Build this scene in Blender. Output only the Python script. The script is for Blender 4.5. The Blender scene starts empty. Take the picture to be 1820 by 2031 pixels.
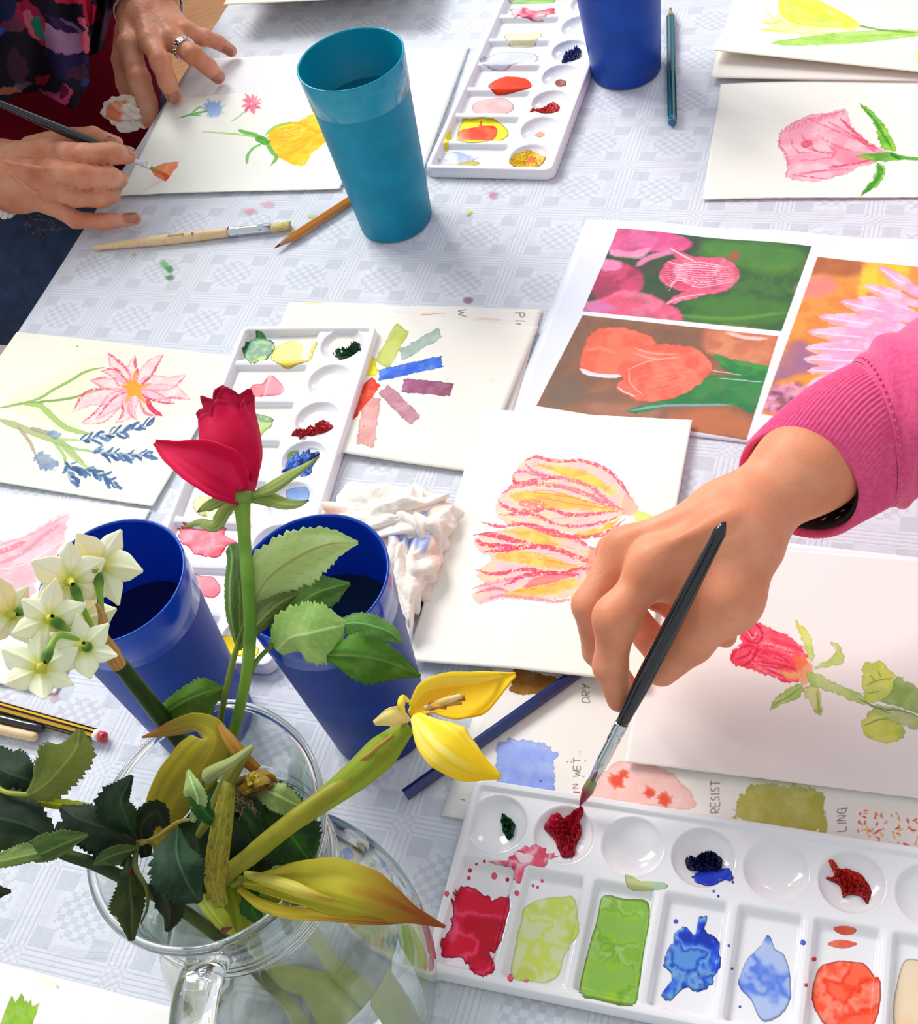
import bpy, bmesh, math, random
import numpy as np
from mathutils import Vector, Matrix

# ---------------------------------------------------------------- camera
IMG_W, IMG_H = 1820.0, 2031.0
FPX = 2606.54
PITCH, ROLL, CAM_H = 0.87362, -0.29749, 0.67881
cp, sp = math.cos(PITCH), math.sin(PITCH)
_F = np.array([0, cp, -sp]); _R0 = np.array([1.0, 0, 0]); _U0 = np.array([0, sp, cp])
_c, _s = math.cos(ROLL), math.sin(ROLL)
_R = _c*_R0 + _s*_U0; _U = -_s*_R0 + _c*_U0
_C = np.array([0, 0, CAM_H])
cd = bpy.data.cameras.new('camera'); cam = bpy.data.objects.new('camera', cd)
bpy.context.scene.collection.objects.link(cam)
M = Matrix.Identity(4)
for i in range(3):
    M[i][0] = _R[i]; M[i][1] = _U[i]; M[i][2] = -_F[i]; M[i][3] = _C[i]
cam.matrix_world = M
cd.sensor_fit = 'HORIZONTAL'; cd.sensor_width = 36.0; cd.lens = 36.0*FPX/IMG_W
cd.clip_start = 0.02; cd.clip_end = 30
bpy.context.scene.camera = cam
vs = bpy.context.scene.view_settings
vs.view_transform = 'Standard'; vs.look = 'None'; vs.gamma = 1.0; vs.exposure = 0.0
vs.use_curve_mapping = False
bpy.context.scene.cycles.max_bounces = 28; bpy.context.scene.cycles.transmission_bounces = 28; bpy.context.scene.cycles.glossy_bounces = 12

# ---------------------------------------------------------------- light
wd = bpy.data.worlds.new('room_daylight'); bpy.context.scene.world = wd; wd.use_nodes = True
bg = wd.node_tree.nodes['Background']; bg.inputs[0].default_value = (0.92, 0.96, 1.0, 1); bg.inputs[1].default_value = 0.66
def area(name, loc, target, sx, sy, power, col):
    l = bpy.data.lights.new(name, 'AREA'); l.shape = 'RECTANGLE'; l.size = sx; l.size_y = sy; l.energy = power; l.color = col
    o = bpy.data.objects.new(name, l); bpy.context.scene.collection.objects.link(o)
    o.location = loc; d = Vector(target)-Vector(loc); o.rotation_euler = d.to_track_quat('-Z', 'Y').to_euler()
    return o
for k in range(3):      # a tall window of three lights, beyond the table to the left
    area('window_light', (-2.1+0.85*k, 3.6+0.25*k, 2.8), (0, 0.6, 0), 0.7, 1.6, 70, (1.0, 0.985, 0.96))
area('window_light', (1.9, 2.6, 1.9), (0.1, 0.8, 0), 0.5, 1.0, 9, (0.93, 0.97, 1.0))

# ---------------------------------------------------------------- helpers
COL = bpy.context.scene.collection
def P(u, v, z=0.0):
    """the point of the horizontal plane at height z seen at pixel u, v"""
    d = _F + ((u-IMG_W/2)/FPX)*_R - ((v-IMG_H/2)/FPX)*_U
    return _C + d*((z-CAM_H)/d[2])
def dep(p): return float((np.asarray(p)-_C) @ _F)
def rad(p, rpx): return rpx*dep(p)/FPX
def lin(c):
    if isinstance(c, str): c = [int(c[i:i+2], 16)/255 for i in (0, 2, 4)]
    return tuple((x/12.92 if x <= 0.04045 else ((x+0.055)/1.055)**2.4) for x in c)
def srgb(c):
    return np.array([int(c[i:i+2], 16)/255 for i in (0, 2, 4)]) if isinstance(c, str) else np.array(c, float)
class NT:
    def __init__(s, name):
        s.m = bpy.data.materials.new(name); s.m.use_nodes = True; s.t = s.m.node_tree; s.b = s.t.nodes['Principled BSDF']
    def n(s, typ, **kw):
        nd = s.t.nodes.new(typ)
        for k, v in kw.items():
            if k.startswith('i_'):
                key = k[2:]; key = int(key) if key.isdigit() else key
                nd.inputs[key].default_value = v
            else: setattr(nd, k, v)
        return nd
    def l(s, a, b): s.t.links.new(a, b)
def mat(name, col, rough=0.5, col2=None, nscale=60, bump=0, bscale=200, spec=0.5, metal=0, sss=0, sssc=None, coat=0, trans=0, ior=1.45, detail=4, coords='Object', sheen=0, stretch=None):
    t = NT(name); b = t.b
    b.inputs['Roughness'].default_value = rough; b.inputs['Specular IOR Level'].default_value = spec
    b.inputs['Metallic'].default_value = metal; b.inputs['Coat Weight'].default_value = coat; b.inputs['IOR'].default_value = ior
    b.inputs['Transmission Weight'].default_value = trans; b.inputs['Sheen Weight'].default_value = sheen
    tc = t.n('ShaderNodeTexCoord'); src = tc.outputs[coords]
    if stretch:
        mp = t.n('ShaderNodeMapping'); mp.inputs['Scale'].default_value = stretch; t.l(src, mp.inputs[0]); src = mp.outputs[0]
    no = t.n('ShaderNodeTexNoise', i_Scale=nscale, i_Detail=detail); t.l(src, no.inputs['Vector'])
    rp = t.n('ShaderNodeValToRGB'); rp.color_ramp.elements[0].position = 0.35; rp.color_ramp.elements[1].position = 0.65
    rp.color_ramp.elements[0].color = (*lin(col), 1); rp.color_ramp.elements[1].color = (*lin(col2 or col), 1)
    t.l(no.outputs['Fac'], rp.inputs[0]); t.l(rp.outputs[0], b.inputs['Base Color'])
    if sss:
        b.inputs['Subsurface Weight'].default_value = sss; b.inputs['Subsurface Radius'].default_value = sssc or (1, .4, .2)
        b.inputs['Subsurface Scale'].default_value = 0.004
    if bump:
        n2 = t.n('ShaderNodeTexNoise', i_Scale=bscale, i_Detail=5.0); t.l(src, n2.inputs['Vector'])
        bm = t.n('ShaderNodeBump', i_Strength=bump, i_Distance=0.0004); t.l(n2.outputs['Fac'], bm.inputs['Height']); t.l(bm.outputs[0], b.inputs['Normal'])
    return t.m
def mesh_obj(name, verts, faces, m=None, parent=None, smooth=True, uv=None, col=None):
    me = bpy.data.meshes.new(name)
    me.from_pydata([tuple(map(float, v)) for v in verts], [], [tuple(map(int, f)) for f in faces]); me.update()
    if smooth: me.polygons.foreach_set('use_smooth', [True]*len(me.polygons))
    if uv is not None:
        ul = me.uv_layers.new(name='UVMap'); li = np.zeros(len(me.loops), int); me.loops.foreach_get('vertex_index', li)
        ul.data.foreach_set('uv', np.asarray(uv, float)[li].ravel())
    if col is not None:
        ca = me.color_attributes.new('tint', 'FLOAT_COLOR', 'POINT'); ca.data.foreach_set('color', np.asarray(col, np.float32).ravel())
    if m: me.materials.append(m)
    o = bpy.data.objects.new(name, me); COL.objects.link(o)
    if parent: o.parent = parent
    return o
def tag(o, label, cat, group=None, kind=None):
    o['label'] = label; o['category'] = cat
    if group: o['group'] = group
    if kind: o['kind'] = kind
    return o
def thing(name, label, cat, loc=(0, 0, 0), group=None):
    o = bpy.data.objects.new(name, None); COL.objects.link(o); o.location = tuple(map(float, loc)); o.empty_display_size = 0.02
    return tag(o, label, cat, group)
def under(o, parent):
    """parent o (built in world coordinates) to an Empty that is only translated"""
    o.parent = parent; o.matrix_parent_inverse = Matrix.Translation(-Vector(parent.location)); return o
def structure(o): o['kind'] = 'structure'; return o
def catmull(pts, n=8, closed=False):
    p = np.asarray(pts, float); N = len(p)
    if N < 3 and not closed:
        t = np.linspace(0, 1, n+1)[:, None]; return p[0]*(1-t)+p[-1]*t
    out = []
    for i in range(N if closed else N-1):
        if closed: a, b, c, d = p[(i-1) % N], p[i], p[(i+1) % N], p[(i+2) % N]
        else:
            b, c = p[i], p[i+1]; a = p[i-1] if i else 2*b-c; d = p[i+2] if i+2 < N else 2*c-b
        for k in range(n):
            t = k/n
            out.append(0.5*((2*b)+(-a+c)*t+(2*a-5*b+4*c-d)*t*t+(-a+3*b-3*c+d)*t**3))
    if not closed: out.append(p[-1])
    return np.array(out)
def norm(v): v = np.asarray(v, float); return v/(np.linalg.norm(v)+1e-12)
def tube(path, radii, seg=12, caps=True, flat=None):
    """vertices and faces of a swept tube; flat = (normal vector, ratio) squashes it"""
    p = np.asarray(path, float); n = len(p); r = np.broadcast_to(np.asarray(radii, float), (n,)) if np.ndim(radii) == 0 else np.asarray(radii, float)
    t = np.gradient(p, axis=0); t /= np.linalg.norm(t, axis=1)[:, None]+1e-12
    a = np.array([0, 0, 1.0]) if abs(t[0][2]) < 0.9 else np.array([1.0, 0, 0])
    if flat is not None: a = norm(flat[0])
    V = []; u = norm(a-t[0]*(a@t[0]))
    for i in range(n):
        u = norm((a if flat is not None else u)-t[i]*((a if flat is not None else u)@t[i])); w = np.cross(t[i], u)
        for k in range(seg):
            q = 2*math.pi*k/seg; ku = r[i]*(flat[1] if flat is not None else 1)
            V.append(p[i]+u*math.cos(q)*ku+w*math.sin(q)*r[i])
    Fc = [(i*seg+k, i*seg+(k+1) % seg, (i+1)*seg+(k+1) % seg, (i+1)*seg+k) for i in range(n-1) for k in range(seg)]
    if caps:
        V.append(p[0]); V.append(p[-1]); b = n*seg
        Fc += [(b, (k+1) % seg, k) for k in range(seg)] + [(b+1, (n-1)*seg+k, (n-1)*seg+(k+1) % seg) for k in range(seg)]
    return V, Fc
def join(parts):
    V, Fc = [], []
    for v, f in parts:
        o = len(V); V += list(v); Fc += [tuple(i+o for i in q) for q in f]
    return V, Fc
def boxvf(c, s, ax=None):
    """box, centre c, full sizes s, axes ax (3 unit rows)"""
    ax = np.eye(3) if ax is None else np.asarray(ax, float); c = np.asarray(c, float)
    V = [c+ax[0]*i*s[0]/2+ax[1]*j*s[1]/2+ax[2]*k*s[2]/2 for i in (-1, 1) for j in (-1, 1) for k in (-1, 1)]
    return V, [(0, 1, 3, 2), (4, 6, 7, 5), (0, 4, 5, 1), (2, 3, 7, 6), (0, 2, 6, 4), (1, 5, 7, 3)]
def lathe(prof, seg=64, close=False):
    V = [(r*math.cos(2*math.pi*k/seg), r*math.sin(2*math.pi*k/seg), z) for r, z in prof for k in range(seg)]
    n = len(prof); Fc = [(i*seg+k, i*seg+(k+1) % seg, ((i+1) % n)*seg+(k+1) % seg, ((i+1) % n)*seg+k) for i in range(n if close else n-1) for k in range(seg)]
    return V, Fc

# fractal noise sheet used by the painter
_rng = np.random.RandomState(7)
def _up(a, N):
    n = a.shape[0]; x = np.linspace(0, n, N, endpoint=False); i = x.astype(int); f = x-i; f = f*f*(3-2*f); j = (i+1) % n
    b = a[i]*(1-f)[:, None]+a[j]*f[:, None]
    return b[:, i]*(1-f)[None]+b[:, j]*f[None]
def fnoise(N, base, octs, fall=0.5):
    s = np.zeros((N, N)); a = 1.0; t = 0
    for o in range(octs):
        n = base*2**o
        if n > N: break
        s += a*_up(_rng.rand(n, n), N); t += a; a *= fall
    s /= t; s -= s.mean(); return s/(s.std()*4)+0.5       # about 0..1
NS_SOFT = fnoise(1024, 12, 4); NS_FINE = fnoise(1024, 90, 3, .6); NS_GRAIN = fnoise(1024, 256, 2, .7)
def samp(ns, x, y): return ns[np.asarray(y).astype(int) % 1024, np.asarray(x).astype(int) % 1024]

class Canvas:
    """a watercolour painter: marks are given at the pixels of the sheet as it lies on the table and drawn in the sheet's own plane"""
    def __init__(s, z, o, ux, uy, w, h, res, base):
        s.z = z; s.o = np.asarray(o, float)[:2]; s.ux = np.asarray(ux)[:2]; s.uy = np.asarray(uy)[:2]; s.w = w; s.h = h; s.res = res
        s.W = max(8, int(w*res)); s.H = max(8, int(h*res)); s.img = np.ones((s.H, s.W, 3))*srgb(base); s.seed = 0
        s.sc = 1.0
    def c(s, pts):
        out = []
        for q in pts:
            p = P(q[0], q[1], s.z)[:2]-s.o
            out.append((p@s.ux*s.res, p@s.uy*s.res))
        return np.array(out)
    def pxs(s, q, w):      # width in picture pixels -> canvas pixels, at q
        a = s.c([q, (q[0]+1, q[1]), (q[0], q[1]+1)]); return w*0.5*(np.linalg.norm(a[1]-a[0])+np.linalg.norm(a[2]-a[0]))
    def win(s, pts, m):
        x0 = max(0, int(pts[:, 0].min()-m)); x1 = min(s.W, int(pts[:, 0].max()+m)+1); y0 = max(0, int(pts[:, 1].min()-m)); y1 = min(s.H, int(pts[:, 1].max()+m)+1)
        if x1 <= x0 or y1 <= y0: return None
        Y, X = np.mgrid[y0:y1, x0:x1]; return x0, x1, y0, y1, X+0.5, Y+0.5
    def blend(s, wn, a, col, col2=None, dark=None):
        x0, x1, y0, y1, X, Y = wn; c = srgb(col)
        reg = s.img[y0:y1, x0:x1]
        if col2 is not None:
            f = np.clip((samp(NS_SOFT, X*2+s.seed*37, Y*2+s.seed*91)-0.3)/0.4, 0, 1)[..., None]; c = c*(1-f)+srgb(col2)*f
        if dark is not None: c = c*(1-dark[..., None])
        a = np.clip(a, 0, 1)[..., None]; s.img[y0:y1, x0:x1] = reg*(1-a)+c*a
    def poly(s, pts, col, a=0.8, col2=None, edge=0.12, soft=0.8, wob=1.5, gran=0.15, n=6, dry=0, smooth=True):
        s.seed += 1; q = s.c(pts)
        if smooth: q = catmull(q, n, True)
        wn = s.win(q, 4+soft*3+wob*2)
        if wn is None: return
        X, Y = wn[4], wn[5]; Xw = X+(samp(NS_FINE, X+s.seed*53, Y+s.seed*17)-.5)*wob*4; Yw = Y+(samp(NS_FINE, X+s.seed*11+300, Y+s.seed*29+500)-.5)*wob*4
        ins = np.zeros(X.shape, bool); d = np.full(X.shape, 1e9)
        for i in range(len(q)):
            (ax, ay), (bx, by) = q[i], q[(i+1) % len(q)]; ex, ey = bx-ax, by-ay; L = ex*ex+ey*ey+1e-9
            t = np.clip(((Xw-ax)*ex+(Yw-ay)*ey)/L, 0, 1); d = np.minimum(d, (Xw-ax-t*ex)**2+(Yw-ay-t*ey)**2)
            c1 = (ay > Yw) != (by > Yw); ins ^= c1 & (Xw < ex*(Yw-ay)/(ey if abs(ey) > 1e-9 else 1e-9)+ax)
        d = np.sqrt(d); sd = np.where(ins, d, -d)
        m = np.clip(sd/max(soft, .3)*0.5+0.5, 0, 1)
        al = a*m*(1-gran*2*(samp(NS_SOFT, X*3+s.seed*71, Y*3+s.seed*13)-.5)-gran*(samp(NS_GRAIN, X, Y)-.5))
        if dry: al = al*np.clip((samp(NS_GRAIN, X, Y)*.6+samp(NS_FINE, X+s.seed*7, Y)*.4-dry)/.08, 0, 1)
        dk = edge*np.exp(-np.maximum(sd, 0)/2.2)
        s.blend(wn, al, col, col2, dk)
    def stroke(s, pts, w, col, a=0.85, col2=None, soft=0.8, dry=0, n=7, edge=0.0, taper=(0.15, 0.15), wob=0.6):
        s.seed += 1; base = s.c(pts)
        ws = np.asarray(w if np.ndim(w) else [w]*len(pts), float); ws = np.array([s.pxs(pts[i], ws[i]) for i in range(len(pts))])/2
        if np.ndim(w) == 0 and taper: 
            ws = ws.copy()
        q = catmull(np.column_stack([base, ws]), n); m = len(q); tt = np.linspace(0, 1, m)
        if taper:
            k = np.ones(m)
            if taper[0]: k = np.minimum(k, 0.25+0.75*np.clip(tt/taper[0], 0, 1))
            if taper[1]: k = np.minimum(k, 0.25+0.75*np.clip((1-tt)/taper[1], 0, 1))
            q[:, 2] *= k
        wn = s.win(q[:, :2], q[:, 2].max()+3+soft*2)
        if wn is None: return
        X, Y = wn[4], wn[5]; Xw = X+(samp(NS_FINE, X+s.seed*53, Y+s.seed*17)-.5)*wob*4; Yw = Y+(samp(NS_FINE, X+s.seed*11+300, Y+s.seed*29+500)-.5)*wob*4
        sd = np.full(X.shape, -1e9)
        for i in range(m-1):
            ax, ay, ra = q[i]; bx, by, rb = q[i+1]; ex, ey = bx-ax, by-ay; L = ex*ex+ey*ey+1e-9
            t = np.clip(((Xw-ax)*ex+(Yw-ay)*ey)/L, 0, 1); sd = np.maximum(sd, (ra+(rb-ra)*t)-np.sqrt((Xw-ax-t*ex)**2+(Yw-ay-t*ey)**2))
        mk = np.clip(sd/max(soft, .3)*0.5+0.5, 0, 1); al = a*mk
        if dry: al = al*np.clip((samp(NS_GRAIN, X, Y)*.6+samp(NS_FINE, X+s.seed*7, Y)*.4-dry)/.08, 0, 1)
        s.blend(wn, al, col, col2, edge*np.exp(-np.maximum(sd, 0)/1.5))
    def dots(s, pts, r, col, a=.8):
        for q in pts: s.poly([(q[0]+r*math.cos(t)*random.uniform(.7, 1.2), q[1]+r*math.sin(t)*random.uniform(.7, 1.2)) for t in np.linspace(0, 6.28, 6)[:-1]], col, a, n=3, wob=.3)
    def image(s, name):
        im = bpy.data.images.new(name, s.W, s.H, alpha=False); buf = np.ones((s.H, s.W, 4), np.float32); buf[..., :3] = np.clip(s.img, 0, 1)
        im.pixels.foreach_set(buf.ravel()); im.update(); im.pack(); return im
GLY = {'D': [[(0, 0), (0, 1), (.55, .85), (.7, .45), (.5, .1), (0, 0)]], 'R': [[(0, 0), (0, 1), (.6, .85), (.5, .5), (0, .45), (.6, 0)]], 'Y': [[(0, 1), (.3, .55), (.65, 1)], [(.65, 1), (.25, 0)]],
 'N': [[(0, 0), (0, 1), (.6, 0), (.6, 1)]], 'W': [[(0, 1), (.2, 0), (.42, .7), (.6, 0), (.85, 1)]], 'E': [[(.6, 1), (0, 1), (0, 0), (.6, 0)], [(0, .5), (.5, .5)]], 'T': [[(0, 1), (.75, 1)], [(.37, 1), (.37, 0)]],
 'I': [[(.1, 0), (.1, 1)]], 'S': [[(.55, .95), (.15, .9), (.1, .6), (.5, .4), (.5, .08), (0, .05)]], 'L': [[(0, 1), (0, 0), (.55, 0)]], 'G': [[(.6, .85), (.2, 1), (0, .5), (.2, 0), (.6, .1), (.6, .5), (.35, .5)], [(.6, .5), (.6, -.3)]],
 'P': [[(0, 0), (0, 1), (.5, .9), (.5, .6), (0, .5)]], 'l': [[(.1, 0), (.1, 1)]], 'a': [[(.5, .5), (.1, .5), (0, .2), (.3, 0), (.5, .3), (.5, .5), (.55, 0)]], '.': [[(.1, 0), (.12, .05)]], ' ': [], 'j': [[(.3, .6), (.3, 0), (0, -.3)]]}
def write(cv, text, org, xd, yd, col='4a4444', w=1.6, a=.75, adv=.95):
    x = 0
    for ch in text:
        for pl in GLY[ch]:
            cv.stroke([(org[0]+(x+p[0])*xd[0]+p[1]*yd[0], org[1]+(x+p[0])*xd[1]+p[1]*yd[1]) for p in pl], w, col, a, n=3, taper=None, soft=.5, wob=.2)
        x += adv if ch not in 'I. l' else adv*.5
# ---------------------------------------------------------------- room and table
A0 = P(30, 661)[:2]; EA = norm(P(440, 20)[:2]-P(60, 608)[:2]); EN = np.array([EA[1], -EA[0]])   # along the table's left edge, and across
def TB(e, n, z=0.0): q = A0+EA*e+EN*n; return np.array([q[0], q[1], z])
ax3 = [np.array([*EA, 0]), np.array([*EN, 0]), np.array([0, 0, 1.0])]
FLOOR = -0.74
m_floor = mat('grey_floor', '8d8378', .6, '6f665e', 6, .3, 90)
V, Fc = boxvf(TB(.2, .2, FLOOR-.02), (5, 5, .04), ax3); structure(mesh_obj('floor', V, Fc, m_floor, smooth=False))
# table under the cloth
m_wood = mat('table_wood', 'b98a4e', .5, 'a2743c', 30, stretch=(1, 12, 1))
tb = thing('table', 'long wooden table hidden under the pale grey damask tablecloth', 'table', TB(.3, .40, FLOOR))
V, Fc = boxvf(TB(.3, .40, -.0165), (1.79, .78, .028), ax3); under(mesh_obj('tabletop', V, Fc, m_wood, smooth=False), tb)
for e in (-.52, 1.12):
    for n in (.08, .72):
        V, Fc = boxvf(TB(e, n, (FLOOR-.03)/2), (.05, .05, -FLOOR-.03), ax3); under(mesh_obj('leg', V, Fc, m_wood, smooth=False), tb)

# tablecloth: woven damask tile, laid out on the weave's own lattice
S0 = np.array([0.05848747, -0.03214474]); S1 = np.array([0.02978486, 0.05116505]); S2 = np.array([0.03858704, 0.83292277])
LI = np.linalg.inv(np.array([S0, S1]).T)
N = 320; yy, xx = np.mgrid[0:N, 0:N]/N; X = (xx+.5) % 1-.5; Y = (yy+.5) % 1-.5      # crossing at 0
aX, aY = np.abs(X), np.abs(Y); v = np.zeros((N, N))
def blk(c, a): 
    global v
    v = np.where(c, a, v)
cx, cy_ = .5-aX, .5-aY            # distance from cell centre
blk((aX > .115) & (aX < .31) & (aY > .115) & (aY < .31), .85)
ck = ((np.floor((xx)*15.001) + np.floor((yy)*15.001)) % 2 == 0)
blk(ck & ((cx+cy_) < .37) & (cx < .26) & (cy_ < .26), .8)
ck2 = ((np.floor(xx*15) % 4 == 1) | (np.floor(yy*15) % 4 == 1))
blk((aX > .018) & (aX < .034) & (aY > .1), .8); blk((aX > .070) & (aX < .086) & (aY > .1), .8)
blk((aY > .018) & (aY < .034) & (aX > .1), .8); blk((aY > .070) & (aY < .086) & (aX > .1), .8)
blk((aX < .1) & (aY < .1) & ((np.floor((X+.5)*24) + np.floor((Y+.5)*24)) % 2 == 0), .6)
blk((aX > .31) & (aY > .1) & (aY < .19), .3); blk((aY > .31) & (aX > .1) & (aX < .19), .3)
tw = ((xx*110+yy*110) % 1) < .5
val = 1-v*.42-.16*v*tw-.05*((yy*90) % 1 < .5)
im = bpy.data.images.new('damask_weave', N, N, alpha=False); buf = np.ones((N, N, 4), np.float32)
for k in range(3): buf[..., k] = val
im.colorspace_settings.name = 'Non-Color'; im.pixels.foreach_set(buf.ravel()); im.update(); im.pack()
t = NT('damask_cloth'); b = t.b; b.inputs['Roughness'].default_value = .62; b.inputs['Specular IOR Level'].default_value = .35
uvn = t.n('ShaderNodeUVMap'); ti = t.n('ShaderNodeTexImage', image=im); ti.interpolation = 'Linear'; t.l(uvn.outputs[0], ti.inputs[0])
rp = t.n('ShaderNodeValToRGB'); rp.color_ramp.elements[0].color = (*lin('bcc1cd'), 1); rp.color_ramp.elements[1].color = (*lin('e0e3e9'), 1); rp.color_ramp.elements[0].position = .15
t.l(ti.outputs[0], rp.inputs[0])
no = t.n('ShaderNodeTexNoise', i_Scale=9.0, i_Detail=3.0); tc = t.n('ShaderNodeTexCoord'); t.l(tc.outputs['Object'], no.inputs['Vector'])
mx = t.n('ShaderNodeMix', data_type='RGBA', blend_type='MULTIPLY'); mx.inputs[0].default_value = 1; r2 = t.n('ShaderNodeValToRGB')
r2.color_ramp.elements[0].color = (.93, .95, 1, 1); r2.color_ramp.elements[1].color = (1, .985, .97, 1); t.l(no.outputs['Fac'], r2.inputs[0])
t.l(rp.outputs[0], mx.inputs[6]); t.l(r2.outputs[0], mx.inputs[7]); t.l(mx.outputs[2], b.inputs['Base Color'])
bm = t.n('ShaderNodeBump', i_Strength=.45, i_Distance=.0006); t.l(ti.outputs[0], bm.inputs['Height'])
n2 = t.n('ShaderNodeTexNoise', i_Scale=30.0, i_Detail=5.0, i_Distortion=1.1); t.l(tc.outputs['Object'], n2.inputs['Vector'])
bm2 = t.n('ShaderNodeBump', i_Strength=.6, i_Distance=.003); t.l(n2.outputs['Fac'], bm2.inputs['Height']); t.l(bm.outputs[0], bm2.inputs['Normal']); t.l(bm2.outputs[0], b.inputs['Normal'])
m_cloth = t.m
es = np.arange(-.60, 1.21, .012); ns = np.arange(0.0, .805, .01)
V, UV = [], []
drop = np.linspace(.10, .012, 6)
for e in es:
    for d in drop:      # the part hanging over the edge
        q = A0+EA*e+EN*(-.006-.004*math.sin(e*22)*d*5); V.append((q[0], q[1], -d)); w = A0+EA*e-EN*d; UV.append(LI@(w-S2))
    for n in ns:
        q = A0+EA*e+EN*n; z = -.0006+.0005*math.sin(e*31+n*17)*math.sin(n*23-e*9)
        z -= .0012*max(0, 1-n/.02); V.append((q[0], q[1], z)); UV.append(LI@(q-S2))
    for d in drop[::-1]:
        q = A0+EA*e+EN*(.806+.004*math.sin(e*22)*d*5); V.append((q[0], q[1], -d)); UV.append(LI@(A0+EA*e+EN*(.8+d)-S2))
C_ = 2*len(drop)+len(ns)
Fc = [(i*C_+j, (i+1)*C_+j, (i+1)*C_+j+1, i*C_+j+1) for i in range(len(es)-1) for j in range(C_-1)]
cloth = tag(mesh_obj('tablecloth', V, Fc, m_cloth, uv=UV), 'pale grey woven damask tablecloth with checkered squares covering the whole table', 'tablecloth')

# a wooden chair past the left-hand person
m_chair = mat('ochre_chair_wood', 'ab6c12', .5, '905708', 25, stretch=(1, 9, 1))
cc = P(385, 35, -.26); ch = thing('wooden_chair', 'ochre wooden chair seat showing behind the wrist with the bracelet, at the table edge', 'chair', (cc[0], cc[1], FLOOR))
V, Fc = boxvf((cc[0]-.06, cc[1]+.05, -.28), (.42, .42, .03), ax3); under(mesh_obj('seat', V, Fc, m_chair, smooth=False), ch)
for a in (-.18, .18):
    for b_ in (-.18, .18):
        q = np.array([cc[0]-.06, cc[1]+.05])+EA*a+EN*b_; V, Fc = boxvf((q[0], q[1], (FLOOR-.295)/2), (.035, .035, -FLOOR-.295), ax3); under(mesh_obj('leg', V, Fc, m_chair, smooth=False), ch)
q = np.array([cc[0]-.06, cc[1]+.05])-EN*.2; V, Fc = boxvf((q[0], q[1], -.05), (.42, .025, .44), ax3); under(mesh_obj('backrest', V, Fc, m_chair, smooth=False), ch)

# ---------------------------------------------------------------- sheets of paper
def paper_mat(name, im, rough=.75, bump=.25):
    t = NT(name); b = t.b; b.inputs['Roughness'].default_value = rough; b.inputs['Specular IOR Level'].default_value = .25
    u = t.n('ShaderNodeUVMap'); ti = t.n('ShaderNodeTexImage', image=im); ti.extension = 'EXTEND'; ti.interpolation = 'Cubic'; t.l(u.outputs[0], ti.inputs[0]); t.l(ti.outputs[0], b.inputs['Base Color'])
    if bump:
        tc = t.n('ShaderNodeTexCoord'); n2 = t.n('ShaderNodeTexNoise', i_Scale=900.0, i_Detail=3.0); t.l(tc.outputs['Object'], n2.inputs['Vector'])
        bm = t.n('ShaderNodeBump', i_Strength=bump, i_Distance=.0003); t.l(n2.outputs['Fac'], bm.inputs['Height']); t.l(bm.outputs[0], b.inputs['Normal'])
    return t.m
def sheet(name, label, z, bl, br, tl, w, h, base, draw=None, res=4200, lift=None, rough_edges='', thick=.0004, group=None, anchor='bl', bump=.25, cat='paper', glossr=.75):
    """a rectangular sheet: corners given at their pixels, true size w x h"""
    a, b_, c = P(*bl, z)[:2], P(*br, z)[:2], P(*tl, z)[:2]
    ux = norm(b_-a); uy = np.array([-ux[1], ux[0]]); 
    if uy@(c-a) < 0: uy = -uy
    o = a.copy()
    if w is None: w = float((b_-a)@ux)
    if h is None: h = float((c-a)@uy)
    if 'r' in anchor: o = b_-ux*w
    if 't' in anchor: o = o+uy*(float((c-a)@uy)-h)
    cv = Canvas(z, o, ux, uy, w, h, res, base)
    if draw: draw(cv)
    mt = paper_mat(name+'_surface', cv.image(name+'_paint'), glossr, bump)
    nx, ny = 44, 44; rs = np.random.RandomState(len(label)+int(w*1e4)); jag = lambda: (rs.rand(nx*4+1)-.5)*.0011
    jb, jt, jl, jr = [np.convolve(jag(), [.25, .5, .25], 'same') if k in rough_edges else np.zeros(nx*4+1) for k in 'btlr']
    if rough_edges: nx = ny = 90
    V, UV = [], []
    for j in range(ny+1):
        for i in range(nx+1):
            s, t = i/nx, j/ny; x, y = s*w, t*h
            if j == 0: y += abs(jb[i])
            if j == ny: y -= abs(jt[i])
            if i == 0: x += abs(jl[j])
            if i == nx: x -= abs(jr[j])
            q = o+ux*x+uy*y; dz = lift(s, t) if lift else 0.0
            V.append((q[0], q[1], z+dz)); UV.append((x/w, y/h))
    n1 = len(V); V += [(v_[0], v_[1], v_[2]-thick) for v_ in V]; UV += UV; R_ = nx+1
    flip = ux[0]*uy[1]-ux[1]*uy[0] < 0
    Fc = [(j*R_+i, j*R_+i+1, (j+1)*R_+i+1, (j+1)*R_+i) for j in range(ny) for i in range(nx)]
    if flip: Fc = [q[::-1] for q in Fc]
    Fc += [tuple(n1+k for k in q[::-1]) for q in Fc]
    ring = [i for i in range(nx+1)]+[j*R_+nx for j in range(1, ny+1)]+[ny*R_+i for i in range(nx-1, -1, -1)]+[j*R_ for j in range(ny-1, 0, -1)]
    for k in range(len(ring)):
        p0, p1 = ring[k], ring[(k+1) % len(ring)]; Fc.append((p0, n1+p0, n1+p1, p1) if not flip else (p1, n1+p1, n1+p0, p0))
    ob = mesh_obj(name, V, Fc, mt, uv=UV); tag(ob, label, cat, group); return ob, cv
R = random.Random(5)
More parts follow.
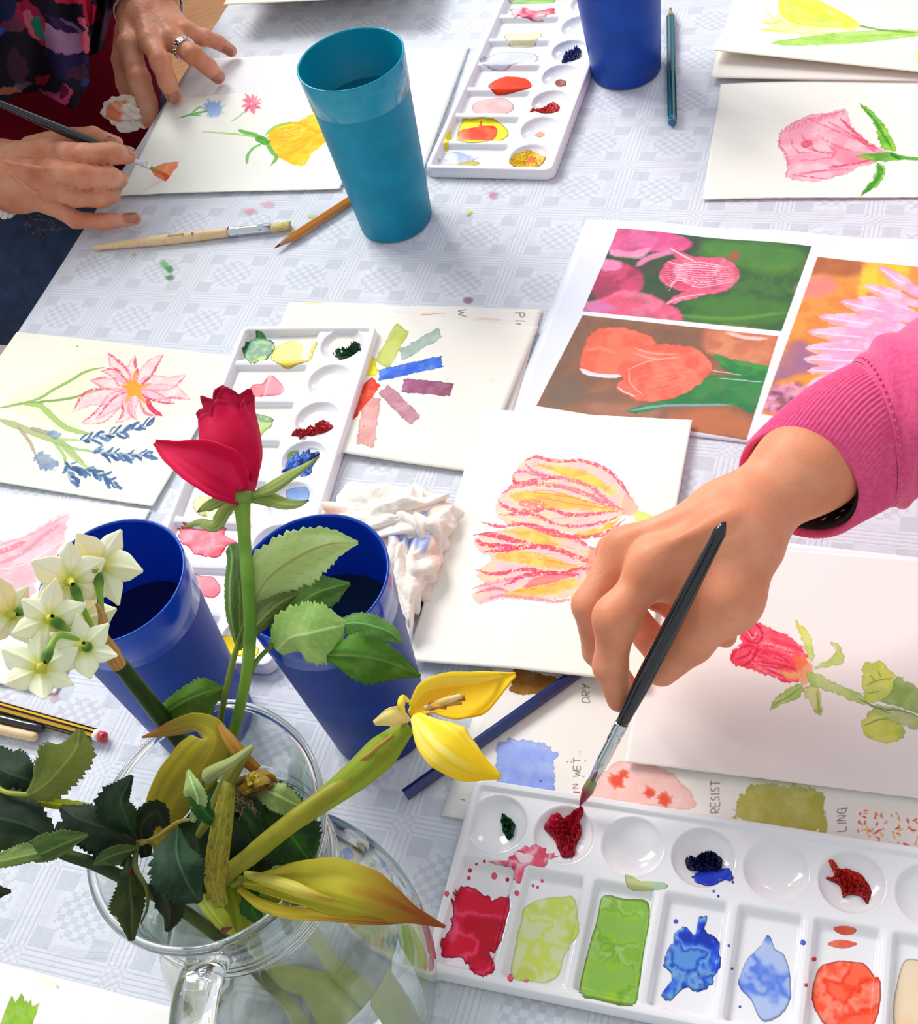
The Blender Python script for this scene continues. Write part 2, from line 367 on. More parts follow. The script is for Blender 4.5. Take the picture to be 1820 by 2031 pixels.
def spikes(cv, c, r, n, cols, w, a=.7, sq=1.0, r0=.1):
    for k in range(n):
        t = 2*math.pi*k/n+R.uniform(-.2, .2); q = r*R.uniform(.65, 1.1)
        cv.stroke([(c[0]+r*r0*math.cos(t), c[1]+r*r0*math.sin(t)*sq), (c[0]+q*.6*math.cos(t+.1), c[1]+q*.6*math.sin(t+.1)*sq), (c[0]+q*math.cos(t), c[1]+q*math.sin(t)*sq)], w*R.uniform(.7, 1.2), R.choice(cols), a, n=3, taper=(.1, .5))
def streaks(cv, a, b, spread, n, col, w, al=.5, dry=.35):
    """n roughly parallel dry strokes from around a to around b"""
    for k in range(n):
        f = (k+.5)/n-.5+R.uniform(-.05, .05); d = (b[0]-a[0], b[1]-a[1]); L = math.hypot(*d); nx, ny = -d[1]/L, d[0]/L; s0, s1 = R.uniform(0, .25), R.uniform(.75, 1)
        cv.stroke([(a[0]+d[0]*s+nx*f*spread*(math.sin(math.pi*min(1, s+.15))), a[1]+d[1]*s+ny*f*spread*(math.sin(math.pi*min(1, s+.15)))) for s in (s0, (s0+s1)/2, s1)], w, col, al, dry=dry, n=5)

def draw_A(cv):
    cv.poly([(532, 264), (560, 246), (592, 240), (626, 226), (652, 255), (640, 285), (620, 300), (611, 318), (590, 328), (562, 318), (545, 305), (533, 288)], 'ffd420', .95, 'fbc010', wob=2.5, edge=.05)
    streaks(cv, (535, 275), (640, 262), 70, 9, 'f5a80c', 5, .5); streaks(cv, (540, 270), (620, 250), 40, 5, 'fff06a', 3, .6)
    for s, w, c in [([(400, 263), (450, 266), (500, 272), (524, 280)], 3, 'a5dc6a'), ([(524, 278), (505, 268), (486, 264), (473, 259)], 7, '63b842'), ([(522, 284), (503, 294), (492, 308), (489, 326)], 5, '6fc24c'),
                    ([(528, 280), (538, 300), (548, 312), (537, 328)], 6, '66b840'), ([(526, 270), (545, 252), (580, 242)], 5, '9fd04a'), ([(512, 274), (530, 284)], 13, '45a52e')]:
        cv.stroke(s, w, c, .85, edge=.1)
    spikes(cv, (424, 218), 22, 16, ['9fc3f2', '8ab0ea', 'b5d0f6'], 8, .6); cv.poly([(412, 212), (424, 206), (437, 212), (436, 226), (420, 230), (411, 222)], 'a9c8f4', .8)
    cv.stroke([(352, 236), (375, 229), (398, 224), (414, 221)], 4, '5cb648'); cv.stroke([(380, 226), (392, 216), (400, 213)], 4, '6ec255'); cv.stroke([(378, 229), (398, 230)], 4, '6ec255')
    spikes(cv, (498, 208), 23, 13, ['f0708c', 'e9506f', 'f590a2'], 6, .8); cv.stroke([(458, 243), (475, 232), (488, 220)], 3, '9fcf7a')
    cv.poly([(297, 334), (325, 325), (357, 321), (350, 333), (344, 342), (330, 361), (312, 352)], 'fb8c5c', .9, 'ff7840', smooth=False); cv.stroke([(323, 347), (332, 352), (328, 358)], 6, 'e2501c'); cv.stroke([(289, 321), (294, 327)], 3, '9bcf74', .6)
def draw_C(cv):
    cv.poly([(1534, -30), (1545, 0), (1549, 21), (1567, 46), (1610, 56), (1697, 59), (1704, 49), (1660, 22), (1600, -5), (1570, -30)], 'eef06a', .9, 'e4e84e', edge=.1)
    cv.poly([(1552, 5), (1580, 10), (1620, 30), (1650, 45), (1600, 46), (1566, 35)], 'c8e45a', .7, 'dcec60'); 
    for s in ([(1545, -5), (1552, 30), (1575, 48), (1630, 57), (1695, 57)], [(1600, -8), (1650, 18), (1700, 48)], [(1560, 0), (1620, 25), (1690, 52)]): cv.stroke(s, 6, 'f0e22e', .7)
    cv.poly([(1516, 20), (1532, 34), (1549, 30), (1552, 45), (1530, 42)], 'f7f3a2', .8, edge=.2)
    cv.poly([(1508, 48), (1530, 44), (1549, 46), (1610, 57), (1697, 60), (1660, 72), (1600, 77), (1560, 72), (1508, 68), (1528, 58)], 'f6f08e', .8, 'faf6b8', edge=.2)
    cv.stroke([(1508, 48), (1530, 52), (1550, 45)], 4, 'f0e030', .7); cv.stroke([(1508, 67), (1530, 68), (1565, 72)], 5, 'f2e43a', .7)
    cv.poly([(1531, 97), (1580, 84), (1640, 73), (1690, 67), (1760, 62), (1830, 63), (1825, 72), (1757, 84), (1690, 94), (1620, 100), (1560, 102)], 'b9e36a', .9, 'a4d858', edge=.2)
    streaks(cv, (1545, 96), (1820, 68), 20, 5, '86bf3f', 2.5, .5); cv.stroke([(1702, 54), (1722, 58), (1750, 63), (1822, 68)], 5, '7d9a52', .85)
    cv.poly([(1818, 110), (1830, 100), (1840, 130), (1818, 132)], 'f3ef7a', .7)
def draw_D(cv):
    cv.poly([(1549, 262), (1575, 243), (1605, 230), (1640, 224), (1676, 218), (1690, 250), (1715, 275), (1743, 292), (1766, 303), (1739, 320), (1700, 333), (1672, 346), (1635, 358), (1602, 362), (1560, 352), (1563, 330), (1553, 308), (1542, 292)], 'f9bfcb', .95, 'f6a3b5', edge=.18, wob=2.5)
    cv.poly([(1650, 290), (1700, 300), (1745, 305), (1735, 320), (1690, 325), (1660, 320)], 'ee6f88', .5, soft=6)
    for a, b, w in [((1750, 300), (1600, 235), 3), ((1745, 298), (1640, 240), 4), ((1740, 296), (1665, 235), 5), ((1735, 300), (1680, 262), 6), ((1700, 318), (1575, 350), 4), ((1730, 316), (1640, 332), 5), ((1690, 335), (1580, 345), 4), ((1640, 355), (1568, 347), 3), ((1690, 300), (1620, 268), 5), ((1655, 305), (1590, 290), 4)]:
        cv.stroke([a, ((a[0]+b[0])/2+R.uniform(-4, 4), (a[1]+b[1])/2+R.uniform(-3, 6)), b], w, R.choice(['e2536f', 'ea6c86', 'd9405f']), .75, dry=.3)
    for s in ([(1560, 250), (1590, 240), (1625, 232), (1655, 226), (1676, 219)], [(1548, 265), (1545, 285), (1556, 305), (1563, 320), (1560, 352)], [(1590, 265), (1600, 285), (1620, 300), (1645, 303)], [(1565, 275), (1580, 300), (1610, 305)], [(1585, 320), (1610, 318), (1650, 312)], [(1640, 290), (1655, 300), (1648, 318)]): cv.stroke(s, 2.5, 'de6c84', .8, wob=2)
    cv.poly([(1588, 284), (1600, 278), (1612, 282), (1604, 292), (1592, 293)], 'e64f68', .7, soft=2); 
    for k in range(26): x = 1550+k*5; y = 262-(k*5)**.86*.62; cv.stroke([(x, y+5), (x+R.uniform(-3, 3), y-5)], 2, 'e77f93', .7)
    cv.poly([(1704, 206), (1722, 215), (1740, 232), (1760, 257), (1768, 275), (1778, 292), (1776, 299), (1760, 297), (1750, 293), (1743, 280), (1738, 258), (1728, 235)], '8fd23c', .95, '6fbf2c', edge=.25)
    cv.stroke([(1708, 209), (1735, 240), (1752, 268), (1768, 294)], 5, '2e8a1e', .7, dry=.25)
    cv.poly([(1697, 309), (1730, 304), (1771, 301), (1795, 313), (1770, 318), (1736, 319)], '4ea82a', .95, '86cb3a', edge=.2); cv.stroke([(1770, 305), (1795, 312), (1830, 315)], 8, '57a82e', .9)
    cv.stroke([(1765, 304), (1785, 315)], 7, '1f7a1c', .8)
    cv.poly([(1739, 322), (1752, 330), (1753, 345), (1739, 369), (1720, 380), (1706, 389), (1716, 372), (1730, 355), (1737, 338)], '9ad85a', .95, '7cc440', edge=.2); cv.stroke([(1740, 324), (1745, 342), (1730, 365), (1708, 387)], 8, '2f8a22', .8, dry=.2)
def draw_E(cv):
    W = 'e9edfb'
    q1 = [(1225, 455), (1609, 490), (1549, 657), (1155, 617)]; cv.poly(q1, '47743c', 1, '3c6238', smooth=False, edge=0, wob=0, gran=0)
    cv.poly([(1225, 455), (1380, 470), (1370, 520), (1350, 590), (1330, 640), (1155, 617)], '38523a', .9, '4a4a40', soft=14, edge=0)
    cv.poly([(1400, 480), (1580, 495), (1560, 540), (1430, 520)], '4f8a3e', .8, '5a8f3a', soft=16, edge=0); cv.poly([(1400, 590), (1550, 600), (1540, 640), (1380, 640)], '4a7f36', .8, soft=12, edge=0)
    cv.stroke([(1340, 625), (1450, 632), (1555, 620)], 8, '7fae4a', .5, soft=5)
    cv.poly([(1222, 450), (1300, 458), (1370, 478), (1350, 500), (1290, 500), (1250, 508), (1205, 498)], 'ee6aa4', .95, 'e0568c', soft=6, edge=0); cv.poly([(1212, 495), (1250, 500), (1290, 492), (1270, 512), (1215, 508)], 'f5a2c6', .8, soft=4, edge=0); cv.stroke([(1262, 528), (1280, 515), (1310, 505), (1345, 498)], 12, 'f08ab8', .9, soft=4)
    cv.poly([(1195, 518), (1240, 522), (1275, 545), (1265, 580), (1200, 600), (1170, 570)], 'd84a72', .9, 'b83a60', soft=7, edge=0); cv.poly([(1195, 515), (1230, 520), (1225, 535), (1190, 535)], 'f29ac4', .8, soft=6, edge=0)
    cv.poly([(1155, 605), (1200, 590), (1235, 575), (1290, 585), (1320, 600), (1350, 620), (1345, 645), (1280, 640), (1200, 630)], 'ec5f80', .95, 'f27a98', soft=6, edge=0); cv.poly([(1160, 600), (1200, 600), (1220, 615), (1160, 618)], 'd880c0', .7, soft=6, edge=0)
    cv.poly([(1440, 510), (1460, 495), (1466, 510), (1452, 520)], 'a85a48', .8, soft=4, edge=0)
    body = [(1307, 541), (1321, 520), (1340, 512), (1359, 508), (1400, 510), (1436, 512), (1463, 534), (1464, 556), (1433, 580), (1391, 582), (1349, 577), (1312, 560)]
    cv.poly(body, 'dd4f73', 1, 'e56f8c', soft=2, edge=.15); cv.poly([(1326, 492), (1342, 495), (1372, 508), (1440, 514), (1400, 530), (1352, 522), (1335, 506)], 'e0607e', 1, 'f08aa2', soft=2)
    cv.poly([(1316, 606), (1328, 594), (1360, 578), (1440, 572), (1400, 585), (1345, 600)], 'e4607f', 1, 'f29ab0', soft=2)
    for k in range(11): y = 516+k*6; cv.stroke([(1312+abs(k-5)*2.5, y+2), (1345, 540+(k-5)*3), (1385, 545+(k-5)*5), (1455, 545+(k-5)*2.5)], 2.6, R.choice(['fbe6ec', 'f7c6d2']), .75, n=4, dry=.25)
    for k in range(9): y = 522+k*5; cv.stroke([(1310+abs(k-4)*3, y), (1340, 542+(k-4)*3)], 3, 'c9304e', .7, n=3)
    cv.stroke([(1330, 494), (1350, 505), (1380, 520)], 3, 'fbe0e8', .8); cv.stroke([(1320, 603), (1350, 590), (1400, 582)], 3, 'fbd6e0', .8); cv.stroke([(1465, 545), (1510, 546)], 4, '3a6a35', .6, soft=2)
    q2 = [(1155, 625), (1543, 667), (1480, 873), (1063, 805)]; cv.poly(q2, '8c6450', 1, '9c6a4c', smooth=False, edge=0, wob=0, gran=0)
    cv.poly([(1130, 640), (1300, 645), (1430, 668), (1420, 720), (1100, 760)], '7b5a48', .7, '86614c', soft=20, edge=0); cv.poly([(1080, 760), (1130, 750), (1170, 790), (1100, 806)], '6f6459', .6, soft=14, edge=0); cv.poly([(1180, 800), (1300, 810), (1280, 835), (1180, 822)], 'b07c68', .7, soft=14, edge=0)
    cv.poly([(1405, 650), (1480, 650), (1543, 670), (1525, 735), (1440, 715), (1395, 690)], 'dc8e68', .9, 'd07a58', soft=9, edge=0); cv.stroke([(1440, 660), (1480, 670), (1520, 672)], 8, 'fbd3cc', .9, soft=3)
    cv.poly([(1330, 820), (1440, 812), (1490, 835), (1480, 870), (1340, 850)], 'c8744c', .7, soft=12, edge=0)
    cv.poly([(1416, 702), (1450, 712), (1541, 732), (1520, 765), (1460, 745), (1430, 725)], '3f9a48', 1, '2f7f42', soft=2)
    cv.poly([(1241, 815), (1290, 800), (1330, 785), (1375, 768), (1408, 745), (1515, 757), (1492, 818), (1460, 806), (1400, 803), (1330, 805), (1270, 818)], '2f7a44', 1, '3b8a4a', soft=2); cv.stroke([(1244, 816), (1300, 806), (1380, 803), (1450, 803)], 5, '8ac4d8', .7, soft=2)
    cv.poly([(1159, 685), (1175, 659), (1212, 649), (1260, 656), (1300, 678), (1270, 720), (1242, 738), (1190, 745), (1150, 733)], 'f2674e', 1, 'f47a5e', soft=2.5); cv.stroke([(1150, 732), (1170, 741), (1205, 746), (1235, 745)], 9, 'fce6ee', .95, soft=2)
    cv.stroke([(1165, 695), (1190, 690), (1220, 700)], 8, 'f8977c', .6, soft=4)
    cv.poly([(1222, 766), (1240, 752), (1262, 760), (1275, 795), (1245, 785)], 'f4705e', 1, soft=2, edge=.1); cv.stroke([(1223, 768), (1240, 778), (1265, 788)], 3, 'fbd8d8', .9)
    cv.poly([(1227, 727), (1258, 695), (1290, 684), (1321, 683), (1377, 690), (1408, 718), (1406, 742), (1369, 774), (1318, 794), (1270, 794), (1250, 770), (1232, 745)], 'f26650', 1, 'f57c66', soft=2, edge=.12)
    for s in ([(1258, 690), (1290, 700), (1340, 703)], [(1255, 700), (1300, 712), (1350, 708)], [(1246, 732), (1250, 760), (1275, 785)], [(1240, 735), (1290, 715), (1330, 710)]): cv.stroke(s, 3, 'fbb8a4', .7)
    streaks(cv, (1255, 760), (1400, 730), 60, 9, 'fa9c88', 2, .5); cv.stroke([(1408, 734), (1470, 744)], 2, 'e8e8e8', .8); cv.stroke([(1425, 750), (1515, 758)], 2, 'dfe8e0', .8)
    q3 = [(1621, 510), (1905, 540), (1790, 870), (1509, 821)]; cv.poly(q3, 'df8a3e', 1, 'e29a4a', smooth=False, edge=0, wob=0, gran=0)
    cv.poly([(1621, 508), (1700, 512), (1700, 545), (1600, 540)], 'a85f40', .8, soft=12, edge=0); cv.poly([(1585, 560), (1640, 545), (1660, 570), (1620, 590), (1580, 585)], 'e8849a', .6, soft=10, edge=0)
    cv.poly([(1720, 520), (1800, 530), (1780, 580), (1740, 570), (1700, 590)], 'f5cf3e', .95, 'f0b83a', soft=8, edge=0); cv.poly([(1560, 690), (1600, 680), (1620, 740), (1560, 780), (1530, 770)], '9a6a9a', .8, soft=12, edge=0)
    cv.poly([(1540, 760), (1600, 740), (1650, 745), (1600, 770)], 'f0a030', .9, soft=8, edge=0); cv.poly([(1530, 770), (1590, 760), (1600, 810), (1510, 815)], 'eaa2c0', .9, '8a5070', soft=8, edge=0)
    for tip, bs, w in [((1740, 530), (1850, 600), 26), ((1712, 566), (1840, 610), 26), ((1700, 590), (1850, 640), 34), ((1665, 598), (1850, 640), 34), ((1622, 628), (1840, 660), 36), ((1600, 658), (1820, 680), 34), ((1596, 690), (1820, 700), 38), ((1592, 712), (1800, 720), 34), ((1596, 765), (1760, 730), 34), ((1600, 735), (1790, 735), 30)]:
        d = norm(np.array(bs)-np.array(tip)); nn = np.array([-d[1], d[0]]); tp = np.array(tip); L = np.linalg.norm(np.array(bs)-tp)
        cv.poly([tp, tp+d*L*.22+nn*w*.4, tp+d*L*.5+nn*w*.5, tp+d*L, tp+d*L*.5-nn*w*.5, tp+d*L*.22-nn*w*.4], 'f6a8d0', 1, 'f9c6e2', soft=1.5, edge=.1, n=5)
        cv.stroke([tp+d*3, tp+d*L*.3+nn*w*.35, tp+d*L*.6+nn*w*.45], 3, 'f0b050', .7); cv.stroke([tp+d*6, tp+d*L*.5], 4, 'fde6f4', .7)
    for q in ([(1140, 425), (1230, 440), (1140, 640), (1040, 830), (980, 840)],): pass
    for q in ([(1120, 400), (1226, 400), (1225, 455), (1155, 617), (1155, 625), (1063, 805), (1045, 900), (940, 900)], [(1170, 400), (1920, 450), (1920, 541), (1621, 510), (1609, 490), (1225, 455)], [(1609, 490), (1621, 510), (1509, 821), (1480, 873), (1543, 667), (1549, 657)],
              [(1155, 617), (1549, 657), (1543, 667), (1155, 625)], [(1030, 800), (1063, 805), (1480, 873), (1490, 930), (1000, 860)], [(1509, 821), (1800, 872), (1800, 960), (1480, 900), (1480, 873)]):
        cv.poly(q, W, 1, smooth=False, edge=0, wob=0, gran=0, soft=.4)
def draw_F(cv):
    for a, b, w, c, c2 in [((797, 652), (758, 722), 31, 'c6cf6c', 'b9c45c'), ((872, 662), (798, 704), 21, 'a9bfb2', '9fb5aa'), ((875, 719), (754, 744), 22, '3b6fe0', '2f5ed2'), ((893, 774), (801, 765), 26, 'a35c80', '94506e'), ((823, 834), (762, 774), 28, 'c08494', 'b67686'), ((737, 790), (726, 882), 34, 'e2a8a2', 'da9a94'), ((744, 758), (690, 825), 26, 'ee3a1c', 'e22e14'), ((728, 712), (734, 742), 30, 'f6ea38', 'f0e030')]:
        a, b = np.array(a, float), np.array(b, float); d = norm(b-a); n = np.array([-d[1], d[0]])
        pts = [a+n*w/2, a+n*w/4-d*3, a-n*w/4-d*1, a-n*w/2+d*2, (a+b)/2-n*w*.5, b-n*w/2, b-n*w/4+d*4, b+n*w/4+d*1, b+n*w/2, (a+b)/2+n*w*.52]
        cv.poly(pts, c, .93, c2, edge=.22, wob=1.6, n=4)
    cv.dots([(975, 755)], 5, 'eef0a0', .6); cv.stroke([(884, 757), (890, 750), (893, 756)], 1.5, 'c8d0b0', .6); cv.dots([(722, 846)], 1.6, 'b05050')
def draw_G(cv):
    pass
    write(cv, 'Pla', (1021, 621), (1, 15), (18, 1)); write(cv, 'W', (909, 617), (1, 16), (14, 0)); write(cv, 'I', (782, 621), (1, 10), (10, 0))
    cv.stroke([(833, 626), (848, 626), (858, 624), (870, 625)], 2.5, 'e88a6a', .8); cv.stroke([(870, 625), (885, 625)], 1.5, 'b08a80', .6); cv.stroke([(945, 634), (970, 634), (995, 637)], 4, 'f3c3ba', .8); cv.stroke([(600, 600), (620, 604), (640, 600)], 5, 'eeee90', .8)
def draw_H(cv):
    cv.poly([(150, 720), (260, 690), (360, 740), (380, 800), (280, 850), (160, 850), (130, 790)], 'fce0d4', .45, soft=22, edge=0); cv.poly([(20, 790), (190, 720), (170, 770), (150, 860), (60, 830)], 'f0f4c4', .6, soft=16, edge=0)
    for s, w, c in [([(-8, 811), (35, 803), (74, 793), (110, 772), (141, 755), (172, 737), (207, 729)], 6, '8fb659'), ([(60, 800), (100, 796), (141, 790), (175, 780), (207, 771)], 5, '7ea24c'), ([(50, 803), (80, 806), (105, 828), (134, 850), (183, 861)], 9, 'a3c766'), ([(0, 833), (35, 846), (88, 867), (123, 880), (165, 918)], 11, 'b3bd7a'), ([(35, 846), (58, 875), (72, 905)], 5, 'b8a88a'), ([(88, 867), (130, 872), (160, 873)], 5, 'b8d882'), ([(110, 878), (150, 890), (185, 895)], 5, '9ccf7c'), ([(105, 876), (125, 900), (132, 925)], 5, 'a8cf70'), ([(125, 890), (170, 925), (200, 940)], 6, 'b5d678'), ([(60, 850), (105, 862)], 8, 'a9a48c')]:
        cv.stroke(s, w, c, .85, edge=.15)
    C0 = (264, 769)
    for k, t in enumerate([(214, 700), (267, 705), (323, 702), (369, 742), (376, 792), (320, 823), (271, 832), (229, 839), (162, 839), (144, 818), (179, 755), (200, 737), (190, 832), (300, 745), (345, 800)]):
        d = np.array(t, float)-C0; n = np.array([-d[1], d[0]])*.13*(1 if k < 12 else .7); c0 = np.array(C0, float); bend = n*R.uniform(-1.2, 1.2)
        cv.poly([c0, c0+d*.35+n, c0+d*.7+n*.8+bend, c0+d, c0+d*.7-n*.8+bend, c0+d*.35-n], 'fbb9c4', .6, 'f9d2d6', soft=2, n=5, edge=.1)
        cv.stroke([c0+d*.1, c0+d*.35+n, c0+d*.7+n*.8+bend, c0+d], [2, 4, 5, 3], R.choice(['e24a63', 'ea6c80', 'd63a56']), .8, dry=.32, n=6)
        cv.stroke([c0+d*.1, c0+d*.35-n, c0+d*.7-n*.8+bend, c0+d], [2, 3, 4, 2], R.choice(['ee7f92', 'f2a0ae']), .75, dry=.35, n=6)
    cv.stroke([(290, 790), (300, 810), (320, 824)], 8, 'cf2440', .85, dry=.2)
    for t in [(268, 735), (240, 765), (290, 800), (248, 802), (300, 760), (250, 750)]: cv.stroke([C0, t], [10, 4], 'fb9a3e', .85, soft=2)
    cv.poly([(250, 768), (264, 757), (280, 766), (276, 782), (258, 784)], 'fda52e', .9, soft=3)
    for a, b, n in [((158, 874), (297, 843), 24), ((180, 896), (299, 903), 22), ((137, 922), (226, 952), 20), ((128, 912), (140, 955), 5)]:
        a, b = np.array(a, float), np.array(b, float); d = b-a; u = norm(d); pn = np.array([-u[1], u[0]])
        cv.stroke([a, (a+b)/2, b], 5, '6f93a8', .6)
        for k in range(n):
            q = a+d*((k+R.uniform(.2, .8))/n)+pn*R.uniform(-3, 3); sgn = R.choice((1, -1)); L = R.uniform(9, 22)
            cv.stroke([q, q+u*L*.6+pn*sgn*L*R.uniform(.2, .6), q+u*L*1.0+pn*sgn*L*R.uniform(.3, .9)], R.uniform(3.5, 6.5), R.choice(['3a5f9e', '2f4f8a', '5a80b8', '44699e']), .85, n=4, edge=.2)
    cv.poly([(68, 910), (80, 898), (95, 904), (112, 915), (110, 928), (95, 932), (78, 928)], '8fa3c0', .85, '7c92b6', wob=4, edge=.25); cv.poly([(95, 855), (115, 857), (122, 862), (112, 872), (98, 866)], '7f99b8', .8); cv.dots([(85, 914)], 4, 'c9a86a')
    cv.dots([(154, 688)], 2, 'a09a70')
def draw_I(cv):
    cv.poly([(-20, 1090), (40, 1070), (90, 1040), (135, 1022), (128, 1060), (100, 1110), (70, 1150), (60, 1200), (20, 1240), (-20, 1250)], 'fac3cc', .8, 'f7a9b6', soft=3, edge=.15, wob=3)
    for s, w, c in [([(-10, 1085), (50, 1065), (100, 1040), (132, 1022)], 5, 'f3a0b0'), ([(-10, 1120), (40, 1100), (90, 1060), (120, 1040)], 10, 'f08fa0'), ([(-10, 1098), (20, 1088), (50, 1075)], 12, 'f0788a'), ([(-10, 1150), (40, 1135), (100, 1100), (130, 1070)], 6, 'f6b4be'), ([(-10, 1180), (40, 1170), (80, 1150)], 8, 'fbd2d8'), ([(-10, 1215), (30, 1200), (60, 1180)], 8, 'f6a8b8'), ([(-10, 1130), (30, 1125), (70, 1108), (120, 1075)], 3, 'fdf0f0')]: cv.stroke(s, w, c, .7, dry=.25)
def draw_J(cv):
    YE, OR, PK = 'fde07a', 'fcc860', 'f2869a'
    P1 = [(1041, 914), (1060, 907), (1095, 910), (1130, 917), (1165, 914), (1195, 928), (1222, 950), (1245, 985), (1258, 1005), (1240, 1020), (1215, 1035), (1185, 1050), (1140, 1060), (1100, 1058), (1040, 1062), (1020, 1050), (985, 1020), (990, 990), (1020, 965), (1015, 945)]
    cv.poly(P1, 'fdd9b0', .95, 'fbc9c4', edge=.05, wob=2.5)
    P2 = [(940, 1075), (965, 1060), (1000, 1050), (1050, 1045), (1100, 1055), (1150, 1080), (1190, 1100), (1185, 1130), (1160, 1175), (1120, 1192), (1050, 1195), (1000, 1190), (950, 1202), (938, 1180), (960, 1160), (945, 1140), (975, 1110), (955, 1095)]
    cv.poly(P2, 'fdd0ae', .95, 'fbc4c4', edge=.05, wob=2.5)
    for q in ([(1060, 918), (1100, 925), (1160, 935), (1200, 960), (1225, 985), (1180, 965), (1120, 945)], [(1010, 980), (1060, 975), (1120, 980), (1180, 1000), (1230, 1015), (1160, 1012), (1080, 1005), (1030, 995)], [(1000, 1055), (1060, 1050), (1120, 1062), (1180, 1050), (1230, 1030), (1190, 1062), (1120, 1072)],
              [(1020, 1065), (1060, 1062), (1110, 1080), (1085, 1085)], [(980, 1105), (1030, 1095), (1100, 1110), (1155, 1130), (1100, 1130), (1030, 1118)], [(1000, 1180), (1060, 1165), (1120, 1152), (1150, 1160), (1110, 1180), (1040, 1188)]):
        cv.poly(q, 'fdd458', .9, 'fdb850', soft=4, wob=3, edge=0)
    S = [[(1041, 914), (1065, 906), (1100, 916), (1150, 914), (1200, 930), (1235, 965), (1255, 1000)], [(1042, 918), (1055, 935), (1085, 945), (1120, 950), (1170, 965), (1205, 995), (1240, 1015)], [(1015, 945), (1030, 935), (1060, 940), (1100, 948)], [(1018, 945), (1025, 960), (1060, 955), (1110, 945)],
         [(990, 985), (1020, 965), (1060, 960), (1110, 965), (1160, 980), (1200, 1000), (1235, 1012)], [(988, 990), (1000, 1005), (1040, 1015), (1090, 1010), (1130, 1022), (1180, 1020), (1235, 1012)], [(985, 1022), (1020, 1020), (1060, 1022), (1100, 1040), (1150, 1045), (1200, 1035), (1240, 1018)], [(1010, 1035), (1060, 1045), (1100, 1062), (1150, 1066), (1200, 1060), (1240, 1030)],
         [(938, 1062), (970, 1060), (1010, 1070), (1060, 1082)], [(950, 1035), (990, 1045), (1040, 1040), (1100, 1055), (1150, 1075), (1190, 1100)], [(940, 1068), (960, 1080), (1010, 1085), (1050, 1090)], [(955, 1095), (1000, 1092), (1050, 1085), (1100, 1090), (1150, 1110), (1190, 1125)], [(940, 1130), (980, 1140), (1040, 1132), (1100, 1140), (1160, 1130), (1190, 1125)],
         [(935, 1170), (970, 1160), (1020, 1150), (1060, 1140)], [(948, 1200), (990, 1185), (1040, 1190), (1100, 1198), (1150, 1190)], [(1000, 1165), (1040, 1145), (1100, 1140), (1150, 1145)], [(940, 1180), (980, 1170), (1010, 1175)]]
    for k, s in enumerate(S): cv.stroke(s, [3]+[R.uniform(6, 11)]*(len(s)-2)+[4], R.choice(['e8526e', 'ee6f86', 'e2405f', 'f08898']), .85, dry=.3, wob=1.6)
    for k in range(16):
        y = 925+k*17; cv.stroke([(1000+R.uniform(-20, 60), y), (1090, y+R.uniform(-6, 6)), (1180, y*.4+(1015 if y < 1060 else 1115)*.6)], R.uniform(2, 5), R.choice(['f9aebb', 'f6a45e', 'fbc0c8', 'f28b96']), .6, dry=.4)
    for s in ([(1060, 985), (1140, 1000), (1230, 1012)], [(1040, 975), (1120, 985), (1220, 1008)], [(1000, 1180), (1080, 1168), (1150, 1150)], [(1060, 1110), (1110, 1118), (1160, 1130)]): cv.stroke(s, 2, 'd9783a', .6, dry=.3)
    cv.poly([(1030, 995), (1060, 990), (1085, 1003), (1060, 1012), (1038, 1008)], 'ea6a84', .7, soft=3, dry=.35); cv.poly([(1060, 1150), (1110, 1140), (1150, 1140), (1100, 1158), (1040, 1170)], 'ec5568', .6, soft=3)
    cv.poly([(1240, 980), (1262, 1000), (1262, 1020), (1235, 1020)], 'f9b7a2', .8, soft=3); cv.poly([(1255, 1015), (1278, 1018), (1300, 1030), (1270, 1045)], 'dbe86a', .8, soft=3); cv.poly([(1170, 1090), (1200, 1100), (1195, 1140), (1165, 1140)], 'f4907c', .7, soft=5)
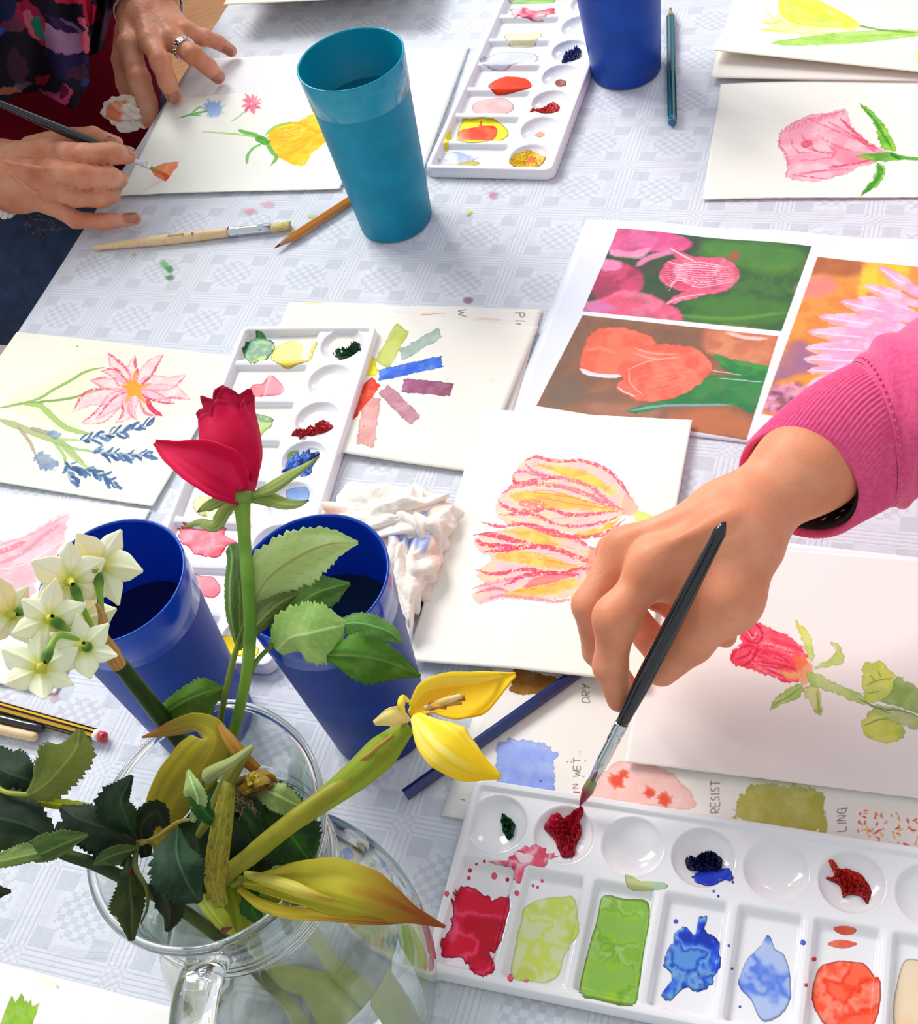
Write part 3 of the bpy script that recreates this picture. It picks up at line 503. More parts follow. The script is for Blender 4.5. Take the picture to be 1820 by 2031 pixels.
def draw_K(cv):
    cv.poly([(985, 1474), (1010, 1466), (1055, 1470), (1092, 1480), (1107, 1499), (1099, 1515), (1098, 1570), (988, 1560), (983, 1520)], '9db0ee', .95, '8ca2ea', edge=.15, smooth=False, wob=2); cv.dots([(1071, 1549)], 2, '6a3a80')
    cv.poly([(1018, 1325), (1112, 1345), (1092, 1373), (1040, 1379), (1012, 1370)], 'a8712a', .95, '94621e', edge=.1, smooth=False)
    cv.poly([(1180, 1560), (1215, 1515), (1250, 1512), (1320, 1525), (1355, 1555), (1376, 1580), (1370, 1604), (1300, 1600), (1180, 1590)], 'f8bcb2', .9, 'fac8c0', edge=.12)
    for c, r in [((1222, 1548), 18), ((1288, 1572), 13), ((1318, 1586), 16), ((1236, 1535), 11)]: spikes(cv, c, r*1.2, 12, ['f2543c', 'f4644a'], r*.5, .55); cv.poly([(c[0]+r*.6*math.cos(t), c[1]+r*.6*math.sin(t)) for t in (0, 1, 2, 3, 4, 5)], 'f2553c', .8, soft=4)
    cv.poly([(1462, 1590), (1480, 1562), (1510, 1556), (1580, 1560), (1625, 1572), (1636, 1600), (1634, 1650), (1540, 1640), (1462, 1625)], 'bdb95a', .95, 'b3b04e', edge=.08, wob=3); cv.poly([(1500, 1520), (1560, 1530), (1600, 1560), (1500, 1558)], 'd6cf9a', .5, soft=8, edge=0)
    for k in range(70):
        x, y = R.uniform(1695, 1835), R.uniform(1608, 1685); t = R.uniform(0, 3.1); L = R.uniform(3, 6)
        cv.stroke([(x-L*math.cos(t), y-L*math.sin(t)), (x+L*math.cos(t), y+L*math.sin(t))], R.uniform(3, 5), R.choice(['e85a48', 'd83a36', 'f0b23a', 'f0843c', 'f4a890']), .85, n=2)
    write(cv, 'DRY', (1169, 1394), (0, -14), (-15, -2)); write(cv, 'WET', (1150, 1541), (0, -14), (-13, -1)); write(cv, '...', (1150, 1500), (0, -9), (-10, 0), adv=.9); write(cv, 'N', (1146, 1563), (0, -12), (-10, 0))
    write(cv, 'RESIST', (1426, 1611), (0, -12.5), (-17, 1)); write(cv, 'LING', (1677, 1648), (0, -15), (-17, 1)); write(cv, 'P', (967, 1336), (-2, -9), (9, -2)); write(cv, 'j', (918, 1588), (1, -9), (-8, 0))
    cv.dots([(1124, 1511), (1132, 1511), (1160, 1509), (1157, 1540), (1536, 1545)], 1.4, 'c07060'); cv.stroke([(1136, 1571), (1150, 1572)], 3, 'd0354a', .9)
def draw_L(cv):
    cv.poly([(1469, 1252), (1482, 1238), (1498, 1233), (1518, 1246), (1545, 1255), (1571, 1269), (1590, 1287), (1603, 1307), (1605, 1328), (1590, 1345), (1565, 1357), (1535, 1345), (1507, 1334), (1478, 1326), (1449, 1316), (1447, 1300), (1456, 1287), (1473, 1278), (1466, 1265)], 'f5566e', .95, 'f0405c', edge=.1, wob=2.5)
    for k in range(22): a = (R.uniform(1480, 1520), R.uniform(1260, 1325)); cv.stroke([a, (a[0]+R.uniform(30, 60), a[1]+R.uniform(8, 22)), (a[0]+R.uniform(60, 85), a[1]+R.uniform(15, 32))], R.uniform(3, 7), R.choice(['e02040', 'e83050', 'd81a3c', 'f77a8c', 'f9a0a8']), .65, dry=.35)
    for s in ([(1470, 1255), (1480, 1270), (1500, 1276), (1512, 1262), (1500, 1240), (1480, 1240), (1470, 1255)], [(1484, 1250), (1490, 1262), (1503, 1262)], [(1450, 1310), (1458, 1292), (1480, 1282), (1500, 1284)], [(1460, 1308), (1480, 1302), (1490, 1290)], [(1505, 1280), (1490, 1310), (1470, 1322)]): cv.stroke(s, 5, 'c8183c', .8, dry=.25)
    cv.stroke([(1482, 1252), (1492, 1268), (1500, 1255)], 3, 'f9b0b8', .8); cv.poly([(1545, 1330), (1580, 1332), (1602, 1320), (1600, 1340), (1570, 1352)], 'fbc070', .75, soft=6, edge=0); cv.poly([(1575, 1300), (1600, 1310), (1602, 1325), (1580, 1325)], 'f8963c', .55, soft=6, edge=0); cv.poly([(1590, 1325), (1612, 1318), (1606, 1350), (1588, 1358)], 'f4a678', .8, soft=4)
    G1, G2, G3 = 'c9d96a', 'a9c76a', '8fae5a'
    for q, c, c2 in [([(1576, 1230), (1592, 1243), (1605, 1262), (1614, 1288), (1610, 1312), (1602, 1305), (1590, 1270)], 'd6e060', G1), ([(1614, 1328), (1625, 1316), (1645, 1308), (1656, 1292), (1648, 1276), (1658, 1276), (1673, 1298), (1672, 1316), (1650, 1322)], 'bcd26a', 'c8dc78'), ([(1592, 1361), (1570, 1362), (1545, 1380), (1533, 1395), (1525, 1412), (1550, 1397), (1585, 1385)], 'c3d46c', G2), ([(1592, 1366), (1602, 1390), (1612, 1405), (1626, 1420), (1627, 1385), (1618, 1362)], 'd3dc88', 'a8b85a'),
                     ([(1599, 1340), (1615, 1335), (1657, 1355), (1711, 1380), (1718, 1400), (1660, 1378), (1605, 1358)], G2, 'c2d27c'), ([(1711, 1319), (1728, 1313), (1748, 1314), (1776, 1341), (1790, 1345), (1770, 1375), (1745, 1390), (1714, 1388)], 'd2d85c', 'c0cc5a'), ([(1779, 1342), (1795, 1350), (1830, 1372), (1840, 1420), (1800, 1410), (1770, 1400), (1745, 1392), (1765, 1375)], G3, 'a0b768'),
                     ([(1707, 1442), (1718, 1420), (1735, 1405), (1760, 1415), (1785, 1432), (1795, 1455), (1785, 1468), (1755, 1473), (1725, 1465)], 'b8cb5e', 'd8dc5a'), ([(1735, 1400), (1780, 1405), (1830, 1430), (1830, 1450), (1790, 1440), (1750, 1420)], 'c4d08a', 'b0c078')]:
        cv.poly(q, c, .88, c2, edge=.18, wob=1.8)
    for s, c in [([(1718, 1395), (1740, 1405), (1790, 1410), (1830, 1425)], '5f8440'), ([(1700, 1385), (1730, 1400), (1765, 1415)], '6f9048'), ([(1592, 1362), (1560, 1385), (1530, 1402)], '7f9f50'), ([(1620, 1370), (1622, 1395), (1626, 1416)], '8aa455'), ([(1716, 1360), (1740, 1350), (1770, 1345)], '8f9f3a'), ([(1720, 1375), (1745, 1372)], '8f9f3a'), ([(1725, 1340), (1735, 1352)], '8f9f3a'), ([(1740, 1330), (1748, 1345)], '8f9f3a'), ([(1712, 1440), (1740, 1428), (1765, 1424)], '7f9c50')]: cv.stroke(s, 3, c, .8)
def draw_N(cv):
    q = [(-5, 2045), (20, 1980), (24, 1974), (30, 1990), (43, 1970), (48, 1988), (52, 1984), (56, 1990), (62, 1983), (64, 1996), (78, 1990), (60, 2045), (30, 2060)]
    cv.poly(q, '9cc83e', .97, '8cba34', smooth=False, edge=.1, wob=.8); cv.stroke([(112, 1955), (116, 1960)], 4, 'f5a8a0', .8); cv.poly([(70, 1930), (110, 1935), (108, 1960), (76, 1950)], 'f6f2cc', .4, soft=8, edge=0)

def flat(s, t): return 0
WH = 'f3f2e8'
# left-hand person's sheets
def place_B():
    z = .0012; tr = P(930, 92, z)[:2]; tl = P(375, 118, z)[:2]; ux = norm(tr-tl); uy = np.array([-ux[1], ux[0]])
    return tr-uy*.2-ux*.287, tr-uy*.2, tr-ux*.287
def px(w3): # world -> pixel
    d = np.asarray(w3, float)-_C; zz = d@_F; return (IMG_W/2+FPX*(d@_R)/zz, IMG_H/2-FPX*(d@_U)/zz)
bl, br_, tl = place_B(); z_ = .0012
sheet('drawing_sheet', 'large blank sheet under the small yellow tulip study, reaching out behind the teal beaker', z_, px((*bl, z_)), px((*br_, z_)), px((*tl, z_)), .287, .2, 'f1f0f2', None, 800,
      lambda s, t: .0035*max(0, (s-.9)/.1)**2*(1-t)+.002*math.exp(-((s-.62)/.1)**2)*t, bump=.1)
sheet('watercolour_sheet', 'small sheet with a yellow tulip and blue and red flowers, under the left-hand brush', .0030, (235, 388), (680, 373), (352, 198), .212, .146, 'fbf9ee', draw_A, 3600, lambda s, t: .0008*math.sin(s*5), 'b')
# upper right stack
def liftC(s, t): return .011*max(0, 1-t*1.5)**1.5*max(0, 1-s*.75)
sheet('watercolour_sheet', 'curled sheet at the top right edge of the picture with a pale yellow-green lily-like tulip', .0036, (1410, 121), (1830, 152), (1448, 0), .21, .148, 'f3f1de', draw_C, 3600, liftC)
sheet('watercolour_sheet', 'blank cream sheet directly underneath the curled yellow-green tulip sheet', .0020, (1408, 160), (1840, 161), (1440, 0), .21, .148, 'efe9df', None, 1200, lambda s, t: .003*(1-t)*max(0, 1-s*1.2))
sheet('watercolour_sheet', 'deckle-edged sheet with a frilly pink tulip, in front of the curled yellow-green one', .0012, (1392, 396), (1850, 390), (1425, 166), .21, .152, WH, draw_D, 3600, lambda s, t: .0006*math.sin(s*6), 'b')
# the colour print
sheet('photo_print', 'glossy white colour print with three tulip photographs', .0010, (1000, 836), (1480, 896), (1195, 437), .297, .21, 'e9edfb', draw_E, 4000, lambda s, t: .0022*max(0, t-.8)/.2*math.sin(s*9)**2, bump=0, anchor='lt', glossr=.5)
# star sheet and the one below
sheet('notes_sheet', 'cream sheet with upside-down pencil notes peeping out behind the colour-star sheet', .0010, (553, 645), (1058, 662), (568, 600), .2085, .148, 'f2eee6', draw_G, 2600, lambda s, t: .0014*t*math.sin(s*7)**2, anchor='lt', bump=.15)
def place_F():
    z = .0032; tr = P(1068, 648, z)[:2]; b = P(1000, 815, z)[:2]; uy = norm(tr-b); ux = np.array([uy[1], -uy[0]]); return tr, ux, uy
tr, ux, uy = place_F(); z_ = .0032
sheet('watercolour_sheet', 'cream sheet with a star of eight brushed colour swatches beside the middle palette', z_, px((*(tr-ux*.2-uy*.143), z_)), px((*(tr-uy*.143), z_)), px((*(tr-ux*.2), z_)), .2, .143, 'f2eee3', draw_F, 4000, lambda s, t: .0018*max(0, 1-t*3)*max(0, 1-abs(s-.42)/.3)+.0012*t*math.sin(s*7)**2)
# left sheets
sheet('watercolour_sheet', 'deckle-edged sheet with a pink dahlia and blue hyacinths at the left table edge', .0024, (-60, 948), (303, 1005), (30, 661), .21, .151, 'f7f6e2', draw_H, 4000, lambda s, t: .0005*math.sin(s*6)+.002*max(0, s-.85)*max(0, .3-t)*8, 'b', anchor='r')
def place_I():
    z = .0010; tr = P(298, 1011, z)[:2]; l = P(0, 976, z)[:2]; ux = norm(tr-l); uy = np.array([-ux[1], ux[0]]); return tr, ux, uy
tr, ux, uy = place_I(); z_ = .0010; hI = float(-(P(60, 1368, z_)[:2]-tr)@uy)
sheet('watercolour_sheet', 'sheet with loose pink petals lying below the dahlia sheet, behind the narcissus', z_, px((*(tr-ux*.21-uy*hI), z_)), px((*(tr-uy*hI), z_)), px((*(tr-ux*.21), z_)), .21, hI, 'f3f2e6', draw_I, 3400, lambda s, t: .0012*abs(math.sin(s*19))*max(0, .2-t)*5, 'b')
# exercise sheet, big tulip sheet, rose sheets
sheet('exercise_sheet', 'exercise sheet with pencilled headings and blue, coral and olive washes, under the near palette', .0012, (875, 1617), (1790, 1800), (950, 1330), .297, .12, 'f3eee6', draw_K, 3600, flat, bump=.15)
sheet('watercolour_sheet', 'large sheet with two red and yellow striped tulips in the middle of the table', .0052, (805, 1310), (1185, 1353), (955, 812), .148, .21, 'f8f6ea', draw_J, 5000, lambda s, t: .0016*max(0, s-.1)*(1-t)+.0045*math.exp(-((t-.0)/.3)**2)*min(1, s*2.2), 'lt')
def place_L(z, q, w, h):
    bl = P(*q, z)[:2]; br = P(1820, 1583, z)[:2]; ux = norm(br-bl); uy = np.array([-ux[1], ux[0]]); return px((*bl, z)), px((*(bl+ux*w), z)), px((*(bl+uy*h), z))
b1, b2, b3 = place_L(.0050, (1238, 1512), .215, .148)
hL = float((P(1563, 1091, .005)[:2]-P(*b1, .005)[:2])@norm(P(*b3, .005)[:2]-P(*b1, .005)[:2]))
sheet('watercolour_sheet', 'sheet with a red rosebud and olive leaves below the pink sleeve', .0050, b1, b2, b3, .215, hL, 'f7efeb', draw_L, 4400, lambda s, t: .0005*math.sin(s*5), 'b')
b1, b2, b3 = place_L(.0036, (1262, 1490), .22, .15); 
sheet('watercolour_sheet', 'blank sheet hidden under the rosebud sheet, only its far edge showing', .0036, b1, b2, b3, .2, hL+.0015, 'f1ebee', None, 800, flat)
def place_N():
    z = .001; l = P(0, 1909, z)[:2]; r = P(345, 1999, z)[:2]; ux = norm(r-l); uy = np.array([-ux[1], ux[0]]); o = r+ux*.03; return px((*(o-ux*.21-uy*.148), z)), px((*(o-uy*.148), z)), px((*(o-ux*.21), z))
b1, b2, b3 = place_N(); sheet('watercolour_sheet', 'white sheet in the bottom left corner with a jagged green brush mark', .0010, b1, b2, b3, .21, .148, 'f4f3f0', draw_N, 4000, flat)
# tray with paper at the very top
m_tray = mat('navy_tray', '1b2a63', .35)
def place_O():
    z = .03; a = P(443, 9, z)[:2]; b = P(800, -8, z)[:2]; ux = norm(b-a); return a, ux, np.array([-ux[1], ux[0]])
a, ux, uy = place_O(); axo = [np.array([*ux, 0]), np.array([*uy, 0]), np.array([0, 0, 1.0])]
c0 = P(700, -22, 0); tr_ = thing('painting_tray', 'dark blue tray cut off by the top edge behind the teal beaker', 'tray', (c0[0], c0[1]+.07, 0))
ctr = np.array([c0[0], c0[1]+.075, 0]); parts = [boxvf(ctr+[0, 0, .003], (.16, .14, .004), axo)]
for sx in (-1, 1): parts.append(boxvf(ctr+axo[0]*sx*.08+[0, 0, .014], (.004, .144, .026), axo)); parts.append(boxvf(ctr+axo[1]*sx*.07+[0, 0, .014], (.164, .004, .026), axo))
V, Fc = join(parts); under(mesh_obj('tray_shell', V, Fc, m_tray, smooth=False), tr_)
sheet('watercolour_sheet', 'cream sheet laid over the dark blue tray at the very top of the picture', .0285, px((*a, .03)), px((*(a+ux*.21), .03)), px((*(a+uy*.148), .03)), .2, .148, 'f5f0dd', None, 800, lambda s, t: -.0*s)
# ---------------------------------------------------------------- beakers
def beaker(name, label, x, y, cols, waterlvl, watercol, group='plastic water beakers'):
    R0, r0, H = .0412, .0303, .1526; band = H-.030; th = .0017
    m_body = mat(name+'_matte', cols[0], .45, cols[1], 40, .1, 2600, spec=.22); m_gl = mat(name+'_gloss', cols[2], .14, None, spec=.4)
    m_in = mat(name+'_inside', cols[3], .3, spec=.4)
    t = thing(name, label, 'cup', (x, y, 0), group)
    rz = lambda z: r0+(R0-.0008-r0)*z/H
    V, Fc = lathe([(0.0001, .002), (r0-.004, .002), (r0-.003, .0002), (r0-.0012, .0001), (r0, .0014), (rz(band/2), band/2), (rz(band)-.0002, band-.0008), (rz(band), band)], 96)
    o = mesh_obj('cup_wall', V, Fc, m_body, t)
    V, Fc = lathe([(rz(band), band), (rz(band)+.0007, band+.0006), (R0-.0002, H-.006), (R0-.0001, H-.0012), (R0, H-.0004), (R0-.0006, H), (R0-.0012, H-.0001), (R0-.0017, H-.0009)], 96)
    mesh_obj('rim_band', V, Fc, m_gl, t)
    V, Fc = lathe([(R0-.0017, H-.0009), (rz(band)-.0008, band), (rz(band)-.0015, band-.0006), (r0-.0015, .004), (.0001, .004)], 96)
    mesh_obj('lining', V, Fc, m_in, t)
    zw = waterlvl; rw = rz(zw)-.0013 if zw < band else rz(zw)-.0008
    m_w = mat(name+'_water', watercol, .03, spec=.35)
    V, Fc = lathe([(rw, zw), (rw*.5, zw), (.0001, zw)], 64); w = mesh_obj('water', V, Fc, m_w, t); w['label'] = 'dark paint water'
    return t
beaker('teal_beaker', 'tall teal plastic beaker of paint water beside the wooden brush and orange pencil', .02157, .89201, ('058fae', '0482a0', '0795b2', '0a8ca6'), .112, '0a6a7c')
beaker('blue_beaker', 'royal blue beaker behind the white narcissus at the left', -.18848, .46702, ('0f40a0', '0d388e', '0f46b8', '0638ae'), .100, '04124a')
beaker('blue_beaker', 'royal blue beaker behind the rose leaves, in the centre', -.08245, .42844, ('0f3890', '0c307c', '0f44b0', '0638ac'), .104, '0a2440')
beaker('blue_beaker', 'royal blue beaker cut off by the top edge, beside the teal pencil', .2562, .9992, ('1a4fb4', '15459f', '1c4fc0', '0b3ea0'), .11, '06235a')

# ---------------------------------------------------------------- palettes
PL, PWD, U0, PT, VW = .3023, .110, .0185, .0379, .0235
def sst(a, b, x): t = np.clip((x-a)/(b-a), 0, 1); return t*t*(3-2*t)
def PH(u, v):
    """height of the palette's upper surface"""
    u = np.asarray(u, float); v = np.asarray(v, float)
    h = np.full(np.broadcast(u, v).shape, .0074)
    k = np.clip(np.round((u-U0)/PT), 0, 7); rr = np.hypot(u-(U0+k*PT), v-VW)
    bowl = .0060*np.clip(1-(rr/.0166)**2, 0, 1)**.6
    lip = .0003*np.exp(-((rr-.0172)/.0006)**2)
    h = h-bowl+lip
    uc = np.abs(u-(U0+k*PT))
    well = sst(.0168, .0142, uc)*sst(.0440, .0500, v)*sst(.1052, .1030, v)
    h = h-well*.0046
    bead = sst(.0012, 0, np.abs(uc-.01895))*sst(.044, .05, v)*sst(.107, .104, v)*.0005
    h = h+bead
    nib = sst(.0022, .0016, np.hypot(u-(U0+3.5*PT), v-.0085))*.0004
    h = h+nib
    e = np.minimum(np.minimum(u, PL-u), np.minimum(v, PWD-v))
    h = np.where(e < .0046, np.maximum(h, .0074+.0020*sst(.0046, .0030, e)), h)
    return h
def palette_mesh():
    us = np.linspace(0, PL, 378); vs_ = np.linspace(0, PWD, 139); Rr = .006
    U_, V_ = np.meshgrid(us, vs_)
    # rounded corners: pull the grid in
    def corner(u, v):
        cu = np.clip(u, Rr, PL-Rr); cv_ = np.clip(v, Rr, PWD-Rr); du, dv = u-cu, v-cv_; m = np.maximum(np.abs(du), np.abs(dv)); d = np.hypot(du, dv)+1e-12
        f = np.where((np.abs(du) > 0) & (np.abs(dv) > 0), m/d, 1); return cu+du*f, cv_+dv*f
    Z = PH(U_, V_); Uc, Vc = corner(U_, V_)
    vv = np.column_stack([Uc.ravel(), -Vc.ravel(), Z.ravel()]); nu, nv = len(us), len(vs_); F_ = []
    a = (np.arange(nv-1)[:, None]*nu+np.arange(nu-1)[None]).ravel(); F_ = np.column_stack([a, a+nu, a+nu+1, a+1]).tolist()
    ring = [i for i in range(nu)]+[j*nu+nu-1 for j in range(1, nv)]+[(nv-1)*nu+i for i in range(nu-2, -1, -1)]+[j*nu for j in range(nv-2, 0, -1)]
    V = vv.tolist(); prev = ring; c = np.array([PL/2, -PWD/2])
    for dz, out in ((.0089, .0005), (.0080, .0009), (.0014, .0018), (.0002, .0018), (.0002, .0008)):
        cur = []
        for i in ring:
            x, y = vv[i][0], vv[i][1]; cu = min(max(x, Rr), PL-Rr); cv_ = min(max(y, -(PWD-Rr)), -Rr); d = norm((x-cu, y-cv_)); cur.append(len(V)); V.append([x+d[0]*out, y+d[1]*out, dz])
        for k in range(len(ring)): k2 = (k+1) % len(ring); F_.append([prev[k], prev[k2], cur[k2], cur[k]])
        prev = cur
    return V, F_
m_pal = mat('white_glossy_plastic', 'f4f3f5', .12, 'f1f0f3', 8, spec=.5, coat=.4)
pal_me = None
PALS = {}
def palette(key, label, x, y, ang):
    global pal_me
    x, y = P(*px((x, y, .012)), .0095)[:2]
    t = thing('paint_palette', label, 'palette', (x, y, .0003), 'white welled paint palettes'); t.rotation_euler = (0, 0, ang)
    if pal_me is None:
        V, Fc = palette_mesh(); o = mesh_obj('tray', V, Fc, m_pal, t); pal_me = o.data
    else:
        o = bpy.data.objects.new('tray', pal_me); COL.objects.link(o); o.parent = t
    PALS[key] = (t, np.array([x, y]), np.array([math.cos(ang), math.sin(ang)]))
a_ = 1.0586744369225598; ox, oy = .1535155418232227, .8775880837479555
palette('near', 'white palette in the lower right corner with red, green and blue paint', -.035344, .3657525, -.4911836)
palette('mid', 'white palette behind the rose with dark green and pink paint', -.0187137, .7594635, -1.988428)
palette('top', 'white palette between the teal and the topmost blue beaker with orange paint', ox+math.cos(a_)*PL, oy+math.sin(a_)*PL, a_+math.pi)
def paint_mat(name, rough=.34, coat=.06):
    t = NT(name); b = t.b; b.inputs['Roughness'].default_value = rough; b.inputs['Coat Weight'].default_value = coat; b.inputs['Coat Roughness'].default_value = .06; b.inputs['Specular IOR Level'].default_value = .25
    at = t.n('ShaderNodeVertexColor', layer_name='tint'); t.l(at.outputs['Color'], b.inputs['Base Color']); t.l(at.outputs['Alpha'], b.inputs['Alpha']); return t.m
m_wet = paint_mat('wet_paint'); m_dry = paint_mat('dried_paint', .6, 0)
PN = [0]
def paint(key, pts, cols, t=.0004, alpha=1.0, rough=.0, zg=.005, name='paint_puddle', lumpy=0, label=None, rings=20, edge=.25):
    PN[0] += 1; rs = np.random.RandomState(PN[0]*13)
    tng, o, ux = PALS[key]; uy = np.array([ux[1], -ux[0]])
    q = []
    for p in pts:
        w = P(p[0], p[1], zg)[:2]-o
        u, v = w@ux, w@uy; zz = float(PH(u, v)); w = P(p[0], p[1], zz)[:2]-o; q.append((w@ux, w@uy))
    q = catmull(np.array(q), 9, True); c = q.mean(0); n = len(q)
    nz = samp(NS_FINE, np.arange(n)*3.5+PN[0]*77, np.full(n, PN[0]*31)); q = c+(q-c)*(1+(nz-.5)*(.045+rough))[:, None]
    V, A = [], []
    for k in range(rings+1):
        f = 1-(k/rings)**1.12 if k < rings else 0
        for i in range(n if f > 0 else 1):
            p = c+(q[i]-c)*f; h = float(PH(min(max(p[0], .0005), PL-.0005), min(max(p[1], .0005), PWD-.0005)))
            prof = math.sqrt(max(0, 1-f**4)); nn = samp(NS_SOFT, p[0]*6500+PN[0]*99, p[1]*6500)
            h += .00005+t*prof*(1+lumpy*(samp(NS_FINE, p[0]*16000+PN[0]*9, p[1]*16000)-.5)*3)
            V.append((p[0], -p[1], h)); fc = float(np.clip((nn-.25)/.5, 0, 1))*(len(cols)-1); i0 = int(min(fc, len(cols)-2)) if len(cols) > 1 else 0
            cc_ = srgb(cols[i0])*(1-(fc-i0))+srgb(cols[min(i0+1, len(cols)-1)])*(fc-i0); cc_ = cc_*(1-edge*(f > .93))
            A.append((*lin(cc_), alpha*(1 if f < .999 else .75)))
    Fc = [(k*n+i, (k+1)*n+i, (k+1)*n+(i+1) % n, k*n+(i+1) % n) for k in range(rings-1) for i in range(n)]; last = rings*n
    Fc += [((rings-1)*n+i, last, (rings-1)*n+(i+1) % n) for i in range(n)]
    ob = mesh_obj(name, V, Fc, m_wet, tng, col=A)
    if label: ob['label'] = label
    return ob
nr, md, tp = 'near', 'mid', 'top'; D = 'paint_dab'
paint(nr, [(994, 1624), (1003, 1618), (1020, 1633), (1020, 1652), (1016, 1664), (1005, 1664), (997, 1646)], ['0b3a1c', '0f4a26'], .003, name=D, lumpy=.8, label='dark green dab', rough=.25)
paint(nr, [(1079, 1641), (1095, 1618), (1109, 1614), (1118, 1624), (1140, 1606), (1156, 1602), (1156, 1614), (1150, 1630), (1154, 1652), (1142, 1680), (1138, 1697), (1117, 1702), (1108, 1688), (1098, 1666)], ['c00a30', 'a80822', 'd4143c'], .0035, name=D, lumpy=.7, label='crimson dab')
paint(nr, [(1002, 1707), (1020, 1695), (1038, 1682), (1068, 1677), (1087, 1692), (1105, 1697), (1104, 1700), (1086, 1706), (1082, 1721), (1050, 1716), (1038, 1726), (1032, 1751), (1016, 1745), (1019, 1723), (990, 1716), (975, 1708)], ['f0587a', 'fbc4d0', 'e8305c'], .0003, .9, rough=.2, label='splashed crimson wash')
paint(nr, [(1020, 1690), (1040, 1693), (1060, 1700), (1050, 1712), (1030, 1712)], ['fbd4dc', 'fdeef0'], .0005, .9)
paint(nr, [(906, 1770), (915, 1760), (955, 1768), (977, 1784), (1009, 1780), (1005, 1828), (990, 1880), (972, 1891), (980, 1916), (958, 1936), (931, 1925), (922, 1907), (878, 1894), (892, 1841), (895, 1797)], ['c8082c', 'e61640', 'f6557c', 'e01038'], .0007, rough=.1, label='crimson wash')
for p_ in [(932, 1727, 4), (886, 1773, 5), (1006, 1745, 4), (1057, 1757, 3), (1066, 1760, 3), (930, 1742, 4), (945, 1715, 3), (980, 1738, 6), (1025, 1772, 5), (960, 1708, 3), (1075, 1748, 3), (1044, 1944, 6), (1013, 1940, 7)]:
    x, y, r = p_; paint(nr, [(x+r*math.cos(q), y+r*1.2*math.sin(q)) for q in (0, 1.2, 2.5, 3.8, 5)], ['d81a44', 'f05a78'], .0003, rings=4, name='paint_drop')
paint(nr, [(1043, 1797), (1087, 1781), (1134, 1780), (1146, 1817), (1146, 1855), (1120, 1896), (1106, 1938), (1060, 1950), (1014, 1940), (1019, 1888), (1032, 1833)], ['d6e66a', 'e6efc4', 'dbea5a', 'e2ecb4'], .0004, .92, label='pale yellow-green wash', edge=.08)
paint(nr, [(1196, 1778), (1240, 1782), (1284, 1790), (1287, 1830), (1278, 1880), (1268, 1951), (1255, 1996), (1200, 1987), (1148, 1972), (1162, 1902), (1182, 1830)], ['8cbc42', 'a8cf74', '78ac36', 'a0c83a', '8fc050'], .0012, label='leaf green wash', rough=-.07)
paint(nr, [(1240, 1736), (1250, 1738), (1262, 1748), (1285, 1748), (1318, 1752), (1322, 1762), (1300, 1766), (1270, 1768), (1245, 1760)], ['eee06a', 'c2dc9a', 'b8dcae'], .0002, .7, label='yellow and green smear')
paint(nr, [(1360, 1702), (1375, 1706), (1390, 1696), (1406, 1692), (1429, 1700), (1432, 1715), (1425, 1728), (1400, 1730), (1383, 1729), (1363, 1724)], ['141452', '241a4a', '101048'], .0035, name=D, lumpy=.9, label='indigo dab')
paint(nr, [(1374, 1742), (1385, 1730), (1420, 1724), (1449, 1726), (1452, 1748), (1431, 1748), (1400, 1760)], ['1c34b8', '2b48cc'], .0012, name=D, rough=.2, label='ultramarine smear')
paint(nr, [(1354, 1837), (1375, 1852), (1384, 1848), (1386, 1820), (1403, 1822), (1396, 1845), (1426, 1871), (1428, 1914), (1414, 1946), (1386, 1969), (1354, 1963), (1326, 1988), (1313, 1970), (1334, 1946), (1317, 1914), (1331, 1869)], ['1434b0', '2a5ae0', '7cb0d8', '1a42c4', '5a94dc'], .0006, rough=.12, label='ultramarine wash')
paint(nr, [(1508, 1876), (1523, 1855), (1536, 1880), (1557, 1900), (1567, 1943), (1566, 1986), (1545, 2017), (1509, 2024), (1489, 1986), (1464, 1957), (1469, 1929), (1483, 1900)], ['a8bcf2', '5a80e6', '7c9cec', 'b4c6f0'], .0005, .95, label='pale blue wash')
paint(nr, [(1643, 1709), (1652, 1706), (1663, 1724), (1680, 1724), (1709, 1737), (1726, 1763), (1726, 1778), (1720, 1795), (1709, 1780), (1683, 1776), (1671, 1781), (1664, 1757), (1637, 1743), (1654, 1737)], ['c81c14', 'a81410', 'd8301c'], .002, name=D, lumpy=.8, label='vermilion dab')
paint(nr, [(1623, 1920), (1643, 1910), (1671, 1905), (1711, 1911), (1729, 1931), (1745, 1948), (1743, 2000), (1728, 2036), (1690, 2045), (1637, 2033), (1613, 1997), (1609, 1963)], ['ff5434', 'ff9078', 'f43818', 'ff6a4a'], .0006, label='coral wash')
paint(nr, [(1652, 1842), (1675, 1836), (1697, 1842), (1692, 1853), (1670, 1855)], ['f0482c', 'f8704c'], .0002, .85); paint(nr, [(1640, 1873), (1665, 1864), (1700, 1872), (1670, 1882)], ['f0482c', 'fa8060'], .0002, .85)
paint(nr, [(1788, 1916), (1830, 1905), (1870, 1915), (1860, 2040), (1775, 2040)], ['f8e0c0', 'f6d4ac'], .0003, .9, label='pale peach wash')
for x, y, r in [(1340, 1828, 5), (1415, 1768, 3), (1424, 1778, 3), (1453, 1750, 3), (1452, 1922, 3), (1467, 1997, 3), (1445, 1876, 3), (1592, 1870, 6)]: paint(nr, [(x+r*math.cos(q), y+r*math.sin(q)) for q in (0, 1.2, 2.5, 3.8, 5)], ['2a3cb8', '5a6ad0'], .0002, rings=4, name='paint_drop')
for x, y, r in [(1614, 1903, 5), (1598, 1954, 4), (1506, 1927, 3)]: paint(nr, [(x+r*math.cos(q), y+r*math.sin(q)) for q in (0, 1.2, 2.5, 3.8, 5)], ['e8304c'], .0002, rings=4, name='paint_drop')
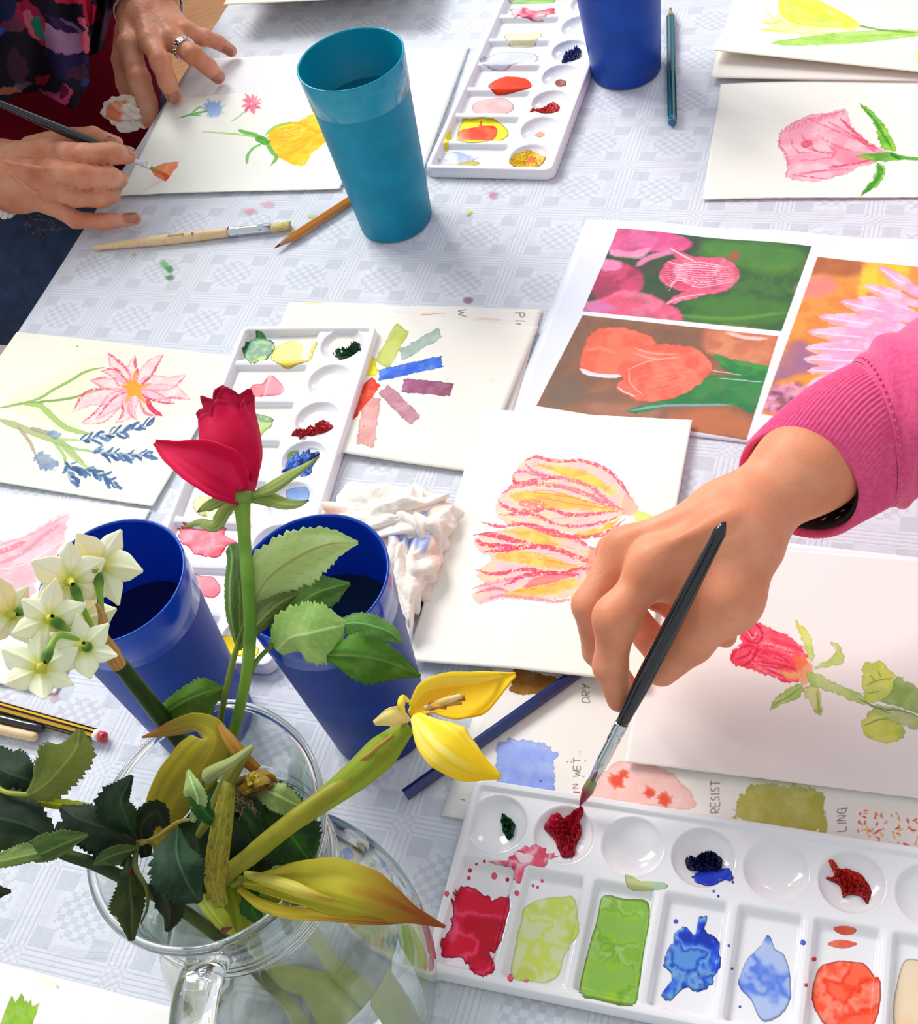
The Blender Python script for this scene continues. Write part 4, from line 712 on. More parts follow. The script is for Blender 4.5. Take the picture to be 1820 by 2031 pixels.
# middle
paint(md, [(496, 677), (520, 668), (545, 685), (540, 702), (527, 716), (499, 723), (485, 703)], ['2a8048', '86be78', '1f6a44', 'a8cc5a'], .0005, label='emerald wash', rough=.15)
paint(md, [(547, 692), (580, 677), (628, 679), (622, 700), (613, 718), (563, 727), (538, 716)], ['f8e25a', 'f4dc6a', 'f2c83a'], .0005, .95, label='yellow wash')
paint(md, [(499, 765), (520, 762), (534, 745), (548, 752), (568, 769), (559, 784), (520, 788), (492, 795)], ['cc3c5a', 'eda0ac', 'd8627a'], .0005, rough=.1, label='rose wash')
paint(md, [(500, 818), (527, 825), (543, 834), (534, 853), (512, 866), (500, 850)], ['7aa230', '1f5a24', '9cb84a'], .0006, rough=.3, label='mossy wash')
paint(md, [(387, 990), (410, 984), (432, 992), (468, 1020), (422, 1027), (383, 1013)], ['e6e6b4', '8a9a3c', 'cfc88a'], .0005, label='olive wash', rough=.2)
paint(md, [(367, 1044), (400, 1050), (446, 1047), (448, 1060), (471, 1078), (450, 1085), (436, 1104), (394, 1100), (362, 1078), (356, 1057)], ['f22c50', 'fb8496', 'f4506c'], .0005, rough=.15, label='pink-red wash')
paint(md, [(380, 1140), (400, 1143), (424, 1146), (438, 1168), (425, 1186), (404, 1184), (380, 1180)], ['f7647c', 'f98496'], .0004, label='pink wash')
paint(md, [(440, 1262), (480, 1266), (512, 1285), (505, 1302), (470, 1300), (438, 1290)], ['f6dc1e', 'f0d010'], .001, name=D, label='yellow dab', zg=.006)
paint(md, [(663, 700), (678, 694), (690, 697), (700, 684), (714, 684), (716, 696), (705, 706), (690, 712), (668, 713)], ['0c3c20', '14502c'], .0025, name=D, lumpy=1, label='dark green dab', rough=.3)
paint(md, [(583, 862), (610, 852), (640, 836), (656, 840), (655, 853), (630, 862), (600, 868)], ['c01426', 'a00c1c'], .0025, name=D, lumpy=.8, label='crimson dab', rough=.25)
paint(md, [(562, 935), (580, 905), (600, 900), (612, 896), (630, 902), (622, 925), (608, 948), (585, 940), (570, 952)], ['122e7c', '6a94e4', '1c48b4'], .002, name=D, lumpy=.6, label='blue dab', rough=.3)
paint(md, [(570, 915), (572, 895), (592, 896), (585, 915)], ['b8cc4a', '8fb04a'], .0005, name=D); paint(md, [(568, 975), (600, 963), (613, 975), (608, 995), (575, 1000)], ['a8c4f2', '8cb0ea'], .0003, .85)
# top
paint(tp, [(913, 246), (935, 241), (982, 242), (1000, 252), (1008, 268), (990, 281), (950, 284), (906, 281)], ['f4ee30', 'ece22a'], .0004, label='lemon wash')
paint(tp, [(910, 262), (930, 256), (948, 252), (950, 235), (954, 234), (958, 250), (982, 252), (987, 266), (971, 281), (915, 280)], ['ff4a1c', 'f23c10', 'ff6a3a'], .0012, label='orange wash')
paint(tp, [(884, 262), (892, 256), (896, 266), (888, 290), (880, 293)], ['f0ea3a'], .0004); paint(tp, [(941, 205), (970, 197), (1000, 196), (1019, 212), (1005, 226), (960, 228), (938, 222)], ['fbd4d0', 'f8c0bc'], .0003, .8, label='pale pink wash')
paint(tp, [(968, 172), (982, 160), (1003, 153), (1030, 154), (1046, 159), (1054, 170), (1046, 178), (1000, 181), (975, 180)], ['ff4414', 'f83a10'], .0012, label='orange wash')
paint(tp, [(1000, 72), (1030, 66), (1070, 66), (1072, 76), (1059, 84), (1010, 85)], ['f8f4d0', 'f6eec0'], .0003, .8); paint(tp, [(960, 118), (1000, 105), (1060, 108), (1060, 125), (1000, 135), (955, 128)], ['e0e4fa', 'eef0fb'], .0003, .7)
paint(tp, [(1012, 22), (1040, 16), (1060, 22), (1095, 18), (1102, 30), (1080, 40), (1035, 42), (1016, 34)], ['f8a4ae', 'e83a58', 'fcd0d4'], .0005, rough=.2, label='pink wash'); paint(tp, [(1010, 2), (1060, 0), (1098, 0), (1096, 6), (1050, 8), (1012, 8)], ['a8d87a', '8ccc5a'], .0003)
paint(tp, [(870, 312), (890, 302), (920, 306), (945, 316), (920, 328), (880, 326)], ['dfe6f8', 'b4c4ee', 'eef0f8'], .0002, .8, rough=.3); paint(tp, [(902, 328), (920, 320), (950, 322), (940, 330)], ['c8b040', 'd8c060'], .0002, .9)
paint(tp, [(1116, 125), (1120, 108), (1135, 104), (1148, 97), (1152, 109), (1140, 124), (1128, 126)], ['0c1438', '2a38b4', '0c1438'], .003, name=D, lumpy=.9, label='navy dab', rough=.3)
paint(tp, [(1100, 163), (1110, 158), (1122, 161), (1120, 170), (1106, 171)], ['8c5040', 'd8b0a0'], .0006, name=D); paint(tp, [(1050, 223), (1068, 219), (1084, 212), (1098, 205), (1110, 211), (1104, 222), (1088, 224), (1070, 224)], ['b41414', 'd42a20'], .002, name=D, lumpy=.6, label='red dab')
paint(tp, [(1060, 268), (1072, 262), (1080, 267), (1070, 272)], ['f8b090'], .0004, name=D); paint(tp, [(1010, 325), (1018, 305), (1035, 296), (1052, 302), (1082, 312), (1068, 330), (1040, 332)], ['d8a400', 'f2d020', 'e0b808'], .0012, name=D, label='ochre yellow dab', lumpy=.5); paint(tp, [(1040, 322), (1052, 314), (1066, 316), (1058, 326)], ['f26a2c'], .0018, name=D)

# stains on the tablecloth: thin dried films lying on the weave
def stain(pts, cols, alpha=.7):
    q = catmull(np.array([P(*p, .0002)[:2] for p in pts]), 6, True); c = q.mean(0); n = len(q); V, A = [(c[0], c[1], .00035)], [(*lin(cols[0]), alpha)]
    for f, al in ((.55, alpha), (.85, alpha*.7), (1.05, 0)):
        for i in range(n): p = c+(q[i]-c)*f*(1+.25*(R.random()-.5)); V.append((p[0], p[1], .00035)); A.append((*lin(R.choice(cols)), al))
    Fc = [(0, 1+i, 1+(i+1) % n) for i in range(n)]+[(1+r*n+i, 1+(r+1)*n+i, 1+(r+1)*n+(i+1) % n, 1+r*n+(i+1) % n) for r in range(2) for i in range(n)]
    o = mesh_obj('paint_stain', V, Fc, m_dry, cloth, col=A); o['label'] = 'small dried paint stain'
for pts, c, a in [([(315, 520), (325, 514), (334, 522), (328, 532), (318, 528)], ['5ab84a', '8ccc7a'], .6), ([(326, 530), (338, 526), (344, 533), (334, 540)], ['2c9a30', '3aa83c'], .8), ([(326, 548), (340, 545), (345, 550), (334, 554)], ['2a9430'], .8),
                  ([(968, 382), (978, 378), (988, 384), (982, 394), (970, 393)], ['c86a90', 'e8a8c0'], .5), ([(918, 592), (930, 588), (940, 594), (932, 602), (920, 602)], ['8a5a8a', 'b088a8'], .6), ([(922, 424), (930, 417), (937, 419), (928, 427)], ['d8dc4a'], .8),
                  ([(480, 418), (500, 412), (512, 420), (495, 426)], ['f2a0b4', 'f8c0cc'], .6), ([(515, 404), (530, 398), (545, 402), (540, 412), (522, 410)], ['f4a8bc', 'f8c8d4'], .5), ([(260, 505), (266, 500), (270, 504), (264, 508)], ['e0b84a'], .7), ([(605, 425), (620, 420), (630, 428), (615, 432)], ['cfe6a0'], .5),
                  ([(95, 1382), (110, 1376), (118, 1384), (104, 1392)], ['f0b0c0'], .5), ([(1060, 345), (1090, 342), (1092, 352), (1062, 353)], ['e8e070', 'f0e890'], .5), ([(265, 1425), (280, 1420), (285, 1432), (272, 1436)], ['f0d0c0'], .4)]:
    stain(pts, c, a)

# ---------------------------------------------------------------- pencils and brushes
def frame_of(a, b):
    d = norm(np.asarray(b, float)-np.asarray(a, float)); s = norm(np.cross(d, [0, 0, 1.0])); u = np.cross(s, d); return d, s, u
def prism(path, rad_list, seg, rot=0.0, caps=True):
    a, b = np.asarray(path[0], float), np.asarray(path[-1], float); d, s, u = frame_of(a, b); V = []
    for p, r in zip(path, rad_list):
        for k in range(seg): q = 2*math.pi*k/seg+rot; V.append(np.asarray(p, float)+s*math.cos(q)*r+u*math.sin(q)*r)
    n = len(path); Fc = [(i*seg+k, i*seg+(k+1) % seg, (i+1)*seg+(k+1) % seg, (i+1)*seg+k) for i in range(n-1) for k in range(seg)]
    if caps: Fc += [tuple(range(seg))[::-1], tuple((n-1)*seg+k for k in range(seg))]
    return V, Fc
m_pwood = mat('pencil_cedar', 'c99a74', .7, 'b58560', 90); m_graph = mat('graphite', '3a3a3e', .35); m_steel = mat('bright_ferrule', 'd8dade', .18, metal=1.0, spec=.8)
def pencil(label, a, b, cols, sharp=True, L=None, end=None, r=.0036, zlift=(0, 0), stripes=None):
    """a = tip (or far end), b = blunt end, both pixels on the table"""
    A = P(*a, r+zlift[0]); B = P(*b, r+zlift[1]); d = norm(B-A)
    if L: B = A+d*L
    t = thing('pencil', label, 'pencil', A)
    s = .016 if sharp else 0
    m1 = mat('pencil_lacquer', cols[0], .25, coat=.4); V, Fc = prism([A+d*s, B-d*.0008, B], [r, r, r*.85], 6, math.pi/6)
    o = mesh_obj('barrel', V, Fc, m1, smooth=False); under(o, t)
    if stripes:
        m2 = mat('pencil_stripe', stripes, .25, coat=.4); dd, ss, uu = frame_of(A, B)
        for k in (range(6)):
            q = 2*math.pi*k/6+math.pi/6; p = (ss*math.cos(q)+uu*math.sin(q))*r*.985; V, Fc = prism([A+d*(s+.001)+p, B-d*.006+p], [.0007, .0007], 6); under(mesh_obj('stripe', V, Fc, m2), t)
    if sharp:
        V, Fc = prism([A+d*.006, A+d*.0165], [.0014, r*.93], 24, caps=False); under(mesh_obj('sharpened_cone', V, Fc, m_pwood), t)
        V, Fc = prism([A, A+d*.0062], [.0002, .00145], 16); under(mesh_obj('lead', V, Fc, mat('coloured_lead', cols[1], .4) if len(cols) > 1 else m_graph), t)
    if end:
        m3 = mat('pencil_end', end[0], .3, coat=.4)
        if len(end) > 1:
            V, Fc = prism([B-d*.006, B-d*.002], [r*1.03, r*1.03], 24); under(mesh_obj('end_band', V, Fc, mat('end_band_white', end[1], .4)), t)
        V, Fc = prism([B-d*.002, B+d*.0012, B+d*.0022, B+d*.0026], [r*1.02, r*1.0, r*.75, r*.3], 24); under(mesh_obj('dipped_end', V, Fc, m3), t)
    return t
pencil('teal hexagonal pencil with dark stripes lying beside the topmost blue beaker', (1329, 14), (1333, 242), ('1a7f92', '2a3a3e'), end=('176a88',), stripes='14262e')
pencil('orange pencil with a sharpened point running behind the teal beaker', (543, 493), (690, 399), ('d8831c', '6a3a20'), L=.105)
pencil('dark blue unsharpened pencil running from the cloth under the striped tulip sheet', (803, 1577), (1122, 1350), ('1c2f66',), sharp=False, L=.150, zlift=(0, .0012))
pencil('black and yellow striped pencil with a red end at the left edge', (-330, 1310), (204, 1462), ('eeb029',), L=None, end=('c32430', 'f0e8e0'), stripes='17130f')
def brush(label, pts, radii, handle, ferr, bris, bcols, name='paintbrush', ppm=None, text=None, htip=None):
    """pts: 3-D handle path from the blunt end to the ferrule, ferrule end, bristle tip"""
    t = thing(name, label, 'paintbrush', pts[0])
    return t
def build_brush(label, H0, F0, F1, T, rh, rf, handle_mat, bristle_mat, flatend=False, tipcol=None, nrm=None, blunt_r=.0016, group=None):
    H0, F0, F1, T = [np.asarray(v, float) for v in (H0, F0, F1, T)]; t = thing('paintbrush', label, 'paintbrush', H0, group)
    L = np.linalg.norm(F0-H0); d = norm(F0-H0); ss = np.linspace(0, 1, 24)
    rr = [(blunt_r*math.sqrt(min(1, s/.02+.05)) if s < .02 else blunt_r+(rh-blunt_r)*float(sst(0, .62, s))-(rh-rf*.95)*float(sst(.72, 1, s))) for s in ss]
    V, Fc = tube([H0+(F0-H0)*s for s in ss], rr, 24); under(mesh_obj('handle', V, Fc, handle_mat), t)
    path = [F0-d*.002, F0, F0+(F1-F0)*.12, F0+(F1-F0)*.16, F0+(F1-F0)*.2, F0+(F1-F0)*.26, F0+(F1-F0)*.3, F0+(F1-F0)*.6, F1]
    fr = [rf*1.02, rf*1.04, rf*1.04, rf*.92, rf*1.02, rf*1.02, rf*.93, rf*.95, rf*(.95 if flatend else .72)]
    V, Fc = tube(path, fr, 24); under(mesh_obj('ferrule', V, Fc, m_steel), t)
    k = [F1-d*.001, F1+(T-F1)*.15, F1+(T-F1)*.4, F1+(T-F1)*.7, F1+(T-F1)*.92, T]
    r2 = [rf*.95, rf*1.05, rf*1.12, rf*1.1, rf*1.05, rf*.9] if flatend else [rf*.68, rf*.85, rf*.9, rf*.55, rf*.2, .0001]
    n2 = 20; V, Fc = tube(catmull(np.array(k), 4), np.interp(np.linspace(0, 5, 21), range(6), r2), n2, flat=((0, 0, 1), .62) if flatend else None)
    if flatend:
        V = [np.asarray(v)+ (d*R.uniform(-.0012, .0012) if i//n2 >= 18 else 0) for i, v in enumerate(V)]
    colr = [(*lin(tipcol(i//n2/20 if i < 21*n2 else (0 if i == 21*n2 else 1))), 1) for i in range(len(V))] if tipcol else None
    under(mesh_obj('bristles', V, Fc, bristle_mat, col=colr), t); return t
m_bwood = mat('bare_beech', 'e9cba0', .5, 'dfbc8c', 60, stretch=(2, 14, 2)); m_hog = mat('hog_bristle', 'dcc98a', .7, 'bfa663', 400, .5, 900)
z_ = .0042; wb = build_brush('bare wooden flat brush with bristles, lying between the left hand and the teal beaker', P(182, 492, .0030), P(458, 460, z_), P(537, 452, z_), P(576, 447, .003), .0046, .0042, m_bwood, m_hog, True, blunt_r=.0026)
# lettering stamped on the handle
A, B = P(458, 460, z_), P(182, 492, .0030); dd = norm(B-A); up = np.array([0, 0, 1.0]); sd_ = norm(np.cross(up, dd))
def lettering(txt, centre, dx, dy, size, m, parent, name='lettering'):
    cu = bpy.data.curves.new(name, 'FONT'); cu.body = txt; cu.size = size; cu.align_x = 'CENTER'; cu.align_y = 'CENTER'; cu.extrude = 0.00003
    ob = bpy.data.objects.new(name, cu); COL.objects.link(ob); dg = bpy.context.evaluated_depsgraph_get(); me = bpy.data.meshes.new_from_object(ob.evaluated_get(dg)); bpy.data.objects.remove(ob)
    Mx = Matrix.Identity(4); dz = np.cross(dx, dy)
    for i in range(3): Mx[i][0] = dx[i]; Mx[i][1] = dy[i]; Mx[i][2] = dz[i]; Mx[i][3] = centre[i]
    me.transform(Mx); me.materials.clear(); me.materials.append(m); o = bpy.data.objects.new(name, me); COL.objects.link(o); under(o, parent)
    for p in me.polygons: p.use_smooth = False
    return o
m_ink = mat('black_ink', '1c1a18', .6)
_ca = np.array([*(P(392, 463, .0085)[:2]), 0]); _cb = np.array([*(P(353, 467, .0085)[:2]), 0])
for txt, u_, sz in (('8', 387, .0042), ('Seawhite', 354, .0042)):
    f = (458-u_)/(458-182); c_ = A+(B-A)*f; rloc = .0046 if f < .35 else .0044
    # the stamped name bends over the round handle: tilt it to face outward and up
    tilt = .35; n_ = norm(up*math.cos(tilt)+sd_*math.sin(tilt)*(1 if sd_[1] < 0 else -1)); lettering(txt, c_+n_*(rloc+.00015), dd, norm(np.cross(n_, dd)), sz, m_ink, wb)
# handle ends at the left edge
m_blk = mat('black_lacquer', '14151c', .15, coat=.6)
def rod(name, label, cat, a, b, r0_, r1_, m, z=.004):
    A, B = P(*a, z), P(*b, z); t = thing(name, label, cat, A); k = 14; ss = np.linspace(0, 1, k); L_ = np.linalg.norm(B-A)
    rr = [r0_+(r1_-r0_)*s for s in ss]; V, Fc = tube(list(A+(B-A)*s for s in ss)+[B+norm(B-A)*r1_*.5, B+norm(B-A)*r1_*.8], rr+[r1_*.75, r1_*.2], 20); under(mesh_obj('handle', V, Fc, m), t); return t
rod('paintbrush', 'black lacquered brush handle lying against the striped pencil at the left edge', 'paintbrush', (-260, 1362), (82, 1445), .0036, .0026, m_blk)
rod('paintbrush', 'bare wooden brush handle poking in at the left edge, nearest the rose leaves', 'paintbrush', (-240, 1395), (68, 1462), .0042, .0030, m_bwood)
# ---------------------------------------------------------------- crumpled tissues
def tissue(name, label, c, rx, ry, rz, seed, ang=0, ribs=7, cols=None, m=None, tip=None):
    V, A = [], []; nu, nv = 170, 84; rs = np.random.RandomState(seed); N1 = rs.randn(5, 3); N1 /= np.linalg.norm(N1, axis=1)[:, None]; N2 = rs.randn(9, 3); N2 /= np.linalg.norm(N2, axis=1)[:, None]; p1, p2 = rs.rand(5)*6.28, rs.rand(9)*6.28
    for j in range(nv+1):
        th = math.pi*j/nv
        for i in range(nu):
            a = 2*math.pi*i/nu; d = np.array([math.sin(th)*math.cos(a), math.sin(th)*math.sin(a), math.cos(th)]); w = d+.22*np.sin(N2[:3]@d*5+p2[:3])
            r1 = np.abs(np.sin(N1@w*2.6+p1)); r2 = np.abs(np.sin(N2@w*6.5+p2)); rr = .62+.46*(r1[0]*.5+r1[1]*.5)+.22*(.5-r1[2])+.10*(.6-r2[0])+.08*(.6-r2[1])+.15*(r2[2]-.5)+.06*(.6-r2[3])+.12*(r2[4]-.5)+.08*(r2[5]-.5)
            x, y, z = rx*rr*d[0], ry*rr*d[1], rz*rr*d[2]; X_, Y_ = x*math.cos(ang)-y*math.sin(ang), x*math.sin(ang)+y*math.cos(ang)
            V.append((c[0]+X_, c[1]+Y_, max(c[2]+z, .0006) if name == 'crumpled_tissue' else c[2]+z))
            f = float(np.clip((math.sin(N1[3]@d*3.2+p1[3])+math.sin(N1[4]@d*4.6+p1[4])-.75)/.5, 0, 1))*.75; k = int((math.sin(N2[8]@d*3+p2[8])*.5+.5)*len(cols)*.999); cc_ = srgb('f8efe2')*(1-f)+srgb(cols[k])*f
            A.append((*lin(cc_), 1))
    Fc = [(j*nu+i, j*nu+(i+1) % nu, (j+1)*nu+(i+1) % nu, (j+1)*nu+i) for j in range(nv) for i in range(nu)]
    return mesh_obj(name, V, Fc, m, col=A)
def tissue_mat(name):
    t = NT(name); b = t.b; b.inputs['Roughness'].default_value = .9; b.inputs['Specular IOR Level'].default_value = .1; at = t.n('ShaderNodeVertexColor', layer_name='tint'); t.l(at.outputs['Color'], b.inputs['Base Color'])
    b.inputs['Subsurface Weight'].default_value = .4; b.inputs['Subsurface Radius'].default_value = (1, .9, .8); b.inputs['Subsurface Scale'].default_value = .003
    tc = t.n('ShaderNodeTexCoord'); no = t.n('ShaderNodeTexVoronoi', i_Scale=190.0); no.feature = 'DISTANCE_TO_EDGE'; t.l(tc.outputs['Object'], no.inputs['Vector']); bm = t.n('ShaderNodeBump', i_Strength=.5, i_Distance=.0012); t.l(no.outputs['Distance'], bm.inputs['Height']); t.l(bm.outputs[0], b.inputs['Normal']); return t.m
m_tis = tissue_mat('paper_tissue')
c1 = P(755, 1050, .012); c2 = P(800, 1130, .010)
tx = thing('crumpled_tissue', 'crumpled white tissue with orange and blue smudges beside the striped tulip sheet', 'tissue', (c1[0], c1[1], 0))
def tis_part(c, rx, ry, rz, seed, ang, ribs, cols): o = tissue('crumpled_tissue', '', c, rx, ry, rz, seed, ang, ribs, cols, m_tis); o.name = 'tissue_fold'; under(o, tx)
tis_part(P(752, 1038, .010), .046, .030, .020, 3, -.3, 7, ['f4b49a', 'a4b4ec', 'f8d0b0']); tis_part(P(822, 1040, .008), .026, .034, .016, 8, .6, 6, ['c8d4a8', 'd8dcec', 'e8e4b0']); tis_part(P(806, 1125, .008), .020, .046, .018, 5, -.25, 6, ['9cb0ee', 'a8b8f0', 'f0c8b8'])
# ---------------------------------------------------------------- bodies: blended round cones, turned into one surface
def smin(a, b, k):
    h = np.clip(.5+.5*(b-a)/k, 0, 1); return b*(1-h)+a*h-k*h*(1-h)
class Field:
    def __init__(s, lo, hi, h):
        s.lo = np.array(lo, float); s.h = h; s.n = np.ceil((np.array(hi)-s.lo)/h).astype(int)+1; s.F = np.full(s.n, 1.0, np.float32)
    def box(s, prims, pad):
        pts = np.array([p for q in prims for p in (q[0], q[1])]); r = max(max(q[2], q[3]) for q in prims)+pad
        a = np.clip(np.floor((pts.min(0)-r-s.lo)/s.h).astype(int), 0, s.n-1); b = np.clip(np.ceil((pts.max(0)+r-s.lo)/s.h).astype(int)+1, 1, s.n); return tuple(slice(x, max(y, x+1)) for x, y in zip(a, b))
    def grid(s, sl): return [s.lo[i]+s.h*np.arange(sl[i].start, sl[i].stop, dtype=np.float32).reshape([-1 if j == i else 1 for j in range(3)]) for i in range(3)]
    def group(s, prims, k, sl):
        X, Y, Z = s.grid(sl); G = None
        for q in prims:
            a, b, ra, rb = q[:4]; e = np.asarray(b, float)-a; L = float(e@e)+1e-12
            px_, py_, pz_ = X-a[0], Y-a[1], Z-a[2]; t = np.clip((px_*e[0]+py_*e[1]+pz_*e[2])/L, 0, 1)
            dx, dy, dz = px_-t*e[0], py_-t*e[1], pz_-t*e[2]
            if len(q) > 4 and q[4] is not None:      # flattened along a normal: (n, ratio)
                nn, ra_ = q[4]; dn = dx*nn[0]+dy*nn[1]+dz*nn[2]; f = 1/ra_-1; dx, dy, dz = dx+dn*nn[0]*f, dy+dn*nn[1]*f, dz+dn*nn[2]*f
                d = (np.sqrt(dx*dx+dy*dy+dz*dz)-(ra+(rb-ra)*t))*(.5+.5*ra_)
            else: d = np.sqrt(dx*dx+dy*dy+dz*dz)-(ra+(rb-ra)*t)
            G = d if G is None else smin(G, d, k)
        return G.astype(np.float32)
    def base(s, prims, k): sl = s.box(prims, .03); s.F[sl] = smin(s.F[sl], s.group(prims, k, sl), k)
    def fingers(s, groups, k, kin=.004):
        B = s.F.copy()
        for g in groups: sl = s.box(g, .02); G = s.group(g, kin, sl); s.F[sl] = np.minimum(s.F[sl], smin(B[sl], G, k))
    def carve(s, prims, k):
        for q in prims: sl = s.box([q], .012); s.F[sl] = -smin(-s.F[sl], s.group([q], k, sl), k)
    def ridge(s, prims, k):
        for q in prims: sl = s.box([q], .015); s.F[sl] = smin(s.F[sl], s.group([q], k, sl), k)
    def mesh(s):
        F = s.F; n = F.shape; neg = F < 0; V = np.zeros((n[0]-1, n[1]-1, n[2]-1, 3), np.float32); cnt = np.zeros((n[0]-1, n[1]-1, n[2]-1), np.float32)
        crossings = []
        for ax in range(3):
            a = [slice(None)]*3; b = [slice(None)]*3; a[ax] = slice(0, -1); b[ax] = slice(1, None); fa, fb = F[tuple(a)], F[tuple(b)]
            ix = np.argwhere(neg[tuple(a)] != neg[tuple(b)]); va, vb = fa[tuple(ix.T)], fb[tuple(ix.T)]; t = va/(va-vb); p = ix.astype(np.float32); p[:, ax] += t
            o = [i for i in range(3) if i != ax]
            for d0 in (0, -1):
                for d1 in (0, -1):
                    c = ix.copy(); c[:, o[0]] += d0; c[:, o[1]] += d1; ok = np.all(c >= 0, 1) & np.all(c < np.array(n)-1, 1); c = c[ok]
                    np.add.at(V, tuple(c.T), p[ok]); np.add.at(cnt, tuple(c.T), 1)
            crossings.append((ax, ix, va < 0))
        act = cnt > 0; idx = np.full(cnt.shape, -1, int); idx[act] = np.arange(act.sum()); P_ = V[act]/cnt[act][:, None]*s.h+s.lo
        Q = []
        for ax, ix, inside in crossings:
            o = [i for i in range(3) if i != ax]; ok = (ix[:, o[0]] > 0) & (ix[:, o[1]] > 0) & np.all(ix[:, o] < (np.array(n)-1)[o], 1); ix = ix[ok]; ins = inside[ok]; c = []
            for d0, d1 in ((-1, -1), (0, -1), (0, 0), (-1, 0)): q = ix.copy(); q[:, o[0]] += d0; q[:, o[1]] += d1; c.append(idx[tuple(q.T)])
            q = np.stack(c, 1); fl = ins if ax != 1 else ~ins; q[~fl] = q[~fl][:, ::-1]; Q.append(q)
        return P_, np.concatenate(Q)
def np_mesh(name, V, Q, m, parent, extra=None):
    me = bpy.data.meshes.new(name); V = np.asarray(V, np.float32); Q = np.asarray(Q, np.int32)
    me.vertices.add(len(V)); me.vertices.foreach_set('co', V.ravel()); me.loops.add(Q.size); me.loops.foreach_set('vertex_index', Q.ravel())
    me.polygons.add(len(Q)); me.polygons.foreach_set('loop_start', np.arange(0, Q.size, 4, dtype=np.int32)); me.polygons.foreach_set('loop_total', np.full(len(Q), 4, np.int32)); me.update(calc_edges=True); me.validate()
    me.polygons.foreach_set('use_smooth', [True]*len(me.polygons)); me.materials.append(m); o = bpy.data.objects.new(name, me); COL.objects.link(o); under(o, parent); return o
def J(u, v, z, rpx): p = P(u, v, z); return (p, rad(p, rpx))
def chain(js, flat=None): return [(a[0], b[0], a[1], b[1], flat) for a, b in zip(js[:-1], js[1:])]
def towards_cam(p): return norm(_C-np.asarray(p))
def nail(parent, tip, back, r, w, l, m, roll=0.0, off=.0, name='fingernail', pull=.35):
    """a curved nail plate on the upper side of a fingertip"""
    tip, back = np.asarray(tip, float), np.asarray(back, float); d = norm(tip-back); n = towards_cam(tip); n = norm(n-d*(n@d)); s = np.cross(d, n); n = norm(n*math.cos(roll)+s*math.sin(roll)); s = np.cross(d, n)
    c = tip-d*l*pull; V = []; nu, nv = 12, 12
    for j in range(nv+1):
        t = j/nv; x = (t-.5)*l; wk = w/2*(1-max(0, (t-.55)/.45)**2.6*.55-max(0, (.35-t)/.35)**2.2*.5)
        for i in range(nu+1):
            q = (i/nu*2-1)*wk; rr = r*1.02; a = q/rr; V.append(c+d*x+s*math.sin(a)*rr+n*(math.cos(a)*rr+off-.0004-.9*max(0, t-.55)**2*l*.25))
    Fc = [(j*(nu+1)+i, j*(nu+1)+i+1, (j+1)*(nu+1)+i+1, (j+1)*(nu+1)+i) for j in range(nv) for i in range(nu)]
    o = mesh_obj(name, V, Fc, m); so = o.modifiers.new('th', 'SOLIDIFY'); so.thickness = .0006; so.offset = 0; under(o, parent); return o
def skin_mat(name, c1, c2, c3, fine=500, bump=.35, vein=None, big=.0):
    t = NT(name); b = t.b; b.inputs['Roughness'].default_value = .5; b.inputs['Specular IOR Level'].default_value = .35
    b.inputs['Subsurface Weight'].default_value = .22; b.inputs['Subsurface Radius'].default_value = (1, .35, .18); b.inputs['Subsurface Scale'].default_value = .006
    tc = t.n('ShaderNodeTexCoord'); n1 = t.n('ShaderNodeTexNoise', i_Scale=38.0, i_Detail=5.0); t.l(tc.outputs['Object'], n1.inputs['Vector'])
    rp = t.n('ShaderNodeValToRGB'); e = rp.color_ramp.elements; e[0].position = .3; e[0].color = (*lin(c1), 1); e[1].position = .7; e[1].color = (*lin(c2), 1); m_ = e.new(.5); m_.color = (*lin(c3), 1); t.l(n1.outputs['Fac'], rp.inputs[0]); t.l(rp.outputs[0], b.inputs['Base Color'])
    vo = t.n('ShaderNodeTexVoronoi', i_Scale=float(fine)); vo.feature = 'DISTANCE_TO_EDGE'; t.l(tc.outputs['Object'], vo.inputs['Vector']); bm = t.n('ShaderNodeBump', i_Strength=bump, i_Distance=.0003); t.l(vo.outputs['Distance'], bm.inputs['Height'])
    n3 = t.n('ShaderNodeTexNoise', i_Scale=110.0, i_Detail=6.0, i_Distortion=1.2); t.l(tc.outputs['Object'], n3.inputs['Vector']); b3 = t.n('ShaderNodeBump', i_Strength=.25+big, i_Distance=.0012); t.l(n3.outputs['Fac'], b3.inputs['Height']); t.l(bm.outputs[0], b3.inputs['Normal']); t.l(b3.outputs[0], b.inputs['Normal']); return t.m

# ================================================================ the right-hand person: arm in a pink sweatshirt with a brush
BT, BE = P(1149, 1599, .0135), P(1437, 1035, .155)
def on_brush(yy_):
    a, b_ = 0., 1.
    for _ in range(40):
        m_ = (a+b_)/2
        if px(BT+(BE-BT)*m_)[1] > yy_: a = m_
        else: b_ = m_
    return BT+(BE-BT)*a
m_skinR = skin_mat('young_skin', 'df8a62', 'f1a680', 'e79872', 620, .25)
pR = thing('person', 'person reaching in from the right in a pink ribbed-cuff sweatshirt, dipping a brush', 'person', P(1760, 860, 0))
jw, jf = J(1478, 1022, .112, 88), J(1606, 920, .118, 106)
f = Field(np.array([.0, .30, .0]), np.array([.42, .66, .20]), .00135)
nb = np.array([.25, -.1, 1.0]); nb = norm(nb)
MC = {'i': J(1296, 1122, .112, 40), 'm': J(1240, 1092, .100, 40), 'r': J(1225, 1098, .080, 36), 'p': J(1250, 1120, .062, 32)}
WR = {'i': J(1452, 1062, .116, 52), 'm': J(1430, 1025, .112, 52), 'r': J(1440, 1010, .098, 46), 'p': J(1460, 1020, .085, 42)}
